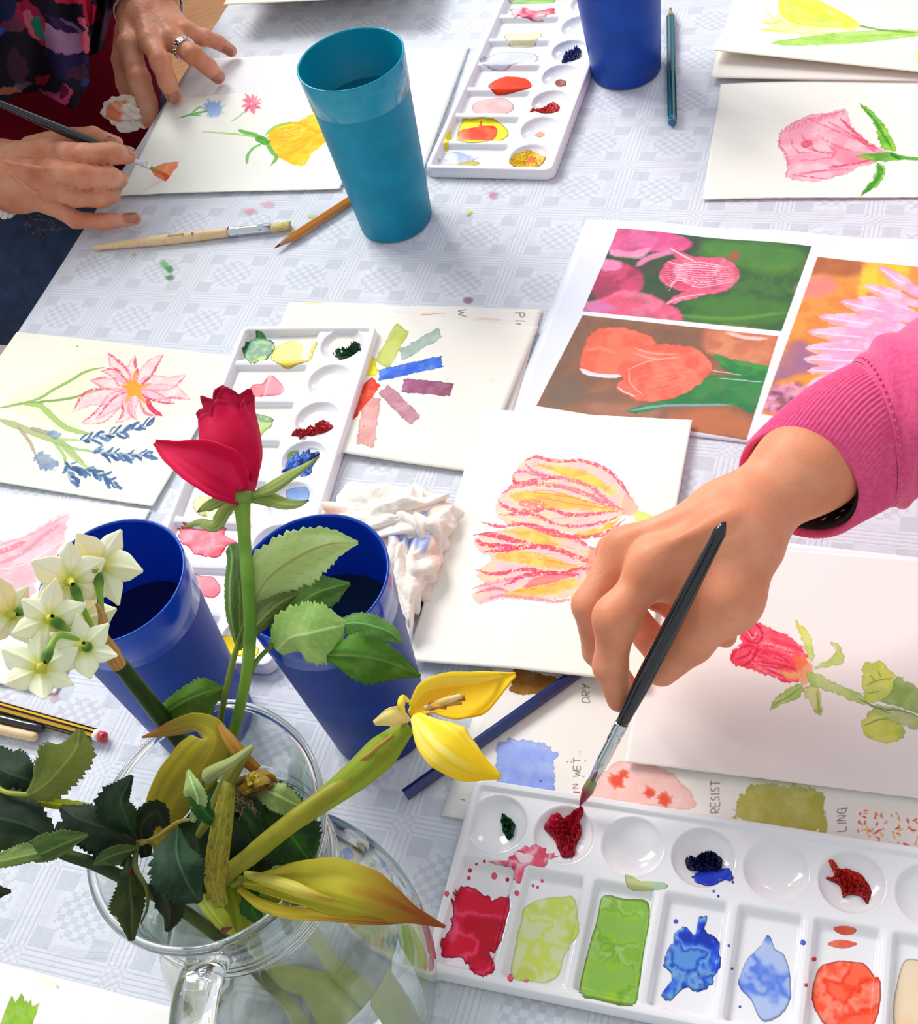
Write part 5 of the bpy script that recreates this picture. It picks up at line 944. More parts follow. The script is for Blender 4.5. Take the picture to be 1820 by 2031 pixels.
palm = [(jf[0], jw[0], jf[1]*.86, jw[1]*.82, (nb, .82)), (jf[0]+(jf[0]-jw[0])*1.4, jf[0], jf[1]*.9, jf[1]*.86, (nb, .85)), (jw[0], WR['i'][0], jw[1]*.74, WR['i'][1], None), (jw[0], WR['m'][0], jw[1]*.74, WR['m'][1], None)]
for k in 'imrp': palm.append((WR[k][0], MC[k][0], WR[k][1], MC[k][1]*1.02, None))
palm.append((P(1400, 1100, .09), P(1290, 1130, .085), .021, .018, None))
th0, th1, th2, th3 = J(1490, 1092, .108, 58), J(1452, 1180, .101, 47), J(1372, 1272, .082, 43), J(1312, 1328, .066, 34)
palm.append((th0[0], th1[0], th0[1], th1[1]*1.02, None)); palm.append((WR['i'][0], th1[0], WR['i'][1]*.9, th1[1]*.85, None))
palm.append((MC['i'][0]-[0, 0, .012], th1[0]-[0, 0, .012], .009, .011, None))      # web
f.base(palm, .014)
fi = chain([MC['i'], J(1222, 1226, .100, 38), J(1210, 1322, .078, 33), J(1229, 1386, .060, 27)])
fm = chain([MC['m'], J(1170, 1200, .083, 35), J(1186, 1290, .052, 30), J(1252, 1378, .040, 24)])
fr = chain([MC['r'], J(1226, 1180, .060, 32), J(1285, 1262, .046, 29), J(1305, 1300, .040, 26)])
fp = chain([MC['p'], J(1300, 1180, .052, 28), J(1385, 1240, .046, 26), J(1438, 1262, .046, 23)])
ft = chain([th1, th2, th3])
f.fingers([fi, fm, fr, fp], .010); f.fingers([ft], .012)
bm_ = lambda a, b, r: (a, b, r, r, None)
# extensor tendons, wrist bone, knuckle folds
f.ridge([bm_(WR['i'][0]+[0, 0, .017], MC['i'][0]+[0, 0, .012], .0018), bm_(WR['m'][0]+[0, 0, .016], MC['m'][0]+[0, 0, .011], .0018)], .009)
f.ridge([(MC['i'][0]+towards_cam(MC['i'][0])*.004, MC['i'][0]+towards_cam(MC['i'][0])*.004, .0098, .0098, None), (fi[1][0]+towards_cam(fi[1][0])*.0015, fi[1][0]+towards_cam(fi[1][0])*.0015, .0102, .0102, None)], .010)
V, Q = f.mesh(); bodyR = [(V, Q)]
# the trunk and upper arm inside the sweatshirt, far coarser
elb = P(2330, 640, .10); sho = elb+np.array([*(EA*.10+EN*.05), .24]); trunk = sho+np.array([*(EN*.13+EA*.02), -.10])
f2 = Field(jf[0]-[.02, .2, .3], trunk+np.array([.32, .32, .28]), .012)
f2.base([(jf[0]+(jf[0]-jw[0])*1.3, elb, .028, .036, None), (elb, sho, .04, .05, None), (sho, trunk, .055, .12, None), (trunk, trunk-[0, 0, .2], .12, .12, None)], .03)
V2, Q2 = f2.mesh(); body = np_mesh('body', np.concatenate([V, V2]), np.concatenate([Q, Q2+len(V)]), m_skinR, pR)
m_nailR = mat('bare_fingernail', 'e3a890', .25, coat=.3)
nail(pR, fi[-1][1], fi[-1][0], fi[-1][3], .010, .011, m_nailR, roll=-1.9); nail(pR, ft[-1][1], ft[-1][0], ft[-1][3], .013, .014, m_nailR, roll=2.1)
# sweatshirt: ribbed cuff, sleeve, shoulder
t = NT('pink_sweatshirt_knit'); b = t.b; b.inputs['Roughness'].default_value = .9; b.inputs['Specular IOR Level'].default_value = .15; b.inputs['Sheen Weight'].default_value = .35
tc = t.n('ShaderNodeTexCoord'); no = t.n('ShaderNodeTexNoise', i_Scale=420.0, i_Detail=4.0); t.l(tc.outputs['Object'], no.inputs['Vector']); rp = t.n('ShaderNodeValToRGB'); rp.color_ramp.elements[0].color = (*lin('e4487e'), 1); rp.color_ramp.elements[1].color = (*lin('f06092'), 1); rp.color_ramp.elements[0].position = .3; rp.color_ramp.elements[1].position = .7
t.l(no.outputs['Fac'], rp.inputs[0]); t.l(rp.outputs[0], b.inputs['Base Color']); bmn = t.n('ShaderNodeBump', i_Strength=.35, i_Distance=.0006); t.l(no.outputs['Fac'], bmn.inputs['Height']); t.l(bmn.outputs[0], b.inputs['Normal']); m_pink = t.m
def loft(rings, seg, disp=None, caps=(False, False)):
    """rings: (centre, axis1*r1, axis2*r2)"""
    V = []
    for i, (c, a, b_) in enumerate(rings):
        for k in range(seg):
            q = 2*math.pi*k/seg; s_ = 1+(disp(i, q) if disp else 0); V.append(c+(a*math.cos(q)+b_*math.sin(q))*s_)
    n = len(rings); return V, [(i*seg+k, (i+1)*seg+k, (i+1)*seg+(k+1) % seg, i*seg+(k+1) % seg) for i in range(n-1) for k in range(seg)]
def ring_at(c, d, ru, rw, up=(0, 0, 1.0)):
    d = norm(d); w = norm(np.cross(d, up)); u = np.cross(w, d); return (np.asarray(c, float), w*rw, u*ru)
cA, cB, cC, cD = P(1586, 946, .116), P(1745, 852, .122), P(1850, 795, .126), P(2050, 690, .130)
# the opening: an ellipse whose plane is tilted towards the hand
ax_ = norm(cB-cA); S_ = []
op_u = P(1660, 1062, .088)-P(1507, 858, .130); ru = np.linalg.norm(op_u)/2; op_u = norm(op_u)
op_c = (P(1660, 1062, .088)+P(1507, 858, .130))/2; op_w = norm(np.cross(ax_, op_u)); op_w = op_w*(1 if op_w@towards_cam(op_c) > 0 else -1); op_w = norm(op_w+.72*ax_)*1.1; 
nr_ = 46; SEG = 480; rings = []; lowr = [op_u*ru, op_w*.034]
uB = norm(P(1765, 1003, .100)-P(1688, 722, .140)); cB = (P(1765, 1003, .100)+P(1688, 722, .140))/2; rB = np.linalg.norm(P(1765, 1003, .100)-P(1688, 722, .140))/2
wB = norm(np.cross(norm(cC-cA), uB)); wB = wB*(1 if wB@towards_cam(cB) > 0 else -1)
for i in range(nr_+1):
    s_ = i/nr_; s2 = s_; c = op_c*(1-s2)+cB*s2+np.array([0, 0, .004])*math.sin(math.pi*s2); ease = s2*s2*(3-2*s2)
    bul = 1+.05*math.sin(math.pi*s2)
    if i == 0: bul *= .975
    rings.append((c, (op_u*(1-s2)*ru+uB*s2*rB)*bul, (op_w*(1-s2)*.034+wB*s2*.038)*bul))
NR = 88
V, Fc = loft(rings, SEG, lambda i, q: .012*math.cos(NR*q)*min(1, i/2.5)*(1 if i < nr_-1 else .3)+.012*math.sin(3*q+i*.05)*(i/nr_))
# turn the edge inwards
inner = [(rings[0][0]+norm(cB-op_c)*dz, rings[0][1]*k_, rings[0][2]*k_) for dz, k_ in ((-.0012, .965), (.0, .93), (.010, .92), (.030, .93))]
Vi, Fi = loft(inner, SEG); off = len(V); V += Vi; Fc += [tuple(off+x for x in q[::-1]) for q in Fi]+[(k, (k+1) % SEG, off+(k+1) % SEG, off+k) for k in range(SEG)]
cf = mesh_obj('ribbed_cuff', V, Fc, m_pink); under(cf, pR)
# dark spotted band just inside the cuff
m_band = mat('black_inner_band', '17141a', .8); m_spot = mat('white_spot', 'e8e0e0', .7)
bd = [(rings[0][0]+norm(cB-op_c)*dz, rings[0][1]*.885, rings[0][2]*.885) for dz in (.002, .008, .016, .024)]; V, Fc = loft(bd, 120); o = mesh_obj('inner_band', V, Fc, m_band); so = o.modifiers.new('t', 'SOLIDIFY'); so.thickness = .002; under(o, pR); band_ob = o
sp_ = []
for k in range(44):
    q = 2*math.pi*k/44; c0_, a_2, b_2 = bd[1 if k % 2 else 2]; p = c0_+(a_2*math.cos(q)+b_2*math.sin(q))*.955; V, Fc = tube([p, p+norm(cB-op_c)*.0028], .0009, 8); sp_.append((V, Fc))
V, Fc = join(sp_); o = mesh_obj('white_spots', V, Fc, m_spot); o['kind'] = 'stuff'; under(o, pR)
# sleeve proper
kd = [(cB, uB*rB*1.0, wB*.038), (cB+norm(cC-cB)*.006, uB*rB*1.04, wB*.041), (cB+(cC-cB)*.35, uB*rB*1.12, wB*.045), (cC, uB*rB*1.12, wB*.047)]
sl_up = uB
for c_, r_ in ((cD, .048), (elb*.5+cD*.5, .052), (elb, .058)): kd.append((c_, sl_up*r_, norm(np.cross(norm(elb-cC), sl_up))*r_))
kd.append((elb*.6+sho*.4, norm(np.array([1, 0, -.4]))*.06, norm(np.array([0, 1, -.3]))*.06)); kd.append((sho, norm(np.array([1, 0, -.6]))*.075, norm(np.array([0, 1, -.3]))*.075))
fine = []
for i in range(len(kd)-1):
    for s_ in np.linspace(0, 1, 15)[:-1]:
        e_ = s_; fine.append(tuple(np.asarray(kd[i][j])*(1-e_)+np.asarray(kd[i+1][j])*e_ for j in range(3)))
fine.append(kd[-1])
V, Fc = loft(fine, 96, lambda i, q: .035*math.sin(2*q+i*.13)*min(1, i/20)+.03*math.sin(5*q-i*.21)*min(1, i/25)+.028*math.cos(q*1+i*.35)*min(1, i/30)+(.018*math.exp(-((i-3)/1.3)**2)))
o = mesh_obj('sleeve', V, Fc, m_pink); under(o, pR)
f3 = Field(sho-[.14, .25, .45], trunk+np.array([.30, .30, .24]), .009)
f3.base([(sho, trunk+[0, 0, .04], .08, .13, None), (trunk+[0, 0, .05], trunk-[0, 0, .3], .15, .15, None), (sho, elb*.3+sho*.7, .08, .07, None)], .04)
V, Q = f3.mesh(); np_mesh('sweatshirt', V, Q, m_pink, pR)
# seam stitches
st = []
for k in range(60):
    q = 2*math.pi*k/60; c0_, a_2, b_2 = fine[5]; p = c0_+(a_2*math.cos(q)+b_2*math.sin(q))*1.012; c1_, a_3, b_3 = fine[5]; p2 = c1_+(a_3*math.cos(q+.05)+b_3*math.sin(q+.05))*1.012; st.append(tube([p, p2], .0006, 6))
V, Fc = join(st); o = mesh_obj('seam_stitching', V, Fc, m_pink); o['kind'] = 'stuff'; under(o, pR)
# the brush held in the hand
t = NT('brush_hair'); b = t.b; b.inputs['Roughness'].default_value = .35; at = t.n('ShaderNodeVertexColor', layer_name='tint'); t.l(at.outputs['Color'], b.inputs['Base Color']); m_hair = t.m
def mixc(a, b_, k): k = min(1, max(0, k)); return tuple(srgb(a)*(1-k)+srgb(b_)*k)
bF0, bF1 = on_brush(1440), on_brush(1546)
build_brush('black-handled round brush with a crimson-loaded tip, held over the near palette', BE, bF0, bF1, BT, .0048, .0036, m_blk, m_hair, False, lambda s: mixc('8f8f5a', '9a1f38', (s-.25)*4), blunt_r=.0034, group='brushes in use')

# ================================================================ the left-hand person
m_skinL = skin_mat('older_skin', 'c07550', 'dca184', 'd08c6c', 420, .55, big=.45)
pL = thing('person', 'seated person at the left in a dark red top, floral scarf and jeans, painting', 'person', TB(.40, -.28, FLOOR))
_c8 = np.array([P(u_, v_2, z_2) for u_ in (-110, 300) for v_2 in (-40, 455) for z_2 in (.0, .07)]); f = Field([_c8[:, 0].min()-.01, P(250, 460, .03)[1]-.01, -.035], [P(480, 100, 0)[0]+.01, P(250, -40, .08)[1]+.05, .105], .0020)
LW = J(290, 2, .052, 50)
Lm = {'i': J(256, 92, .042, 20), 'm': J(300, 84, .047, 21), 'r': J(343, 80, .044, 20), 'p': J(371, 66, .038, 18)}
Lw = {'i': J(262, 25, .050, 26), 'm': J(283, 22, .055, 27), 'r': J(304, 20, .054, 27), 'p': J(322, 18, .048, 25)}
up_ = np.array([0, 0, 1.0]); fore = LW[0]+norm(LW[0]-Lm['m'][0])*.12+np.array([-.04, 0, .02])
hand = [(fore, LW[0], .034, .027, (up_, .8))]+[(LW[0], Lw[k][0], .022, Lw[k][1], None) for k in 'imrp']+[(Lw[k][0], Lm[k][0], Lw[k][1], Lm[k][1], None) for k in 'imrp']
f.base(hand, .010)
L_i = chain([Lm['i'], J(276, 158, .024, 22), J(292, 205, .002, 20), J(299, 238, -.012, 18)]); L_m = chain([Lm['m'], J(318, 122, .046, 20), J(332, 162, .028, 18.5), J(344, 190, .013, 16)])
L_r = chain([Lm['r'], J(382, 108, .040, 18.5), J(412, 132, .024, 17), J(432, 152, .011, 14.5)]); L_p = chain([Lm['p'], J(404, 74, .030, 15.5), J(432, 84, .020, 14), J(458, 101, .010, 12)])
L_t = chain([J(246, 60, .035, 19), J(238, 118, .012, 17), J(245, 165, -.008, 15), J(252, 195, -.016, 12)])
f.fingers([L_i, L_m, L_r, L_p, L_t], .008, .003)
for g in (L_m, L_r, L_p, L_i): f.ridge([(g[1][0]+towards_cam(g[1][0])*.0016, g[1][0]+towards_cam(g[1][0])*.0016, g[1][2]*.96, g[1][2]*.96, None)], .004); f.ridge([(g[0][0]+up_*.0035, g[0][0]+up_*.0035, g[0][2]*.85, g[0][2]*.85, None)], .006)
for k in 'imrp': f.ridge([(Lw[k][0]+up_*(Lw[k][1]*.86), Lm[k][0]+up_*(Lm[k][1]*.82), .0016, .0014, None)], .005)
cr = []
for g in (L_m, L_r, L_p, L_i):      # folds over the finger joints
    a, b_ = g[1][0], g[1][1]; d = norm(b_-a); n = towards_cam(a); n = norm(n-d*(n@d)); s_ = np.cross(d, n)
    for o_ in (-.0022, 0, .0024): c_ = a+d*o_+n*(g[1][2]*1.06); cr.append((c_-s_*.005, c_+s_*.005, .0004, .0004, None))
f.carve(cr, .0018)
# the right hand with the brush
RW = J(-22, 345, .050, 52)
Rm = {'i': J(88, 300, .058, 24), 'm': J(92, 338, .058, 23), 'r': J(98, 372, .046, 22), 'p': J(100, 402, .030, 21)}
Rw = {'i': J(0, 312, .058, 30), 'm': J(0, 338, .058, 30), 'r': J(5, 366, .048, 30), 'p': J(10, 384, .036, 28)}
fo2 = RW[0]+norm(RW[0]-Rm['m'][0])*.12+np.array([0, -.01, .01])
f.base([(fo2, RW[0], .036, .027, (up_, .82))]+[(RW[0], Rw[k][0], .022, Rw[k][1], None) for k in 'imrp']+[(Rw[k][0], Rm[k][0], Rw[k][1], Rm[k][1], None) for k in 'imrp']+[(P(40, 380, .035), P(110, 350, .035), .018, .015, None)], .010)
R_i = chain([Rm['i'], J(165, 308, .066, 23), J(222, 304, .058, 21.5), J(252, 308, .046, 18)]); R_m = chain([Rm['m'], J(165, 350, .058, 23), J(218, 352, .046, 21), J(236, 356, .036, 18)])
R_r = chain([Rm['r'], J(150, 388, .040, 22), J(200, 392, .034, 20), J(222, 388, .028, 17)]); R_p = chain([Rm['p'], J(150, 436, .020, 17), J(205, 440, .0155, 16), J(268, 434, .0115, 12.5)])
R_t = chain([J(60, 292, .044, 22), J(128, 272, .042, 19), J(185, 268, .040, 16.5), J(232, 284, .036, 13)])
f.fingers([R_i, R_m, R_r, R_p, R_t], .007, .003)
for g in (R_i, R_m, R_r): f.ridge([(g[0][0]+towards_cam(g[0][0])*.003, g[0][0]+towards_cam(g[0][0])*.003, g[0][2]*.9, g[0][2]*.9, None)], .006)
for a, b_ in (((10, 320, .088), (85, 335, .080)), ((20, 345, .083), (70, 385, .062))): f.ridge([(P(*a[:2], a[2]-.0095), P(*b_[:2], b_[2]-.009), .0022, .0020, None)], .011)
V, Q = f.mesh()
hp = TB(.40, -.30, 0)
f2 = Field(hp-[.36, .36, .36], hp+np.array([.36, .36, .5]), .014)
f2.base([(hp+[0, 0, -.2], hp+[0, 0, .28], .11, .12, None), (hp+[0, 0, .3], fore, .05, .033, None), (hp+[-.1, -.12, .28], fo2, .05, .034, None)], .04)
V2, Q2 = f2.mesh(); np_mesh('body', np.concatenate([V, V2]), np.concatenate([Q, Q2+len(V)]), m_skinL, pL)
m_nailL = mat('bronze_nail_varnish', 'a05a44', .12, 'b8745c', 500, coat=.8, spec=.7, metal=.25)
for g, w, l, ro in ((L_m, .0135, .0155, 0.05), (L_r, .0125, .014, .25), (L_p, .0095, .011, .45), (R_p, .0105, .013, -.3), (R_t, .0110, .013, .3), (R_i, .012, .012, -.9)):
    nail(pL, g[-1][1], g[-1][0], g[-1][3], w, l, m_nailL, roll=ro, off=.0004, pull=.22)
# ring, bracelets
m_silver = mat('silver', 'cfd0d2', .2, metal=1.0); m_pearl = mat('pearl', 'e9e4dc', .25, coat=.5)
c_, d_ = L_r[0][0]*.45+L_r[0][1]*.55, norm(L_r[0][1]-L_r[0][0]); r_ = (L_r[0][2]+L_r[0][3])/2
def ringvf(c, d, r, w, th, seg=48, r2=None):
    d = norm(d); u = norm(np.cross(d, (0, 0, 1.0))); v_ = np.cross(d, u); V = []; pr = [(-w/2, 0), (-w/2, th), (w/2, th), (w/2, 0)]
    for k in range(seg):
        q = 2*math.pi*k/seg
        for x, y in pr: V.append(c+d*x+(u*math.cos(q)*(r+y)+v_*math.sin(q)*((r2 or r)+y)))
    return V, [(k*4+j, ((k+1) % seg)*4+j, ((k+1) % seg)*4+(j+1) % 4, k*4+(j+1) % 4) for k in range(seg) for j in range(4)]
V, Fc = ringvf(c_, d_, r_*1.0, .0065, .0012); o = mesh_obj('finger_ring', V, Fc, m_silver, smooth=False); under(o, pL); o['label'] = 'chased silver ring'
bl_ = []
for k in range(40): 
    q = 2*math.pi*k/40; u = norm(np.cross(d_, (0, 0, 1.0))); v_ = np.cross(d_, u); p = c_+(u*math.cos(q)+v_*math.sin(q))*(r_+.0013)+d_*(.0016 if k % 2 else -.0016); bl_.append(tube([p-d_*.0008, p+d_*.0008], .0008, 6))
V, Fc = join(bl_); o = mesh_obj('ring_chasing', V, Fc, m_silver); o['kind'] = 'stuff'; under(o, pL)
# panelled bracelet on the left wrist
wd_ = norm(LW[0]-Lm['m'][0]); wc = P(294, 14, .052); u = norm(np.cross(wd_, up_)); v_ = np.cross(wd_, u)
m_plum = mat('plum_enamel', '4a2a3c', .2, coat=.5)
for k in range(18):
    q = 2*math.pi*k/18; p = wc+u*math.cos(q)*.0325+v_*math.sin(q)*.0265; tg = norm(-u*math.sin(q)*.0325+v_*math.cos(q)*.0265); nn_ = np.cross(tg, wd_)
    V, Fc = boxvf(p, (.0098, .0072, .0022), [tg, wd_, nn_]); o = mesh_obj('bracelet_link', V, Fc, m_silver if k % 2 else m_plum, smooth=False); under(o, pL)
for s_ in (-1, 1):
    V, Fc = tube([wc+wd_*s_*.0036+(u*math.cos(q)*.0335+v_*math.sin(q)*.0275) for q in np.linspace(0, 2*math.pi, 60)], .0009, 8, caps=False); under(mesh_obj('bracelet_edge', V, Fc, m_silver), pL)
# beads on the right wrist
wd2 = norm(RW[0]-Rm['m'][0]); wc2 = P(2, 372, .045); u = norm(np.cross(wd2, up_)); v_ = np.cross(wd2, u)
for k in range(24):
    q = 2*math.pi*k/24; p = P(8, 352, .048)+wd2*.006+u*math.cos(q)*.035+v_*math.sin(q)*.030+wd2*.01*math.cos(q)
    bmm = bmesh.new(); bmesh.ops.create_icosphere(bmm, subdivisions=2, radius=.0042, matrix=Matrix.Translation(Vector(p))); me = bpy.data.meshes.new('bead'); bmm.to_mesh(me); bmm.free(); me.materials.append(m_pearl); me.polygons.foreach_set('use_smooth', [True]*len(me.polygons)); o = bpy.data.objects.new('bracelet_bead', me); COL.objects.link(o); under(o, pL)
# clothes
m_red = mat('dark_red_jersey', '78041e', .95, '66041a', 14, .2, 700, spec=.1); m_jean = mat('blue_denim', '2c4060', .9, '22324e', 60, .5, 1600, stretch=(1, 1, 1))
f3 = Field(hp-[.34, .30, .30], hp+np.array([.32, .34, .46]), .008)
f3.base([(hp+[*(EA*.06), -.09], hp+[.01, .0, .30], .150, .15, None), (hp+[*(EN*.06+EA*.05), -.07], hp+[*(EN*.03), .1], .12, .13, None), (hp+[0, 0, .28]+[*(EA*.14), 0], fore+wd_*.0, .07, .042, None), (hp+[0, 0, .28]-[*(EA*.16), 0], fo2, .07, .045, None)], .05)
V, Q = f3.mesh(); V = V.copy(); V[:, 2] += 0; np_mesh('dark_red_top', V, Q, m_red, pL)
V, Fc = tube([fore+wd_*.02, fore-wd_*.02, LW[0]+wd_*.052, LW[0]+wd_*.040], [.044, .041, .037, .0365], 40); under(mesh_obj('left_sleeve', V, Fc, m_red), pL)
V, Fc = tube([fo2+wd2*.02, fo2-wd2*.02, RW[0]+wd2*.06, RW[0]+wd2*.045], [.046, .042, .039, .038], 40); under(mesh_obj('right_sleeve', V, Fc, m_red), pL)
f4 = Field(hp-[.40, .36, .80], hp+np.array([.36, .34, -.02]), .009)
E3, N3 = np.array([*EA, 0]), np.array([*EN, 0]); L1, L2 = TB(.315, -.30, -.225), TB(.315, .16, -.235); L3, L4 = TB(.52, -.30, -.225), TB(.52, .16, -.235)
f4.F[:] = 1; f4 = Field(np.minimum.reduce([L1, L2, L3, L4])-[.12, .12, .55], np.maximum.reduce([L1, L2, L3, L4])+np.array([.12, .12, .12]), .009)
f4.base([(L1, L2, .092, .078, None), (L3, L4, .092, .078, None), (TB(.42, -.34, -.22), TB(.42, -.34, -.2), .14, .14, None), (L2, L2+np.array([0, 0, -.48]), .072, .055, None), (L4, L4+np.array([0, 0, -.48]), .072, .055, None)], .02)
V, Q = f4.mesh(); np_mesh('jeans', V, Q, m_jean, pL)
# knee seam and frayed patch
q_ = [TB(.315+.0935*math.sin(a)*-1, -.045, -.228+.086*math.cos(a)) for a in np.linspace(-.9, 1.7, 24)]; V, Fc = tube(q_, .0022, 8); under(mesh_obj('jeans_seam', V, Fc, m_jean), pL)
fr_ = []; rs = np.random.RandomState(4)
for k in range(45):
    a = P(rs.uniform(48, 112), rs.uniform(432, 468), -.125); d = rs.randn(3)*.006; d[2] = abs(d[2])*.3; fr_.append(tube([a, a+d*.5+[0, 0, .001], a+d], .0005, 5))
V, Fc = join(fr_); o = mesh_obj('frayed_threads', V, Fc, mat('frayed_cotton', '7a6a70', .9, '4a3a48', 200)); o['kind'] = 'stuff'; under(o, pL)
# the floral scarf: its print is a set of shapes on the cloth
SH = [([(-5, 55), (40, 20), (60, 40), (40, 62), (10, 60)], '5a2a3c'), ([(28, 15), (52, 0), (75, 20), (90, 45), (92, 80), (86, 90), (60, 70), (45, 45)], '8a1a3a'), ([(45, 30), (62, 22), (68, 60), (78, 82), (60, 66)], 'a85a6a'), ([(62, 38), (76, 34), (86, 60), (88, 78), (78, 76), (66, 55)], '1a6a54'),
      ([(90, 45), (110, 58), (140, 66), (160, 68), (164, 100), (140, 108), (110, 104), (92, 96)], '8a6484'), ([(88, 28), (110, 35), (150, 45), (168, 62), (150, 66), (118, 60)], '2c1a3c'), ([(152, 36), (168, 40), (178, 90), (172, 108), (162, 96), (158, 70), (168, 60)], 'b0505e'), ([(112, -5), (180, -5), (172, 5), (120, 6)], 'a8283c'),
      ([(166, -5), (188, 10), (202, 30), (190, 44), (175, 50), (165, 25)], 'a01030'), ([(178, 60), (200, 35), (222, 20), (222, 70), (205, 78), (185, 74)], '3c2436'), ([(14, 110), (30, 95), (55, 130), (54, 150), (40, 168), (20, 150)], '3a1c2c'), ([(88, 95), (120, 108), (170, 110), (172, 130), (130, 160), (108, 148)], '241c40'),
      ([(70, 156), (85, 150), (100, 152), (90, 165), (72, 168)], '8a1834'), ([(0, 178), (20, 172), (45, 178), (30, 184), (0, 188)], '8a4a38'), ([(78, 178), (100, 184), (116, 182), (128, 165), (140, 175), (142, 190), (124, 212), (108, 205)], 'a03a5c'), ([(118, 184), (126, 168), (136, 176), (124, 200)], '5a1030'),
      ([(133, 148), (150, 132), (170, 130), (172, 160), (160, 160)], '3e2030'), ([(160, 160), (176, 155), (176, 172), (164, 170)], '24305c'), ([(-5, 0), (30, -5), (28, 30), (0, 42)], '1c2044'), ([(-5, 56), (8, 58), (5, 70), (-5, 68)], '2a4a9a'), ([(30, 168), (60, 162), (62, 170), (40, 178)], '4a4248'), ([(115, 38), (140, 44), (165, 64), (160, 66), (138, 50)], '6a5478')]
def inpoly(x, y, q):
    c = False
    for i in range(len(q)):
        (ax, ay), (bx, by) = q[i], q[(i+1) % len(q)]
        if (ay > y) != (by > y) and x < (bx-ax)*(y-ay)/(by-ay)+ax: c = not c
    return c
SHc = [(catmull(np.array(q, float), 5, True), lin(c)) for q, c in SH]
def scarf_piece(left, right, ztop, zbot, nu, nv, bul, seed, bot):
    V, A = [], []
    for j in range(nv+1):
        t_ = j/nv; a, b_ = left(t_), right(t_)
        for i in range(nu+1):
            s_ = i/nu; x = a[0]*(1-s_)+b_[0]*s_; y = -130+t_*(float(np.interp(x, bot[0], bot[1]))+130); z = ztop*(1-t_)+zbot*t_+bul*math.sin(math.pi*s_)**.6+.006*math.sin(s_*11+t_*3+seed)*(.4+t_)+.004*math.sin(s_*23-t_*5)
            V.append(P(x, y, z)); col = (.010, .006, .014)
            for q, c in SHc:
                if inpoly(x+1.5*math.sin(y*.3), y+1.5*math.sin(x*.27), q): col = c
            A.append((*col, 1))
    return V, [(j*(nu+1)+i, (j+1)*(nu+1)+i, (j+1)*(nu+1)+i+1, j*(nu+1)+i+1) for j in range(nv) for i in range(nu)], A
t = NT('scarf_print'); b = t.b; b.inputs['Roughness'].default_value = .9; b.inputs['Specular IOR Level'].default_value = .1; at = t.n('ShaderNodeVertexColor', layer_name='tint'); t.l(at.outputs['Color'], b.inputs['Base Color']); m_scarf = t.m
sc_o = bpy.data.objects.new('floral_scarf', None)
V, Fc, A = scarf_piece(lambda t_: (-90, -130+330*t_), lambda t_: (np.interp(t_, [0, .45, .62, .75, .9, 1], [175, 172, 180, 176, 178, 150]), -130+335*t_+8*math.sin(3*t_)), .17, .045, 120, 130, .03, 0, ([-90, 0, 20, 45, 70, 95, 120, 145, 165, 178], [215, 200, 196, 186, 182, 190, 205, 217, 208, 192]))
o = mesh_obj('scarf', V, Fc, m_scarf, col=A); so = o.modifiers.new('t', 'SOLIDIFY'); so.thickness = .0015; under(o, pL); o['label'] = 'dark floral scarf'
V, Fc, A = scarf_piece(lambda t_: (150, -130+300*t_*.9), lambda t_: (np.interp(t_, [0, .6, 1], [240, 228, 205]), -130+215*t_), .15, .06, 60, 90, .012, 2, ([150, 178, 200, 225, 240], [115, 112, 98, 88, 60]))
o = mesh_obj('scarf_end', V, Fc, m_scarf, col=A); so = o.modifiers.new('t', 'SOLIDIFY'); so.thickness = .0015; under(o, pL)
bpy.data.objects.remove(sc_o)
# brush in the right hand
lT, lE = P(334, 348, .0048), P(-70, 175, .135)
def on_l(xx):
    a, b_ = 0., 1.
    for _ in range(40):
        m_ = (a+b_)/2
        if px(lT+(lE-lT)*m_)[0] > xx: a = m_
        else: b_ = m_
    return lT+(lE-lT)*a
build_brush('thin black-handled brush with an orange-wet tip, painting the orange mark at the left', lE, on_l(266), on_l(300), lT, .0046, .0024, m_blk, m_hair, False, lambda s: mixc('b08a3c', 'd8582a', (s-.3)*3), blunt_r=.0026, group='brushes in use')
# tissue pinched under the left hand
o = tissue('paint_tissue', '', P(250, 222, -.006), .026, .017, .014, 12, -.6, 6, ['f08a50', 'f4a878', 'e86a38'], m_tis); o.name = 'crumpled_tissue'
tag(o, 'small orange-stained tissue pinched between the fingers of the left person\'s ringed hand', 'tissue')
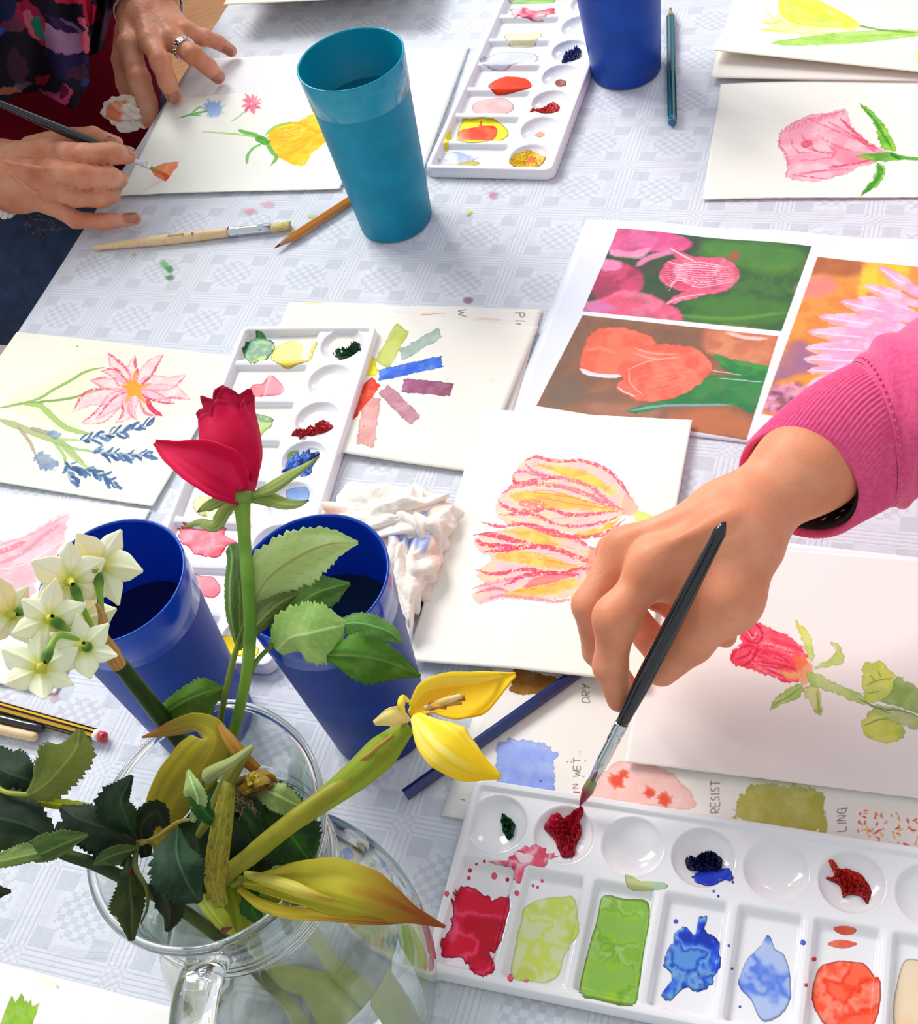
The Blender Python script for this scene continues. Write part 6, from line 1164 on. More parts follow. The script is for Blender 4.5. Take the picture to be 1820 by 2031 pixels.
# ---------------------------------------------------------------- the glass jug
t = NT('clear_glass'); b = t.b; b.inputs['Base Color'].default_value = (1, 1, 1, 1); b.inputs['Roughness'].default_value = 0; b.inputs['IOR'].default_value = 1.48; b.inputs['Transmission Weight'].default_value = 1
m_glass_solid = t.m                       # the thick handle refracts
t = NT('thin_blown_glass'); t.t.nodes.remove(t.b); tr = t.n('ShaderNodeBsdfTransparent'); tr.inputs[0].default_value = (.975, .99, .985, 1); gl = t.n('ShaderNodeBsdfGlossy'); gl.inputs['Roughness'].default_value = .015; gl.inputs[0].default_value = (1, 1, 1, 1)
lw = t.n('ShaderNodeLayerWeight'); lw.inputs[0].default_value = .5; pw = t.n('ShaderNodeMath', operation='POWER'); pw.inputs[1].default_value = 3.2; t.l(lw.outputs['Facing'], pw.inputs[0]); fr = t.n('ShaderNodeMath', operation='MULTIPLY_ADD'); fr.inputs[1].default_value = .75; fr.inputs[2].default_value = .035; t.l(pw.outputs[0], fr.inputs[0]); p2 = t.n('ShaderNodeMath', operation='POWER'); p2.inputs[1].default_value = 4.0; t.l(lw.outputs['Facing'], p2.inputs[0]); tm = t.n('ShaderNodeMix', data_type='RGBA'); tm.inputs[6].default_value = (.98, .995, .99, 1); tm.inputs[7].default_value = (.30, .42, .39, 1); t.l(p2.outputs[0], tm.inputs[0]); t.l(tm.outputs[2], tr.inputs[0]); mxs = t.n('ShaderNodeMixShader'); t.l(fr.outputs[0], mxs.inputs[0]); t.l(tr.outputs[0], mxs.inputs[1]); t.l(gl.outputs[0], mxs.inputs[2]); t.l(mxs.outputs[0], t.t.nodes['Material Output'].inputs[0]); m_glass = t.m
t = NT('vase_water'); b = t.b; b.inputs['Base Color'].default_value = (.985, 1, .985, 1); b.inputs['Roughness'].default_value = 0; b.inputs['IOR'].default_value = 1.33; b.inputs['Transmission Weight'].default_value = 1; m_vwater = t.m
JC = np.array([-.1329, .2635, 0.0]); jug = thing('glass_jug', 'clear glass jug of water with a pouring lip, holding the flowers', 'jug', JC)
prof_o = [(.0001, .0004), (.034, .0002), (.042, .0012), (.047, .006), (.0525, .025), (.0585, .052), (.0610, .080), (.0595, .105), (.0540, .130), (.0465, .150), (.0425, .168), (.0420, .182), (.0438, .200), (.0468, .213), (.0486, .2190), (.0490, .2205)]
po = catmull(np.array(prof_o), 8); po[:, 0] = np.maximum(po[:, 0], .0001)
inn = [(r-.0024-.0008*min(1, max(0, z-.2)/.015), z) for r, z in po if z > .012][::-1]; pi_ = inn+[(.040, .0095), (.030, .0072), (.0001, .0068)]
SP = P(452, 1386, .224)[:2]-JC[:2]; SPd = math.hypot(*SP)-.048; SPa = math.atan2(SP[1], SP[0])
def lipped(V):
    out = []
    for x, y, z in V:
        r = math.hypot(x, y); a = math.atan2(y, x); da = abs((a-SPa+math.pi) % (2*math.pi)-math.pi); k = max(0, (z-.172)/.05); k = min(1, k); k = k*k*max(0, 1-da/1.25)**1.15*SPd
        f = (r+k)/max(r, 1e-6) if r > .03 else 1; out.append((x*f+JC[0], y*f+JC[1], z+k*.12))
    return out
full = [tuple(q) for q in po]+[(.0474+.0016*math.cos(a), .2207+.0016*math.sin(a)) for a in np.linspace(.1, 3.0, 12)]+pi_
V, Fc = lathe(full, 256); under(mesh_obj('jug_body', lipped(V), Fc, m_glass), jug)
for rr_, zr, tr_2, nm in ((.0474, .2209, .0019, 'rim_bead'), (.0428, .1845, .0007, 'neck_ring'), (.0430, .1800, .0006, 'neck_ring'), (.0436, .1900, .0005, 'neck_ring')):
    pth = lipped([(rr_*math.cos(a), rr_*math.sin(a), zr) for a in np.linspace(0, 2*math.pi, 181)]); V, Fc = tube(pth, tr_2, 14, caps=False); under(mesh_obj(nm, V, Fc, m_glass_solid), jug)
WL = .118
wprof = [(.0001, .0071), (.030, .0075), (.0395, .0098)]+[(r-.0021, z) for r, z in po if .0125 < z < WL]; wr = wprof[-1][0]; wprof += [(wr, WL), (wr*.6, WL-.0004), (.0001, WL-.0004)]
V, Fc = lathe(wprof, 192); under(mesh_obj('water', [(x+JC[0], y+JC[1], z) for x, y, z in V], Fc, m_vwater), jug)
hn = norm(np.array([*(P(400, 1960, .2)[:2]-JC[:2]), 0])); hp_ = [JC+hn*.0415+[0, 0, .196], JC+hn*.052+[0, 0, .203], JC+hn*.070+[0, 0, .203], JC+hn*.086+[0, 0, .185], JC+hn*.090+[0, 0, .150], JC+hn*.084+[0, 0, .110], JC+hn*.070+[0, 0, .078], JC+hn*.0605+[0, 0, .070]]
hs = np.cross(hn, [0, 0, 1.0]); path = catmull(np.array(hp_), 8); V = []; tt = np.gradient(path, axis=0)
for i, p in enumerate(path):
    d = norm(tt[i]); n = np.cross(d, hs)
    for k in range(20):
        q = 2*math.pi*k/20; c, s_ = math.cos(q), math.sin(q); V.append(p+hs*.0092*math.copysign(abs(c)**.6, c)+n*.0034*math.copysign(abs(s_)**.7, s_))
Fc = [(i*20+k, i*20+(k+1) % 20, (i+1)*20+(k+1) % 20, (i+1)*20+k) for i in range(len(path)-1) for k in range(20)]+[tuple(range(20))[::-1], tuple((len(path)-1)*20+k for k in range(20))]
under(mesh_obj('handle', V, Fc, m_glass_solid), jug)

# ---------------------------------------------------------------- leaves and petals
def plant_mat(name, rough=.5, sss=.12, coat=0, bump=.3, spec=.25):
    t = NT(name); b = t.b; b.inputs['Roughness'].default_value = rough; b.inputs['Specular IOR Level'].default_value = spec; b.inputs['Subsurface Weight'].default_value = sss; b.inputs['Subsurface Scale'].default_value = .003; b.inputs['Coat Weight'].default_value = coat
    at = t.n('ShaderNodeVertexColor', layer_name='tint'); t.l(at.outputs['Color'], b.inputs['Base Color'])
    tc = t.n('ShaderNodeTexCoord'); no = t.n('ShaderNodeTexNoise', i_Scale=300.0, i_Detail=4.0); t.l(tc.outputs['Object'], no.inputs['Vector']); bm = t.n('ShaderNodeBump', i_Strength=bump, i_Distance=.0004); t.l(no.outputs['Fac'], bm.inputs['Height']); t.l(bm.outputs[0], b.inputs['Normal']); return t.m
m_leaf = plant_mat('rose_leaf', .6, .05, spec=.14); m_petal = plant_mat('petal', .65, .3, bump=.12, spec=.1); m_stem = plant_mat('green_stem', .45, .08); m_dryp = plant_mat('withered_petal', .6, .12, bump=.5)
LS = [0]
def leaf(parent, name, mid, wl, wr, cols, m=m_leaf, serr=0, fold=0.0, tilt=0.0, cup=0.0, veins=True, wave=0.0, nt=44, ns=14, th=.0003, vein_col=None, blotch=None, tipc=None, curl=0.0, label=None, ang=None):
    """mid: (x, y, z) midrib; wl / wr: half widths in picture pixels; tilt turns the blade about its midrib; fold and cup bend it"""
    LS[0] += 1; sd = LS[0]*37; q = catmull(np.array(mid, float), 12); n = len(q); tt = np.linspace(0, 1, n); pts = np.array([P(*r_) for r_ in q]); d = np.gradient(pts, axis=0)
    W1 = np.interp(tt, np.linspace(0, 1, len(wl)), wl); W2 = np.interp(tt, np.linspace(0, 1, len(wr)), wr)
    ker = np.ones(5)/5; W1 = np.convolve(np.pad(W1, 2, 'edge'), ker, 'valid'); W2 = np.convolve(np.pad(W2, 2, 'edge'), ker, 'valid')
    V, A = [], []; c1, c2 = srgb(cols[0]), srgb(cols[1 % len(cols)]); vc = srgb(vein_col) if vein_col else np.minimum(c2*1.35+.04, 1)
    for i in range(n):
        p, di = pts[i], norm(d[i]); vw = towards_cam(p); sv = norm(np.cross(di, vw)); tl = tilt if np.ndim(tilt) == 0 else float(np.interp(tt[i], np.linspace(0, 1, len(tilt)), tilt)); nv = np.cross(sv, di); s1 = sv*math.cos(tl)+nv*math.sin(tl); nn_ = np.cross(s1, di); sc_ = rad(p, 1.0)/max(.35, math.cos(tl))
        for j in range(-ns, ns+1):
            s_ = j/ns; w = (W2[i] if s_ > 0 else W1[i])*sc_
            if serr: w *= 1+serr*((tt[i]*19+.25*(s_ > 0)) % 1-.5)*min(1, 5*tt[i]*(1-tt[i])+.2)*abs(s_)**2
            a = abs(s_); off = -fold*a*w-cup*a*a*w+wave*math.sin(tt[i]*14+s_*3+sd)*a*w+curl*w*max(0, a-.6)**2*6
            V.append(p+s1*s_*w*(1-.25*abs(fold))+nn_*off)
            nz = float(samp(NS_SOFT, tt[i]*260+sd*5, s_*160+sd*9) if veins else samp(NS_SOFT, tt[i]*70+sd*5, s_*330+sd*9)); f = min(1, max(0, (nz-.3)/.4)); c = c1*(1-f)+c2*f
            if tipc: k = min(1, max(0, (tt[i]-tipc[1])/(tipc[2]-tipc[1])+(nz-.5)*.6)); c = c*(1-k)+srgb(tipc[0])*k
            if blotch and samp(NS_FINE, tt[i]*300+sd, s_*200+sd*3) > .72: c = c*.45+srgb(blotch)*.55
            if veins:
                k = math.exp(-(a*W1.max()/2.0)**2)*.8
                vv = abs(((tt[i]*9-a*1.9) % 1)-.5)*2; k = max(k, max(0, 1-(1-vv)*7)*.35*(a < .93)); c = c*(1-k)+vc*k
            A.append((*lin(np.clip(c, 0, 1)), 1))
    C2 = 2*ns+1; Fc = [(i*C2+j, (i+1)*C2+j, (i+1)*C2+j+1, i*C2+j+1) for i in range(n-1) for j in range(2*ns)]
    o = mesh_obj(name, V, Fc, m, col=A); so = o.modifiers.new('th', 'SOLIDIFY'); so.thickness = th; so.offset = 0
    if parent.type == 'EMPTY': under(o, parent)
    else: o.parent = parent
    if label: o['label'] = label
    return o
def stem(parent, name, pts, rp, cols, m=m_stem, flat=None, seg=14):
    q = catmull(np.array([(p[0], p[1], p[2], r) for p, r in zip(pts, rp)], float), 9); w = [P(*r_[:3]) for r_ in q]; rr = [rad(w[i], q[i][3]) for i in range(len(q))]
    V, Fc = tube(w, rr, seg, flat=flat); A = []; sd = LS[0] = LS[0]+3
    for i in range(len(V)):
        k = float(np.clip((samp(NS_SOFT, (i//seg)*9+sd*31, (i % seg)*5+sd*7)-.3)/.4, 0, 1)); zk = min(1, max(0, (.15-V[i][2])/.05)); A.append((*lin((srgb(cols[0])*(1-k)+srgb(cols[1 % len(cols)])*k)*(1-zk)+(srgb('a3ad62')*(1-k)+srgb('bcc480')*k)*zk), 1))
    o = mesh_obj(name, V, Fc, m, col=A)
    if parent.type == 'EMPTY': under(o, parent)
    else: o.parent = parent
    return o
G_LT, G_MD, G_DK, G_OL = ('9dbb66', 'b0c97c'), ('4f7a2c', '638f36'), ('1c3a1c', '2a4a24'), ('5d6a26', '6f7c30')
# ================= red rose
rose = thing('red_rose', 'single crimson rose on a tall leafy stem in the glass jug', 'flower', P(470, 1500, .17))
stem(rose, 'stem', [(600, 1880, .03), (540, 1720, .11), (470, 1560, .19), (457, 1490, .212), (474, 1410, .228), (490, 1330, .242), (496, 1240, .256), (490, 1140, .266), (484, 1060, .272), (480, 1000, .276)], [11, 11, 11, 11, 11, 12, 13, 13, 13, 17], ('5c8a2a', '7da43c'))
stem(rose, 'side_stem', [(490, 1345, .240), (510, 1310, .244), (540, 1280, .248), (570, 1262, .250)], [7, 5, 4.5, 4], ('5c7a2a', '6f8a3a')); stem(rose, 'side_stem', [(430, 1500, .206), (436, 1440, .222), (448, 1370, .236), (465, 1300, .246), (492, 1220, .256)], [6, 6, 6, 6, 5], ('55701f', '7a8c34'))
C0_, C1_ = P(478, 990, .277), P(443, 800, .290); ax_r = norm(C1_-C0_); Hb = np.linalg.norm(C1_-C0_); vw = towards_cam(C0_); e1 = norm(vw-ax_r*(vw@ax_r)); e2 = np.cross(ax_r, e1)
def rpetal(a0, span, R0, H, flare, top, seed, dk=0.0, notch=.2, back=.0):
    V, A = [], []; nu, nv = 40, 40
    for j in range(nv+1):
        v_ = j/nv
        for i in range(nu+1):
            u_ = i/nu*2-1; vv = v_*(1-notch*abs(u_)**2.5*v_); body_ = math.sin(min(1, v_*1.25+.08)*math.pi*.5)**.75; r = R0*(.12+.88*body_)*(1-.16*max(0, vv-.5)*2)+flare*R0*max(0, v_-.72)**2*9*(1+.5*math.sin(u_*7+seed))
            r += .03*R0*math.sin(u_*5+v_*6+seed)+R0*.07*math.sin(u_*10+seed*2)*max(0, v_-.8)*5; a = a0+u_*span*(.45+.55*math.sin(min(1, v_*1.6)*math.pi/2)); h = H*vv*Hb+(.0014*math.sin(u_*7+seed)+.0006*math.sin(u_*15+seed*3))*v_**5
            h -= flare*.004*max(0, v_-.86)*6
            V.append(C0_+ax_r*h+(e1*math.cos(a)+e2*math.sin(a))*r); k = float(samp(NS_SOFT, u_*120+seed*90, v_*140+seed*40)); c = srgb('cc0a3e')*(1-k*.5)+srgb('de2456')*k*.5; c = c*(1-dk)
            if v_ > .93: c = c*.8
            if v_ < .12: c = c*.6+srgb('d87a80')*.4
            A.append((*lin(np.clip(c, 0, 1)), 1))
    Fc = [(j*(nu+1)+i, j*(nu+1)+i+1, (j+1)*(nu+1)+i+1, (j+1)*(nu+1)+i) for j in range(nv) for i in range(nu)]
    o = mesh_obj('petal', V, Fc, m_petal, col=A); so = o.modifiers.new('th', 'SOLIDIFY'); so.thickness = .0005; so.offset = 0; under(o, rose)
RB = rad(C0_, 66)
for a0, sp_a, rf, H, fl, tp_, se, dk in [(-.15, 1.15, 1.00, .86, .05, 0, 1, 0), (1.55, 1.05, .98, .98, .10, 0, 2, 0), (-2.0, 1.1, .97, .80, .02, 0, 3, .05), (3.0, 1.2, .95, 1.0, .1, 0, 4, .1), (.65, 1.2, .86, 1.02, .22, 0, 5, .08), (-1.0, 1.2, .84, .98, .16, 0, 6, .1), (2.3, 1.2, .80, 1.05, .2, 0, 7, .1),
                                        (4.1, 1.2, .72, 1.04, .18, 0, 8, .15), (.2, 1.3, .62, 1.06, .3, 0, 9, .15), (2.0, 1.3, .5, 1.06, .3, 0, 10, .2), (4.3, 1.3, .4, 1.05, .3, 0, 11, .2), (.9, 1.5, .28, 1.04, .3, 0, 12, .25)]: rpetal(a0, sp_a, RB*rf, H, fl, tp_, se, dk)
leaf(rose, 'petal', [(476, 985, .280), (432, 962, .289), (388, 930, .293), (345, 900, .293), (308, 878, .290)], [16, 26, 30, 22, 4], [24, 78, 58, 22, 5], ('cc0c40', 'da2254'), m_petal, cup=-.35, veins=False, wave=.05, th=.0006, curl=.25, tipc=('9a0a2c', .8, 1.05))
for mid, wl, wr, tl in [([(492, 985, .277), (540, 968, .282), (580, 942, .286), (605, 925, .287), (632, 906, .286)], [4, 16, 12, 5, 1], [4, 10, 8, 5, 1], .4), ([(490, 990, .276), (530, 990, .277), (565, 1000, .278), (592, 1000, .278), (612, 992, .276)], [5, 16, 12, 8, 1], [5, 14, 10, 6, 1], .2),
                        ([(478, 992, .275), (448, 1008, .274), (425, 1040, .270), (395, 1035, .268), (362, 1048, .262)], [5, 14, 14, 8, 1], [5, 12, 12, 6, 1], -.3), ([(470, 990, .277), (440, 990, .282), (410, 1005, .284), (392, 1015, .282)], [6, 16, 12, 1], [4, 8, 8, 1], .5)]:
    leaf(rose, 'sepal', mid, wl, wr, ('8aa04e', 'a9bd72'), m_leaf, cup=.3, tilt=tl, veins=False, th=.0006, tipc=('6a4a34', .85, 1.05), ns=6)
V, Fc = tube([P(480, 1003, .275), P(480, 992, .277), P(478, 982, .278)], [rad(C0_, 15), rad(C0_, 23), rad(C0_, 26)], 20); o = mesh_obj('hip', V, Fc, m_stem, col=[(*lin('7d9a44'), 1)]*len(V)); under(o, rose)
RL = [([(494, 1215, .256), (530, 1150, .262), (590, 1105, .268), (650, 1080, .268), (710, 1076, .264)], [3, 52, 52, 34, 2], [3, 42, 58, 40, 2], ('aecb78', 'c2da90'), 0, .18, 0, 'a08c5a'),
      ([(540, 1285, .246), (575, 1215, .252), (620, 1180, .254), (660, 1165, .252), (694, 1157, .248)], [4, 44, 42, 26, 2], [4, 30, 38, 28, 2], ('3f6a2c', '55803a'), .3, .3, 0, None),
      ([(480, 1285, .249), (505, 1245, .255), (535, 1212, .257), (565, 1190, .256), (590, 1178, .254)], [3, 18, 22, 14, 2], [3, 22, 24, 14, 2], ('5a6a38', '748548'), -.4, .4, 0, None),
      ([(548, 1290, .247), (575, 1265, .254), (615, 1255, .258), (655, 1245, .258), (690, 1238, .254)], [18, 52, 58, 46, 4], [14, 42, 62, 62, 6], ('8fb85e', 'a3c672'), 0, .15, .1, None),
      ([(648, 1300, .250), (690, 1300, .254), (740, 1305, .252), (790, 1320, .246), (834, 1341, .238)], [10, 44, 42, 22, 2], [10, 40, 52, 30, 2], ('3a6a1e', '52852a'), .1, .25, 0, '7a8a4a'),
      ([(655, 1245, .252), (700, 1235, .256), (740, 1242, .254), (775, 1255, .250), (797, 1276, .246)], [8, 24, 26, 18, 2], [8, 22, 24, 18, 2], ('4c7836', '5f8c44'), .5, .3, 0, None),
      ([(470, 1285, .246), (458, 1220, .256), (456, 1160, .262), (460, 1110, .264), (455, 1080, .262)], [3, 15, 15, 16, 14], [3, 12, 13, 16, 14], ('4e6e34', '65854a'), .5, .5, 0, None),
      ([(478, 1290, .244), (474, 1230, .252), (474, 1180, .258), (472, 1130, .260), (477, 1090, .258)], [3, 12, 12, 9, 2], [2, 10, 12, 10, 2], ('6d8a4a', '7f9c58'), -.4, .3, 0, None),
      ([(446, 1365, .233), (410, 1372, .240), (370, 1388, .240), (330, 1412, .234), (300, 1428, .228)], [3, 42, 52, 46, 4], [3, 30, 24, 18, 2], ('3c6420', '55802a'), -.1, .12, .1, '7fa04a')]
for mid, wl, wr, c, tl, fo, cu, vc in RL: leaf(rose, 'leaf', mid, [x*1.12 for x in wl], [x*1.12 for x in wr], c, serr=.22, tilt=tl, fold=fo, cup=cu, vein_col=vc, wave=.04)

# ================= narcissus
nar = thing('white_narcissus', 'cluster of small white narcissus flowers on one thick stem, leaning left from the jug', 'flower', P(365, 1490, .17))
stem(nar, 'stem', [(730, 2010, .012), (640, 1880, .06), (470, 1640, .16), (372, 1492, .208), (345, 1455, .222), (290, 1385, .248), (238, 1318, .270)], [17, 17, 17, 18, 18, 18, 16], ('1f3a12', '3a5a1c'))
leaf(nar, 'sheath', [(240, 1328, .271), (222, 1295, .278), (205, 1262, .284), (204, 1225, .288), (192, 1196, .290)], [15, 17, 11, 9, 3], [15, 16, 10, 8, 3], ('a87c3e', 'c49a5c'), m_dryp, cup=.8, veins=False, ns=8)
leaf(nar, 'sheath', [(222, 1312, .275), (200, 1290, .281), (184, 1272, .285)], [8, 9, 1], [8, 9, 1], ('b08a50', 'c8a468'), m_dryp, cup=.6, veins=False, ns=6)
def nflower(cx, cy_, z, Rp, face, spin, foot, bend=None):
    """face: offset (dx, dy) of the flower's axis in the picture, 0 = seen square from behind"""
    c = P(cx, cy_, z); vw = towards_cam(c); n = norm(-vw*.8+_R*face[0]-_U*face[1]); u = norm(np.cross(n, [0, 0, 1.0])); v_ = np.cross(n, u); Rw = rad(c, Rp)
    V, Fc = lathe([(.0009, -.0075), (.0012, -.003), (.0018, -.0005), (.0035, .0008), (.0042, .003), (.0044, .0042), (.0040, .0041), (.0033, .001), (.0004, .0006)], 24); V = [c+u*x*Rw/.013+v_*y*Rw/.013+n*zz*Rw/.013 for x, y, zz in V]
    fo = mesh_obj('flower', V, Fc, m_petal, col=[(*lin('c9c94e' if i//24 < 4 else 'f0d850'), 1) for i in range(len(V))]); under(fo, nar)
    for k in range(6):
        a = spin+k*math.pi/3; Rw = Rw if k else Rw*1.08; rd = u*math.cos(a)+v_*math.sin(a); sdv = -u*math.sin(a)+v_*math.cos(a); V, A = [], []; nt, ns = 16, 8; L = Rw*R.uniform(.95, 1.22); ww = L*(.30 if k % 2 else .36); bnd = R.uniform(-.45, .6)
        for i in range(nt+1):
            t_ = i/nt; w = ww*(math.sin(math.pi*min(1, t_**.85*.9+.06))**.8)*(1-max(0, t_-.7)*1.6); w = max(w, .0001)
            for j in range(-ns, ns+1):
                s_ = j/ns; V.append(c+rd*L*t_+sdv*s_*w+n*(.0006*(k % 2)-L*bnd*t_*t_*.6+abs(s_)**2*w*.35-.15*w*math.exp(-(s_/.12)**2))); kk = max(0, 1-t_*2.4); g = float(samp(NS_SOFT, t_*90+k*70+cx, s_*90+cy_)); cc_ = (srgb('fffbdc')*(1-g*.35)+srgb('faf4b4')*g*.35)*(1-kk)+srgb('e0d648')*kk; A.append((*lin(cc_), 1))
        C2 = 2*ns+1; Fc = [(i*C2+j, (i+1)*C2+j, (i+1)*C2+j+1, i*C2+j+1) for i in range(nt) for j in range(2*ns)]
        o = mesh_obj('petal', V, Fc, m_petal, col=A); so = o.modifiers.new('th', 'SOLIDIFY'); so.thickness = .0004; so.offset = 0; o.parent = fo
    q = np.array([P(*foot), (P(*foot)+c)*.5+(np.array(bend) if bend else 0), c-n*.0035]); pth = catmull(q, 8); rr = np.interp(np.linspace(0, 1, len(pth)), [0, .6, .72, .84, .92, 1], [.0011, .0011, .0013, .0022, .0018, .0010]); V, Fc = tube(pth, rr, 12)
    A = [(*lin(srgb('8cb544')*(1-k)+srgb('47722a')*k), 1) for k in [math.exp(-((min(i//12, len(pth)-1)/len(pth)-.84)/.09)**2) for i in range(len(V))]]; under(mesh_obj('pedicel', V, Fc, m_stem, col=A), nar)
J0 = (207, 1300, .279)
nflower(160, 1232, .276, 62, (.1, .1), .3, J0); nflower(22, 1218, .285, 62, (-.35, 0), .9, (150, 1240, .286), (0, .004, .004)); nflower(196, 1122, .294, 72, (.15, -.2), .35, J0); nflower(140, 1152, .300, 68, (-.1, -.15), .05, J0)
nflower(98, 1228, .300, 62, (-.15, .15), .5, J0); nflower(166, 1284, .290, 52, (0, .25), .2, J0); nflower(80, 1326, .296, 68, (-.25, .35), .65, J0, (0, .006, .010))

# ================= yellow tulip
tul = thing('yellow_tulip', 'drooping open yellow tulip leaning out of the jug to the right', 'flower', P(460, 1730, .17))
stem(tul, 'stem', [(520, 1960, .02), (480, 1850, .10), (446, 1750, .205), (500, 1695, .236), (590, 1622, .246), (680, 1556, .248), (750, 1502, .247), (806, 1452, .244)], [11, 12, 15, 19, 20, 18, 14, 9], ('8c8a1c', 'a8a030'))
leaf(tul, 'clasping_leaf', [(520, 1680, .238), (620, 1600, .248), (700, 1537, .251), (760, 1487, .249), (812, 1440, .246)], [8, 18, 24, 32, 18], [10, 24, 34, 36, 14], ('7d9024', '97a634'), m_leaf, cup=.55, veins=False, tipc=('8aa030', .5, 1.2))
stem(tul, 'leaf_fold', [(600, 1598, .236), (660, 1552, .246), (720, 1505, .251), (780, 1458, .252)], [3, 4, 5, 4], ('a07a24', 'b0a03a'))
YL = ('f8d22e', 'fbdf58')
leaf(tul, 'petal', [(815, 1420, .240), (850, 1390, .238), (900, 1372, .240), (960, 1355, .246), (1022, 1337, .250)], [8, 38, 34, 24, 2], [10, 30, 55, 62, 2], ('f6bc18', 'f9cc30'), m_petal, cup=-.45, tilt=.1, veins=False, wave=.03, th=.0007)
leaf(tul, 'petal', [(815, 1400, .252), (840, 1362, .256), (890, 1348, .254), (950, 1345, .252), (1016, 1337, .248)], [4, 8, 12, 10, 2], [4, 16, 18, 10, 2], YL, m_petal, cup=.5, tilt=-.4, veins=False, th=.0007)
leaf(tul, 'petal', [(822, 1418, .254), (848, 1448, .262), (880, 1478, .264), (930, 1515, .260), (992, 1541, .254)], [10, 50, 58, 42, 3], [10, 36, 46, 36, 3], ('fbe27a', 'f8d030'), m_petal, cup=.45, tilt=.15, veins=False, wave=.03, th=.0007, tipc=('f6c81c', .45, .9))
leaf(tul, 'petal', [(810, 1430, .246), (790, 1422, .254), (770, 1422, .256), (742, 1434, .252)], [6, 28, 24, 6], [8, 20, 16, 5], ('f0dc8a', 'f6e08a'), m_petal, cup=.6, tilt=.1, veins=False, th=.0007, curl=.3)
leaf(tul, 'petal', [(800, 1412, .254), (796, 1398, .257), (800, 1386, .257), (812, 1392, .254)], [4, 8, 8, 2], [4, 7, 7, 2], YL, m_petal, cup=.6, veins=False, ns=6)
for k, (a, b_) in enumerate([((850, 1402), (905, 1378)), ((846, 1398), (890, 1388)), ((852, 1408), (915, 1392)), ((850, 1404), (885, 1402)), ((856, 1400), (922, 1384))]): stem(tul, 'stamen', [(a[0], a[1], .248), ((a[0]+b_[0])/2, (a[1]+b_[1])/2-2, .254), (b_[0], b_[1], .254)], [3, 4, 6], ('c8963c', 'b07428'), m_dryp)
stem(tul, 'pistil', [(845, 1404, .247), (880, 1392, .255), (915, 1380, .256)], [6, 8, 5], ('e8d090', 'd8b870'), m_dryp)

# ================= withered tulip
wt = thing('withered_tulip', 'wilted brown-tipped yellow-green tulip head hanging over the right side of the jug', 'flower', P(480, 1760, .17))
stem(wt, 'stem', [(560, 1990, .015), (520, 1900, .09), (470, 1790, .18), (462, 1755, .205), (478, 1745, .215)], [13, 13, 12, 11, 9], ('8a9a3a', 'a0a84a'))
leaf(wt, 'petal', [(482, 1752, .216), (560, 1758, .228), (650, 1766, .232), (740, 1790, .226), (820, 1815, .216), (882, 1838, .204)], [10, 46, 66, 60, 16, 2], [6, 26, 46, 40, 16, 2], ('a29c1c', 'cfc43a'), m_dryp, cup=.5, veins=False, wave=.05, tipc=('8f4a12', .5, .85), th=.0007, curl=.12)
leaf(wt, 'petal', [(472, 1762, .214), (520, 1796, .222), (580, 1812, .226), (650, 1818, .226), (740, 1826, .222), (800, 1828, .214)], [4, 12, 12, 14, 14, 2], [4, 10, 10, 8, 8, 2], ('d0b62c', 'dcc83e'), m_dryp, cup=.6, veins=False, th=.0007, tipc=('8a5218', .4, .9))
leaf(wt, 'petal', [(484, 1733, .218), (530, 1744, .232), (580, 1760, .238), (620, 1775, .238), (660, 1785, .234)], [5, 11, 12, 8, 2], [6, 13, 14, 10, 2], ('c4bc3c', 'd6cc60'), m_dryp, cup=.7, veins=False, th=.0007, tipc=('a8842c', .5, 1.1))
leaf(wt, 'petal', [(500, 1760, .212), (560, 1775, .216), (620, 1790, .216)], [8, 26, 10], [8, 22, 8], ('5f8a1e', '86a62c'), m_dryp, cup=-.3, veins=False)
# ================= second wilted tulip: arching and hanging blades
w2 = thing('withered_tulip', 'wilted tulip with arching olive-yellow blades and a shrivelled head above the jug mouth', 'flower', P(400, 1800, .17))
stem(w2, 'stem', [(470, 2000, .02), (450, 1900, .10), (440, 1800, .18), (450, 1680, .205), (460, 1600, .222), (475, 1560, .232)], [11, 11, 11, 10, 9, 8], ('6a7a24', '8a9030'))
OY = ('a59a1c', '8f8a20')
leaf(w2, 'blade', [(318, 1690, .206), (318, 1620, .222), (345, 1560, .236), (385, 1510, .246), (415, 1465, .250), (385, 1440, .248), (342, 1448, .240), (282, 1462, .230)], [12, 34, 44, 48, 34, 18, 14, 1], [26, 46, 54, 58, 36, 18, 16, 1], ('b4a61e', '9c9222'), m_dryp, cup=.25, tilt=[0, 0, .1, .15, .4, .8, .6, 0], veins=False, th=.0006, tipc=('a8661c', .8, 1.0))
leaf(w2, 'blade', [(470, 1500, .246), (452, 1560, .250), (440, 1630, .248), (430, 1700, .240), (425, 1750, .230), (440, 1800, .218)], [3, 16, 22, 24, 24, 14], [3, 12, 20, 22, 20, 14], ('8e8f28', 'a39a30'), m_dryp, cup=.4, veins=False, wave=.06, blotch='5a4030', tipc=('99a83a', .7, 1.1))
leaf(w2, 'blade', [(390, 1660, .224), (420, 1610, .240), (450, 1550, .250), (480, 1505, .254), (500, 1482, .254)], [6, 14, 16, 10, 3], [6, 12, 14, 10, 3], ('767c2c', '8a8c3a'), m_dryp, cup=.5, tilt=.3, veins=False)
leaf(w2, 'blade', [(404, 1552, .252), (430, 1530, .258), (460, 1512, .260), (502, 1480, .258)], [20, 14, 11, 5], [10, 12, 9, 5], ('8f9c5a', 'a5ad70'), m_leaf, cup=.9, veins=False)
leaf(w2, 'blade', [(425, 1424, .250), (448, 1460, .254), (476, 1498, .252), (510, 1528, .246)], [3, 13, 17, 10], [2, 10, 12, 10], ('94661c', 'a87c28'), m_dryp, cup=.4, veins=False)
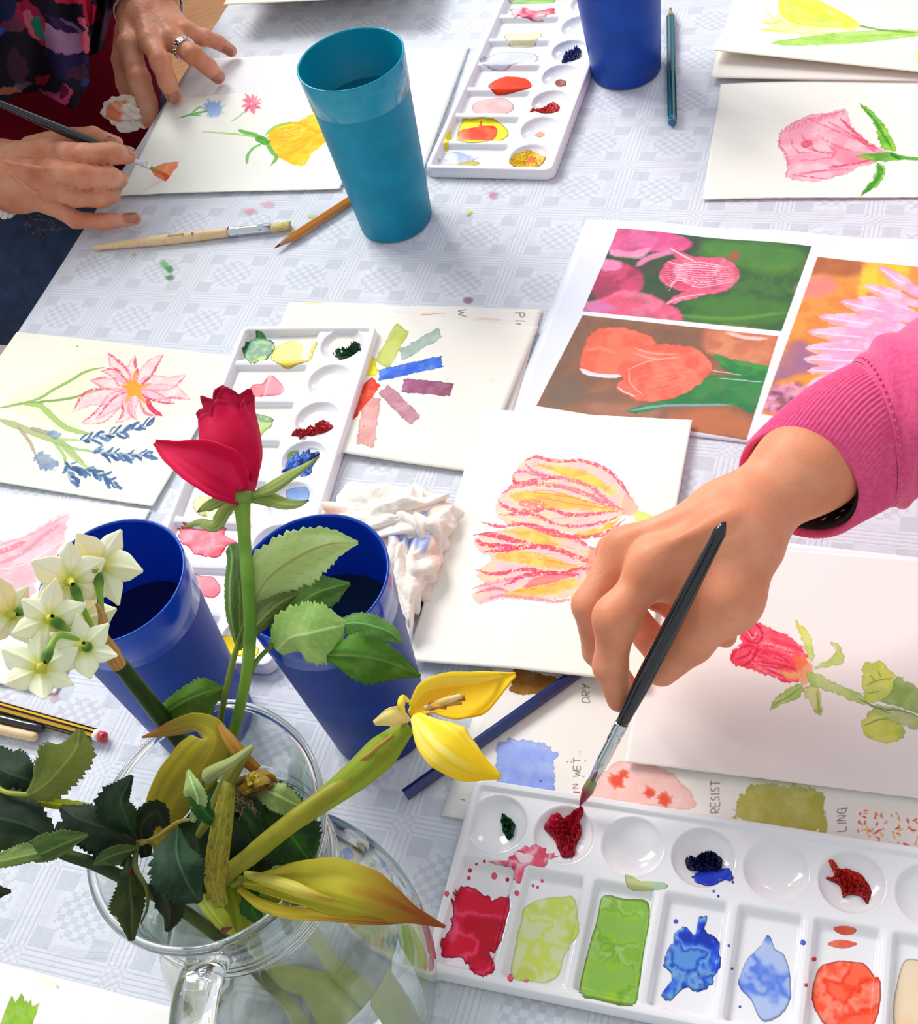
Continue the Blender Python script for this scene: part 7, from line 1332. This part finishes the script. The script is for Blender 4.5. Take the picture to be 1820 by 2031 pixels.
leaf(w2, 'blade', [(440, 1700, .206), (470, 1760, .208), (480, 1810, .206), (470, 1856, .204)], [16, 36, 34, 3], [18, 38, 30, 3], ('7f8f1f', '97a22c'), m_leaf, cup=.3, veins=False)
leaf(w2, 'blade', [(380, 1740, .205), (410, 1790, .212), (440, 1830, .212), (468, 1858, .206)], [12, 22, 20, 3], [12, 16, 14, 3], ('9aa634', 'b0b84a'), m_leaf, cup=.3, veins=False)
for k in range(9):
    a = k*.7; cx, cy_ = 505+14*math.cos(a), 1555+10*math.sin(a); leaf(w2, 'shrivelled_petal', [(cx-26, cy_+16, .232), (cx-6, cy_+R.uniform(-8, 8), .244+.002*k), (cx+18, cy_-8+R.uniform(-6, 6), .244), (cx+30, cy_-4+R.uniform(-14, 20), .234)], [3, 12, 14, 4], [3, 10, 11, 3], R.choice([('a58a20', '7a5a1c'), ('b09a30', '8f7a24'), ('6a4a24', '8a6a30')]), m_dryp, cup=R.uniform(-.5, .9), tilt=R.uniform(-.6, .6), veins=False, wave=.12, ns=7)
for k in range(26): a = (R.uniform(455, 500), R.uniform(1578, 1606)); stem(w2, 'dry_thread', [(a[0], a[1], .238), (a[0]+R.uniform(-12, 12), a[1]+R.uniform(-4, 14), .243), (a[0]+R.uniform(-20, 20), a[1]+R.uniform(0, 26), .238)], [1.2, 1.2, .6], ('7a6050', 'a08a70'), m_dryp, seg=5)
# ================= leafy rose branch, left
br = thing('leafy_rose_branch', 'dark leafy rose branch without a bloom, hanging out over the left side of the jug', 'plant', P(440, 1860, .15))
stem(br, 'stem', [(700, 2120, .02), (560, 1980, .10), (470, 1885, .175), (440, 1862, .200), (360, 1805, .226), (270, 1755, .242), (190, 1715, .250), (120, 1690, .254), (40, 1640, .256), (-60, 1590, .256)], [12, 12, 13, 13, 13, 13, 13, 12, 11, 10], ('2a3c16', '4a5a20'))
stem(br, 'side_stem', [(390, 1770, .226), (350, 1720, .240), (300, 1672, .250), (270, 1670, .252)], [4, 4, 4, 4], ('6a6a24', '8a7a30')); stem(br, 'side_stem', [(275, 1675, .252), (310, 1660, .250), (350, 1632, .250), (378, 1625, .250)], [5, 4, 4, 3], ('7a7a2a', '9a8a38'))
stem(br, 'side_stem', [(-30, 1520, .262), (0, 1565, .264), (40, 1575, .266), (80, 1575, .268)], [5, 5, 5, 4], ('8a9434', 'a3a840')); stem(br, 'side_stem', [(272, 1678, .252), (268, 1720, .254), (290, 1760, .252), (292, 1800, .246), (280, 1830, .238)], [5, 6, 4, 3, 2], ('4a5424', '5f6a2c'))
BL = [([(50, 1580, .266), (85, 1560, .274), (120, 1525, .280), (150, 1485, .280), (158, 1446, .276)], [3, 34, 52, 42, 4], [3, 30, 34, 34, 4], ('5c6a2a', '6c7a34'), .1, .15, 'a0a04c'),
      ([(90, 1560, .256), (50, 1545, .262), (10, 1530, .262), (-40, 1500, .256)], [4, 34, 44, 30], [4, 30, 40, 30], ('132a18', '1f3a20'), 0, .2, None), ([(110, 1670, .258), (60, 1640, .262), (10, 1625, .262), (-50, 1620, .256)], [6, 42, 52, 40], [6, 38, 48, 40], ('14261a', '22361e'), 0, .2, None),
      ([(60, 1700, .262), (90, 1690, .268), (130, 1672, .270), (175, 1655, .268)], [22, 26, 22, 2], [12, 20, 16, 2], ('3f5a2a', '54703a'), -.3, .2, None), ([(-20, 1712, .262), (30, 1702, .266), (80, 1690, .266), (110, 1680, .262)], [14, 22, 18, 6], [8, 12, 10, 6], ('50682e', '688040'), .3, .2, None),
      ([(272, 1672, .250), (235, 1648, .258), (190, 1635, .262), (150, 1620, .260), (120, 1600, .254)], [4, 34, 42, 32, 4], [4, 22, 30, 24, 4], ('1e2c20', '2c3a28'), .1, .15, None), ([(266, 1660, .252), (252, 1625, .262), (240, 1590, .266), (252, 1560, .264), (262, 1538, .260)], [4, 34, 40, 22, 3], [4, 22, 18, 10, 3], ('152a18', '243a20'), -.2, .3, None),
      ([(352, 1644, .254), (350, 1690, .262), (362, 1730, .262), (380, 1765, .256), (398, 1788, .248)], [5, 34, 38, 28, 4], [5, 42, 50, 34, 4], ('1c3422', '2a4630'), .1, .12, '4a6a40'), ([(262, 1700, .252), (258, 1760, .252), (262, 1800, .246), (262, 1866, .236)], [6, 16, 28, 4], [6, 22, 34, 4], ('26361a', '3c4c20'), .3, .35, None),
      ([(300, 1745, .242), (325, 1780, .246), (336, 1815, .242), (330, 1848, .234)], [8, 26, 24, 3], [8, 24, 16, 3], ('1a2416', '28301a'), -.2, .3, None), ([(272, 1684, .254), (240, 1690, .260), (210, 1702, .260), (185, 1716, .254)], [4, 22, 20, 2], [4, 12, 12, 2], ('344a26', '47602e'), .3, .2, None),
      ([(380, 1630, .250), (392, 1590, .262), (382, 1555, .266), (372, 1528, .262)], [4, 22, 24, 3], [4, 16, 10, 3], ('7f9a58', '95ac6c'), .3, .3, None), ([(440, 1640, .240), (408, 1612, .256), (396, 1580, .262), (400, 1548, .262)], [5, 14, 18, 3], [5, 16, 16, 3], ('1c4a1c', '2c5c24'), -.3, .2, None),
      ([(470, 1590, .222), (520, 1615, .232), (570, 1650, .232), (600, 1690, .226), (620, 1715, .220)], [6, 44, 54, 40, 4], [6, 40, 56, 44, 4], ('1a3a16', '2c5a1e'), 0, .1, None), ([(455, 1560, .215), (480, 1620, .220), (500, 1680, .218), (505, 1740, .210)], [10, 44, 52, 20], [10, 44, 52, 20], ('12240f', '1c3416'), 0, .1, None), ([(510, 1562, .240), (545, 1575, .244), (575, 1590, .240), (610, 1605, .232)], [10, 22, 20, 2], [10, 26, 22, 2], ('7f9450', '94a862'), .2, .15, None),
      ([(560, 1735, .205), (530, 1770, .212), (500, 1800, .212), (520, 1835, .206)], [10, 24, 22, 3], [10, 24, 20, 3], ('1e4a1c', '2c5a24'), 0, .1, None), ([(330, 1700, .205), (370, 1700, .212), (420, 1720, .214), (440, 1760, .208)], [10, 44, 50, 10], [10, 50, 50, 10], ('162410', '22341a'), 0, .1, None), ([(480, 1570, .226), (530, 1580, .236), (570, 1612, .236), (600, 1650, .228)], [8, 30, 34, 6], [8, 30, 34, 6], ('16300f', '24481a'), 0, .1, None), ([(400, 1600, .214), (390, 1660, .222), (400, 1720, .220), (430, 1770, .210)], [10, 40, 44, 10], [10, 40, 40, 10], ('14260f', '203616'), 0, .1, None), ([(110, 1640, .250), (170, 1655, .254), (230, 1690, .252), (262, 1720, .246)], [8, 26, 22, 4], [8, 24, 22, 4], ('1a2a18', '283a22'), 0, .1, None),
      ([(330, 1640, .246), (310, 1610, .250), (280, 1640, .250), (290, 1700, .244)], [6, 20, 24, 8], [6, 20, 20, 8], ('14200f', '202e18'), 0, .1, None), ([(-40, 1775, .25), (-10, 1772, .252), (22, 1768, .250)], [14, 16, 2], [10, 10, 2], ('1c2c18', '2a3a20'), 0, .1, None), ([(-40, 1730, .26), (10, 1600, .25), (150, 1600, .246), (220, 1625, .244)], [6, 8, 10, 2], [6, 8, 8, 2], ('8f9a1e', 'a4a828'), 0, .1, None)]
for mid, wl, wr, c, tl, fo, vc in BL: leaf(br, 'leaf', mid, [x*1.28 for x in wl], [x*1.28 for x in wr], c, serr=.28, tilt=tl, fold=fo, vein_col=vc, wave=.05, cup=.08)
for q_, d_2 in (((445, 1845, .214), (462, 1838, .220)), ((262, 1735, .25), (258, 1722, .256)), ((335, 1775, .240), (345, 1764, .246))):
    V, Fc = tube([P(*q_), P(*d_2)], [.0014, .0001], 8); under(mesh_obj('thorn', V, Fc, mat('thorn', '7a1a24', .4)), br)
# a stray cut stem standing in the water
cs = thing('cut_stem', 'pale green cut stem standing in the jug water on the right side', 'stem', P(700, 1950, .02))
stem(cs, 'stalk', [(835, 2012, .020), (780, 1930, .050), (722, 1846, .082), (660, 1780, .12)], [19, 19, 18, 17], ('a0bc60', 'b4cc74'))
stem(cs, 'leaf_base', [(560, 1960, .030), (640, 1985, .025), (740, 2010, .018), (830, 2040, .012)], [20, 26, 26, 24], ('b8c060', 'a4b04c'))
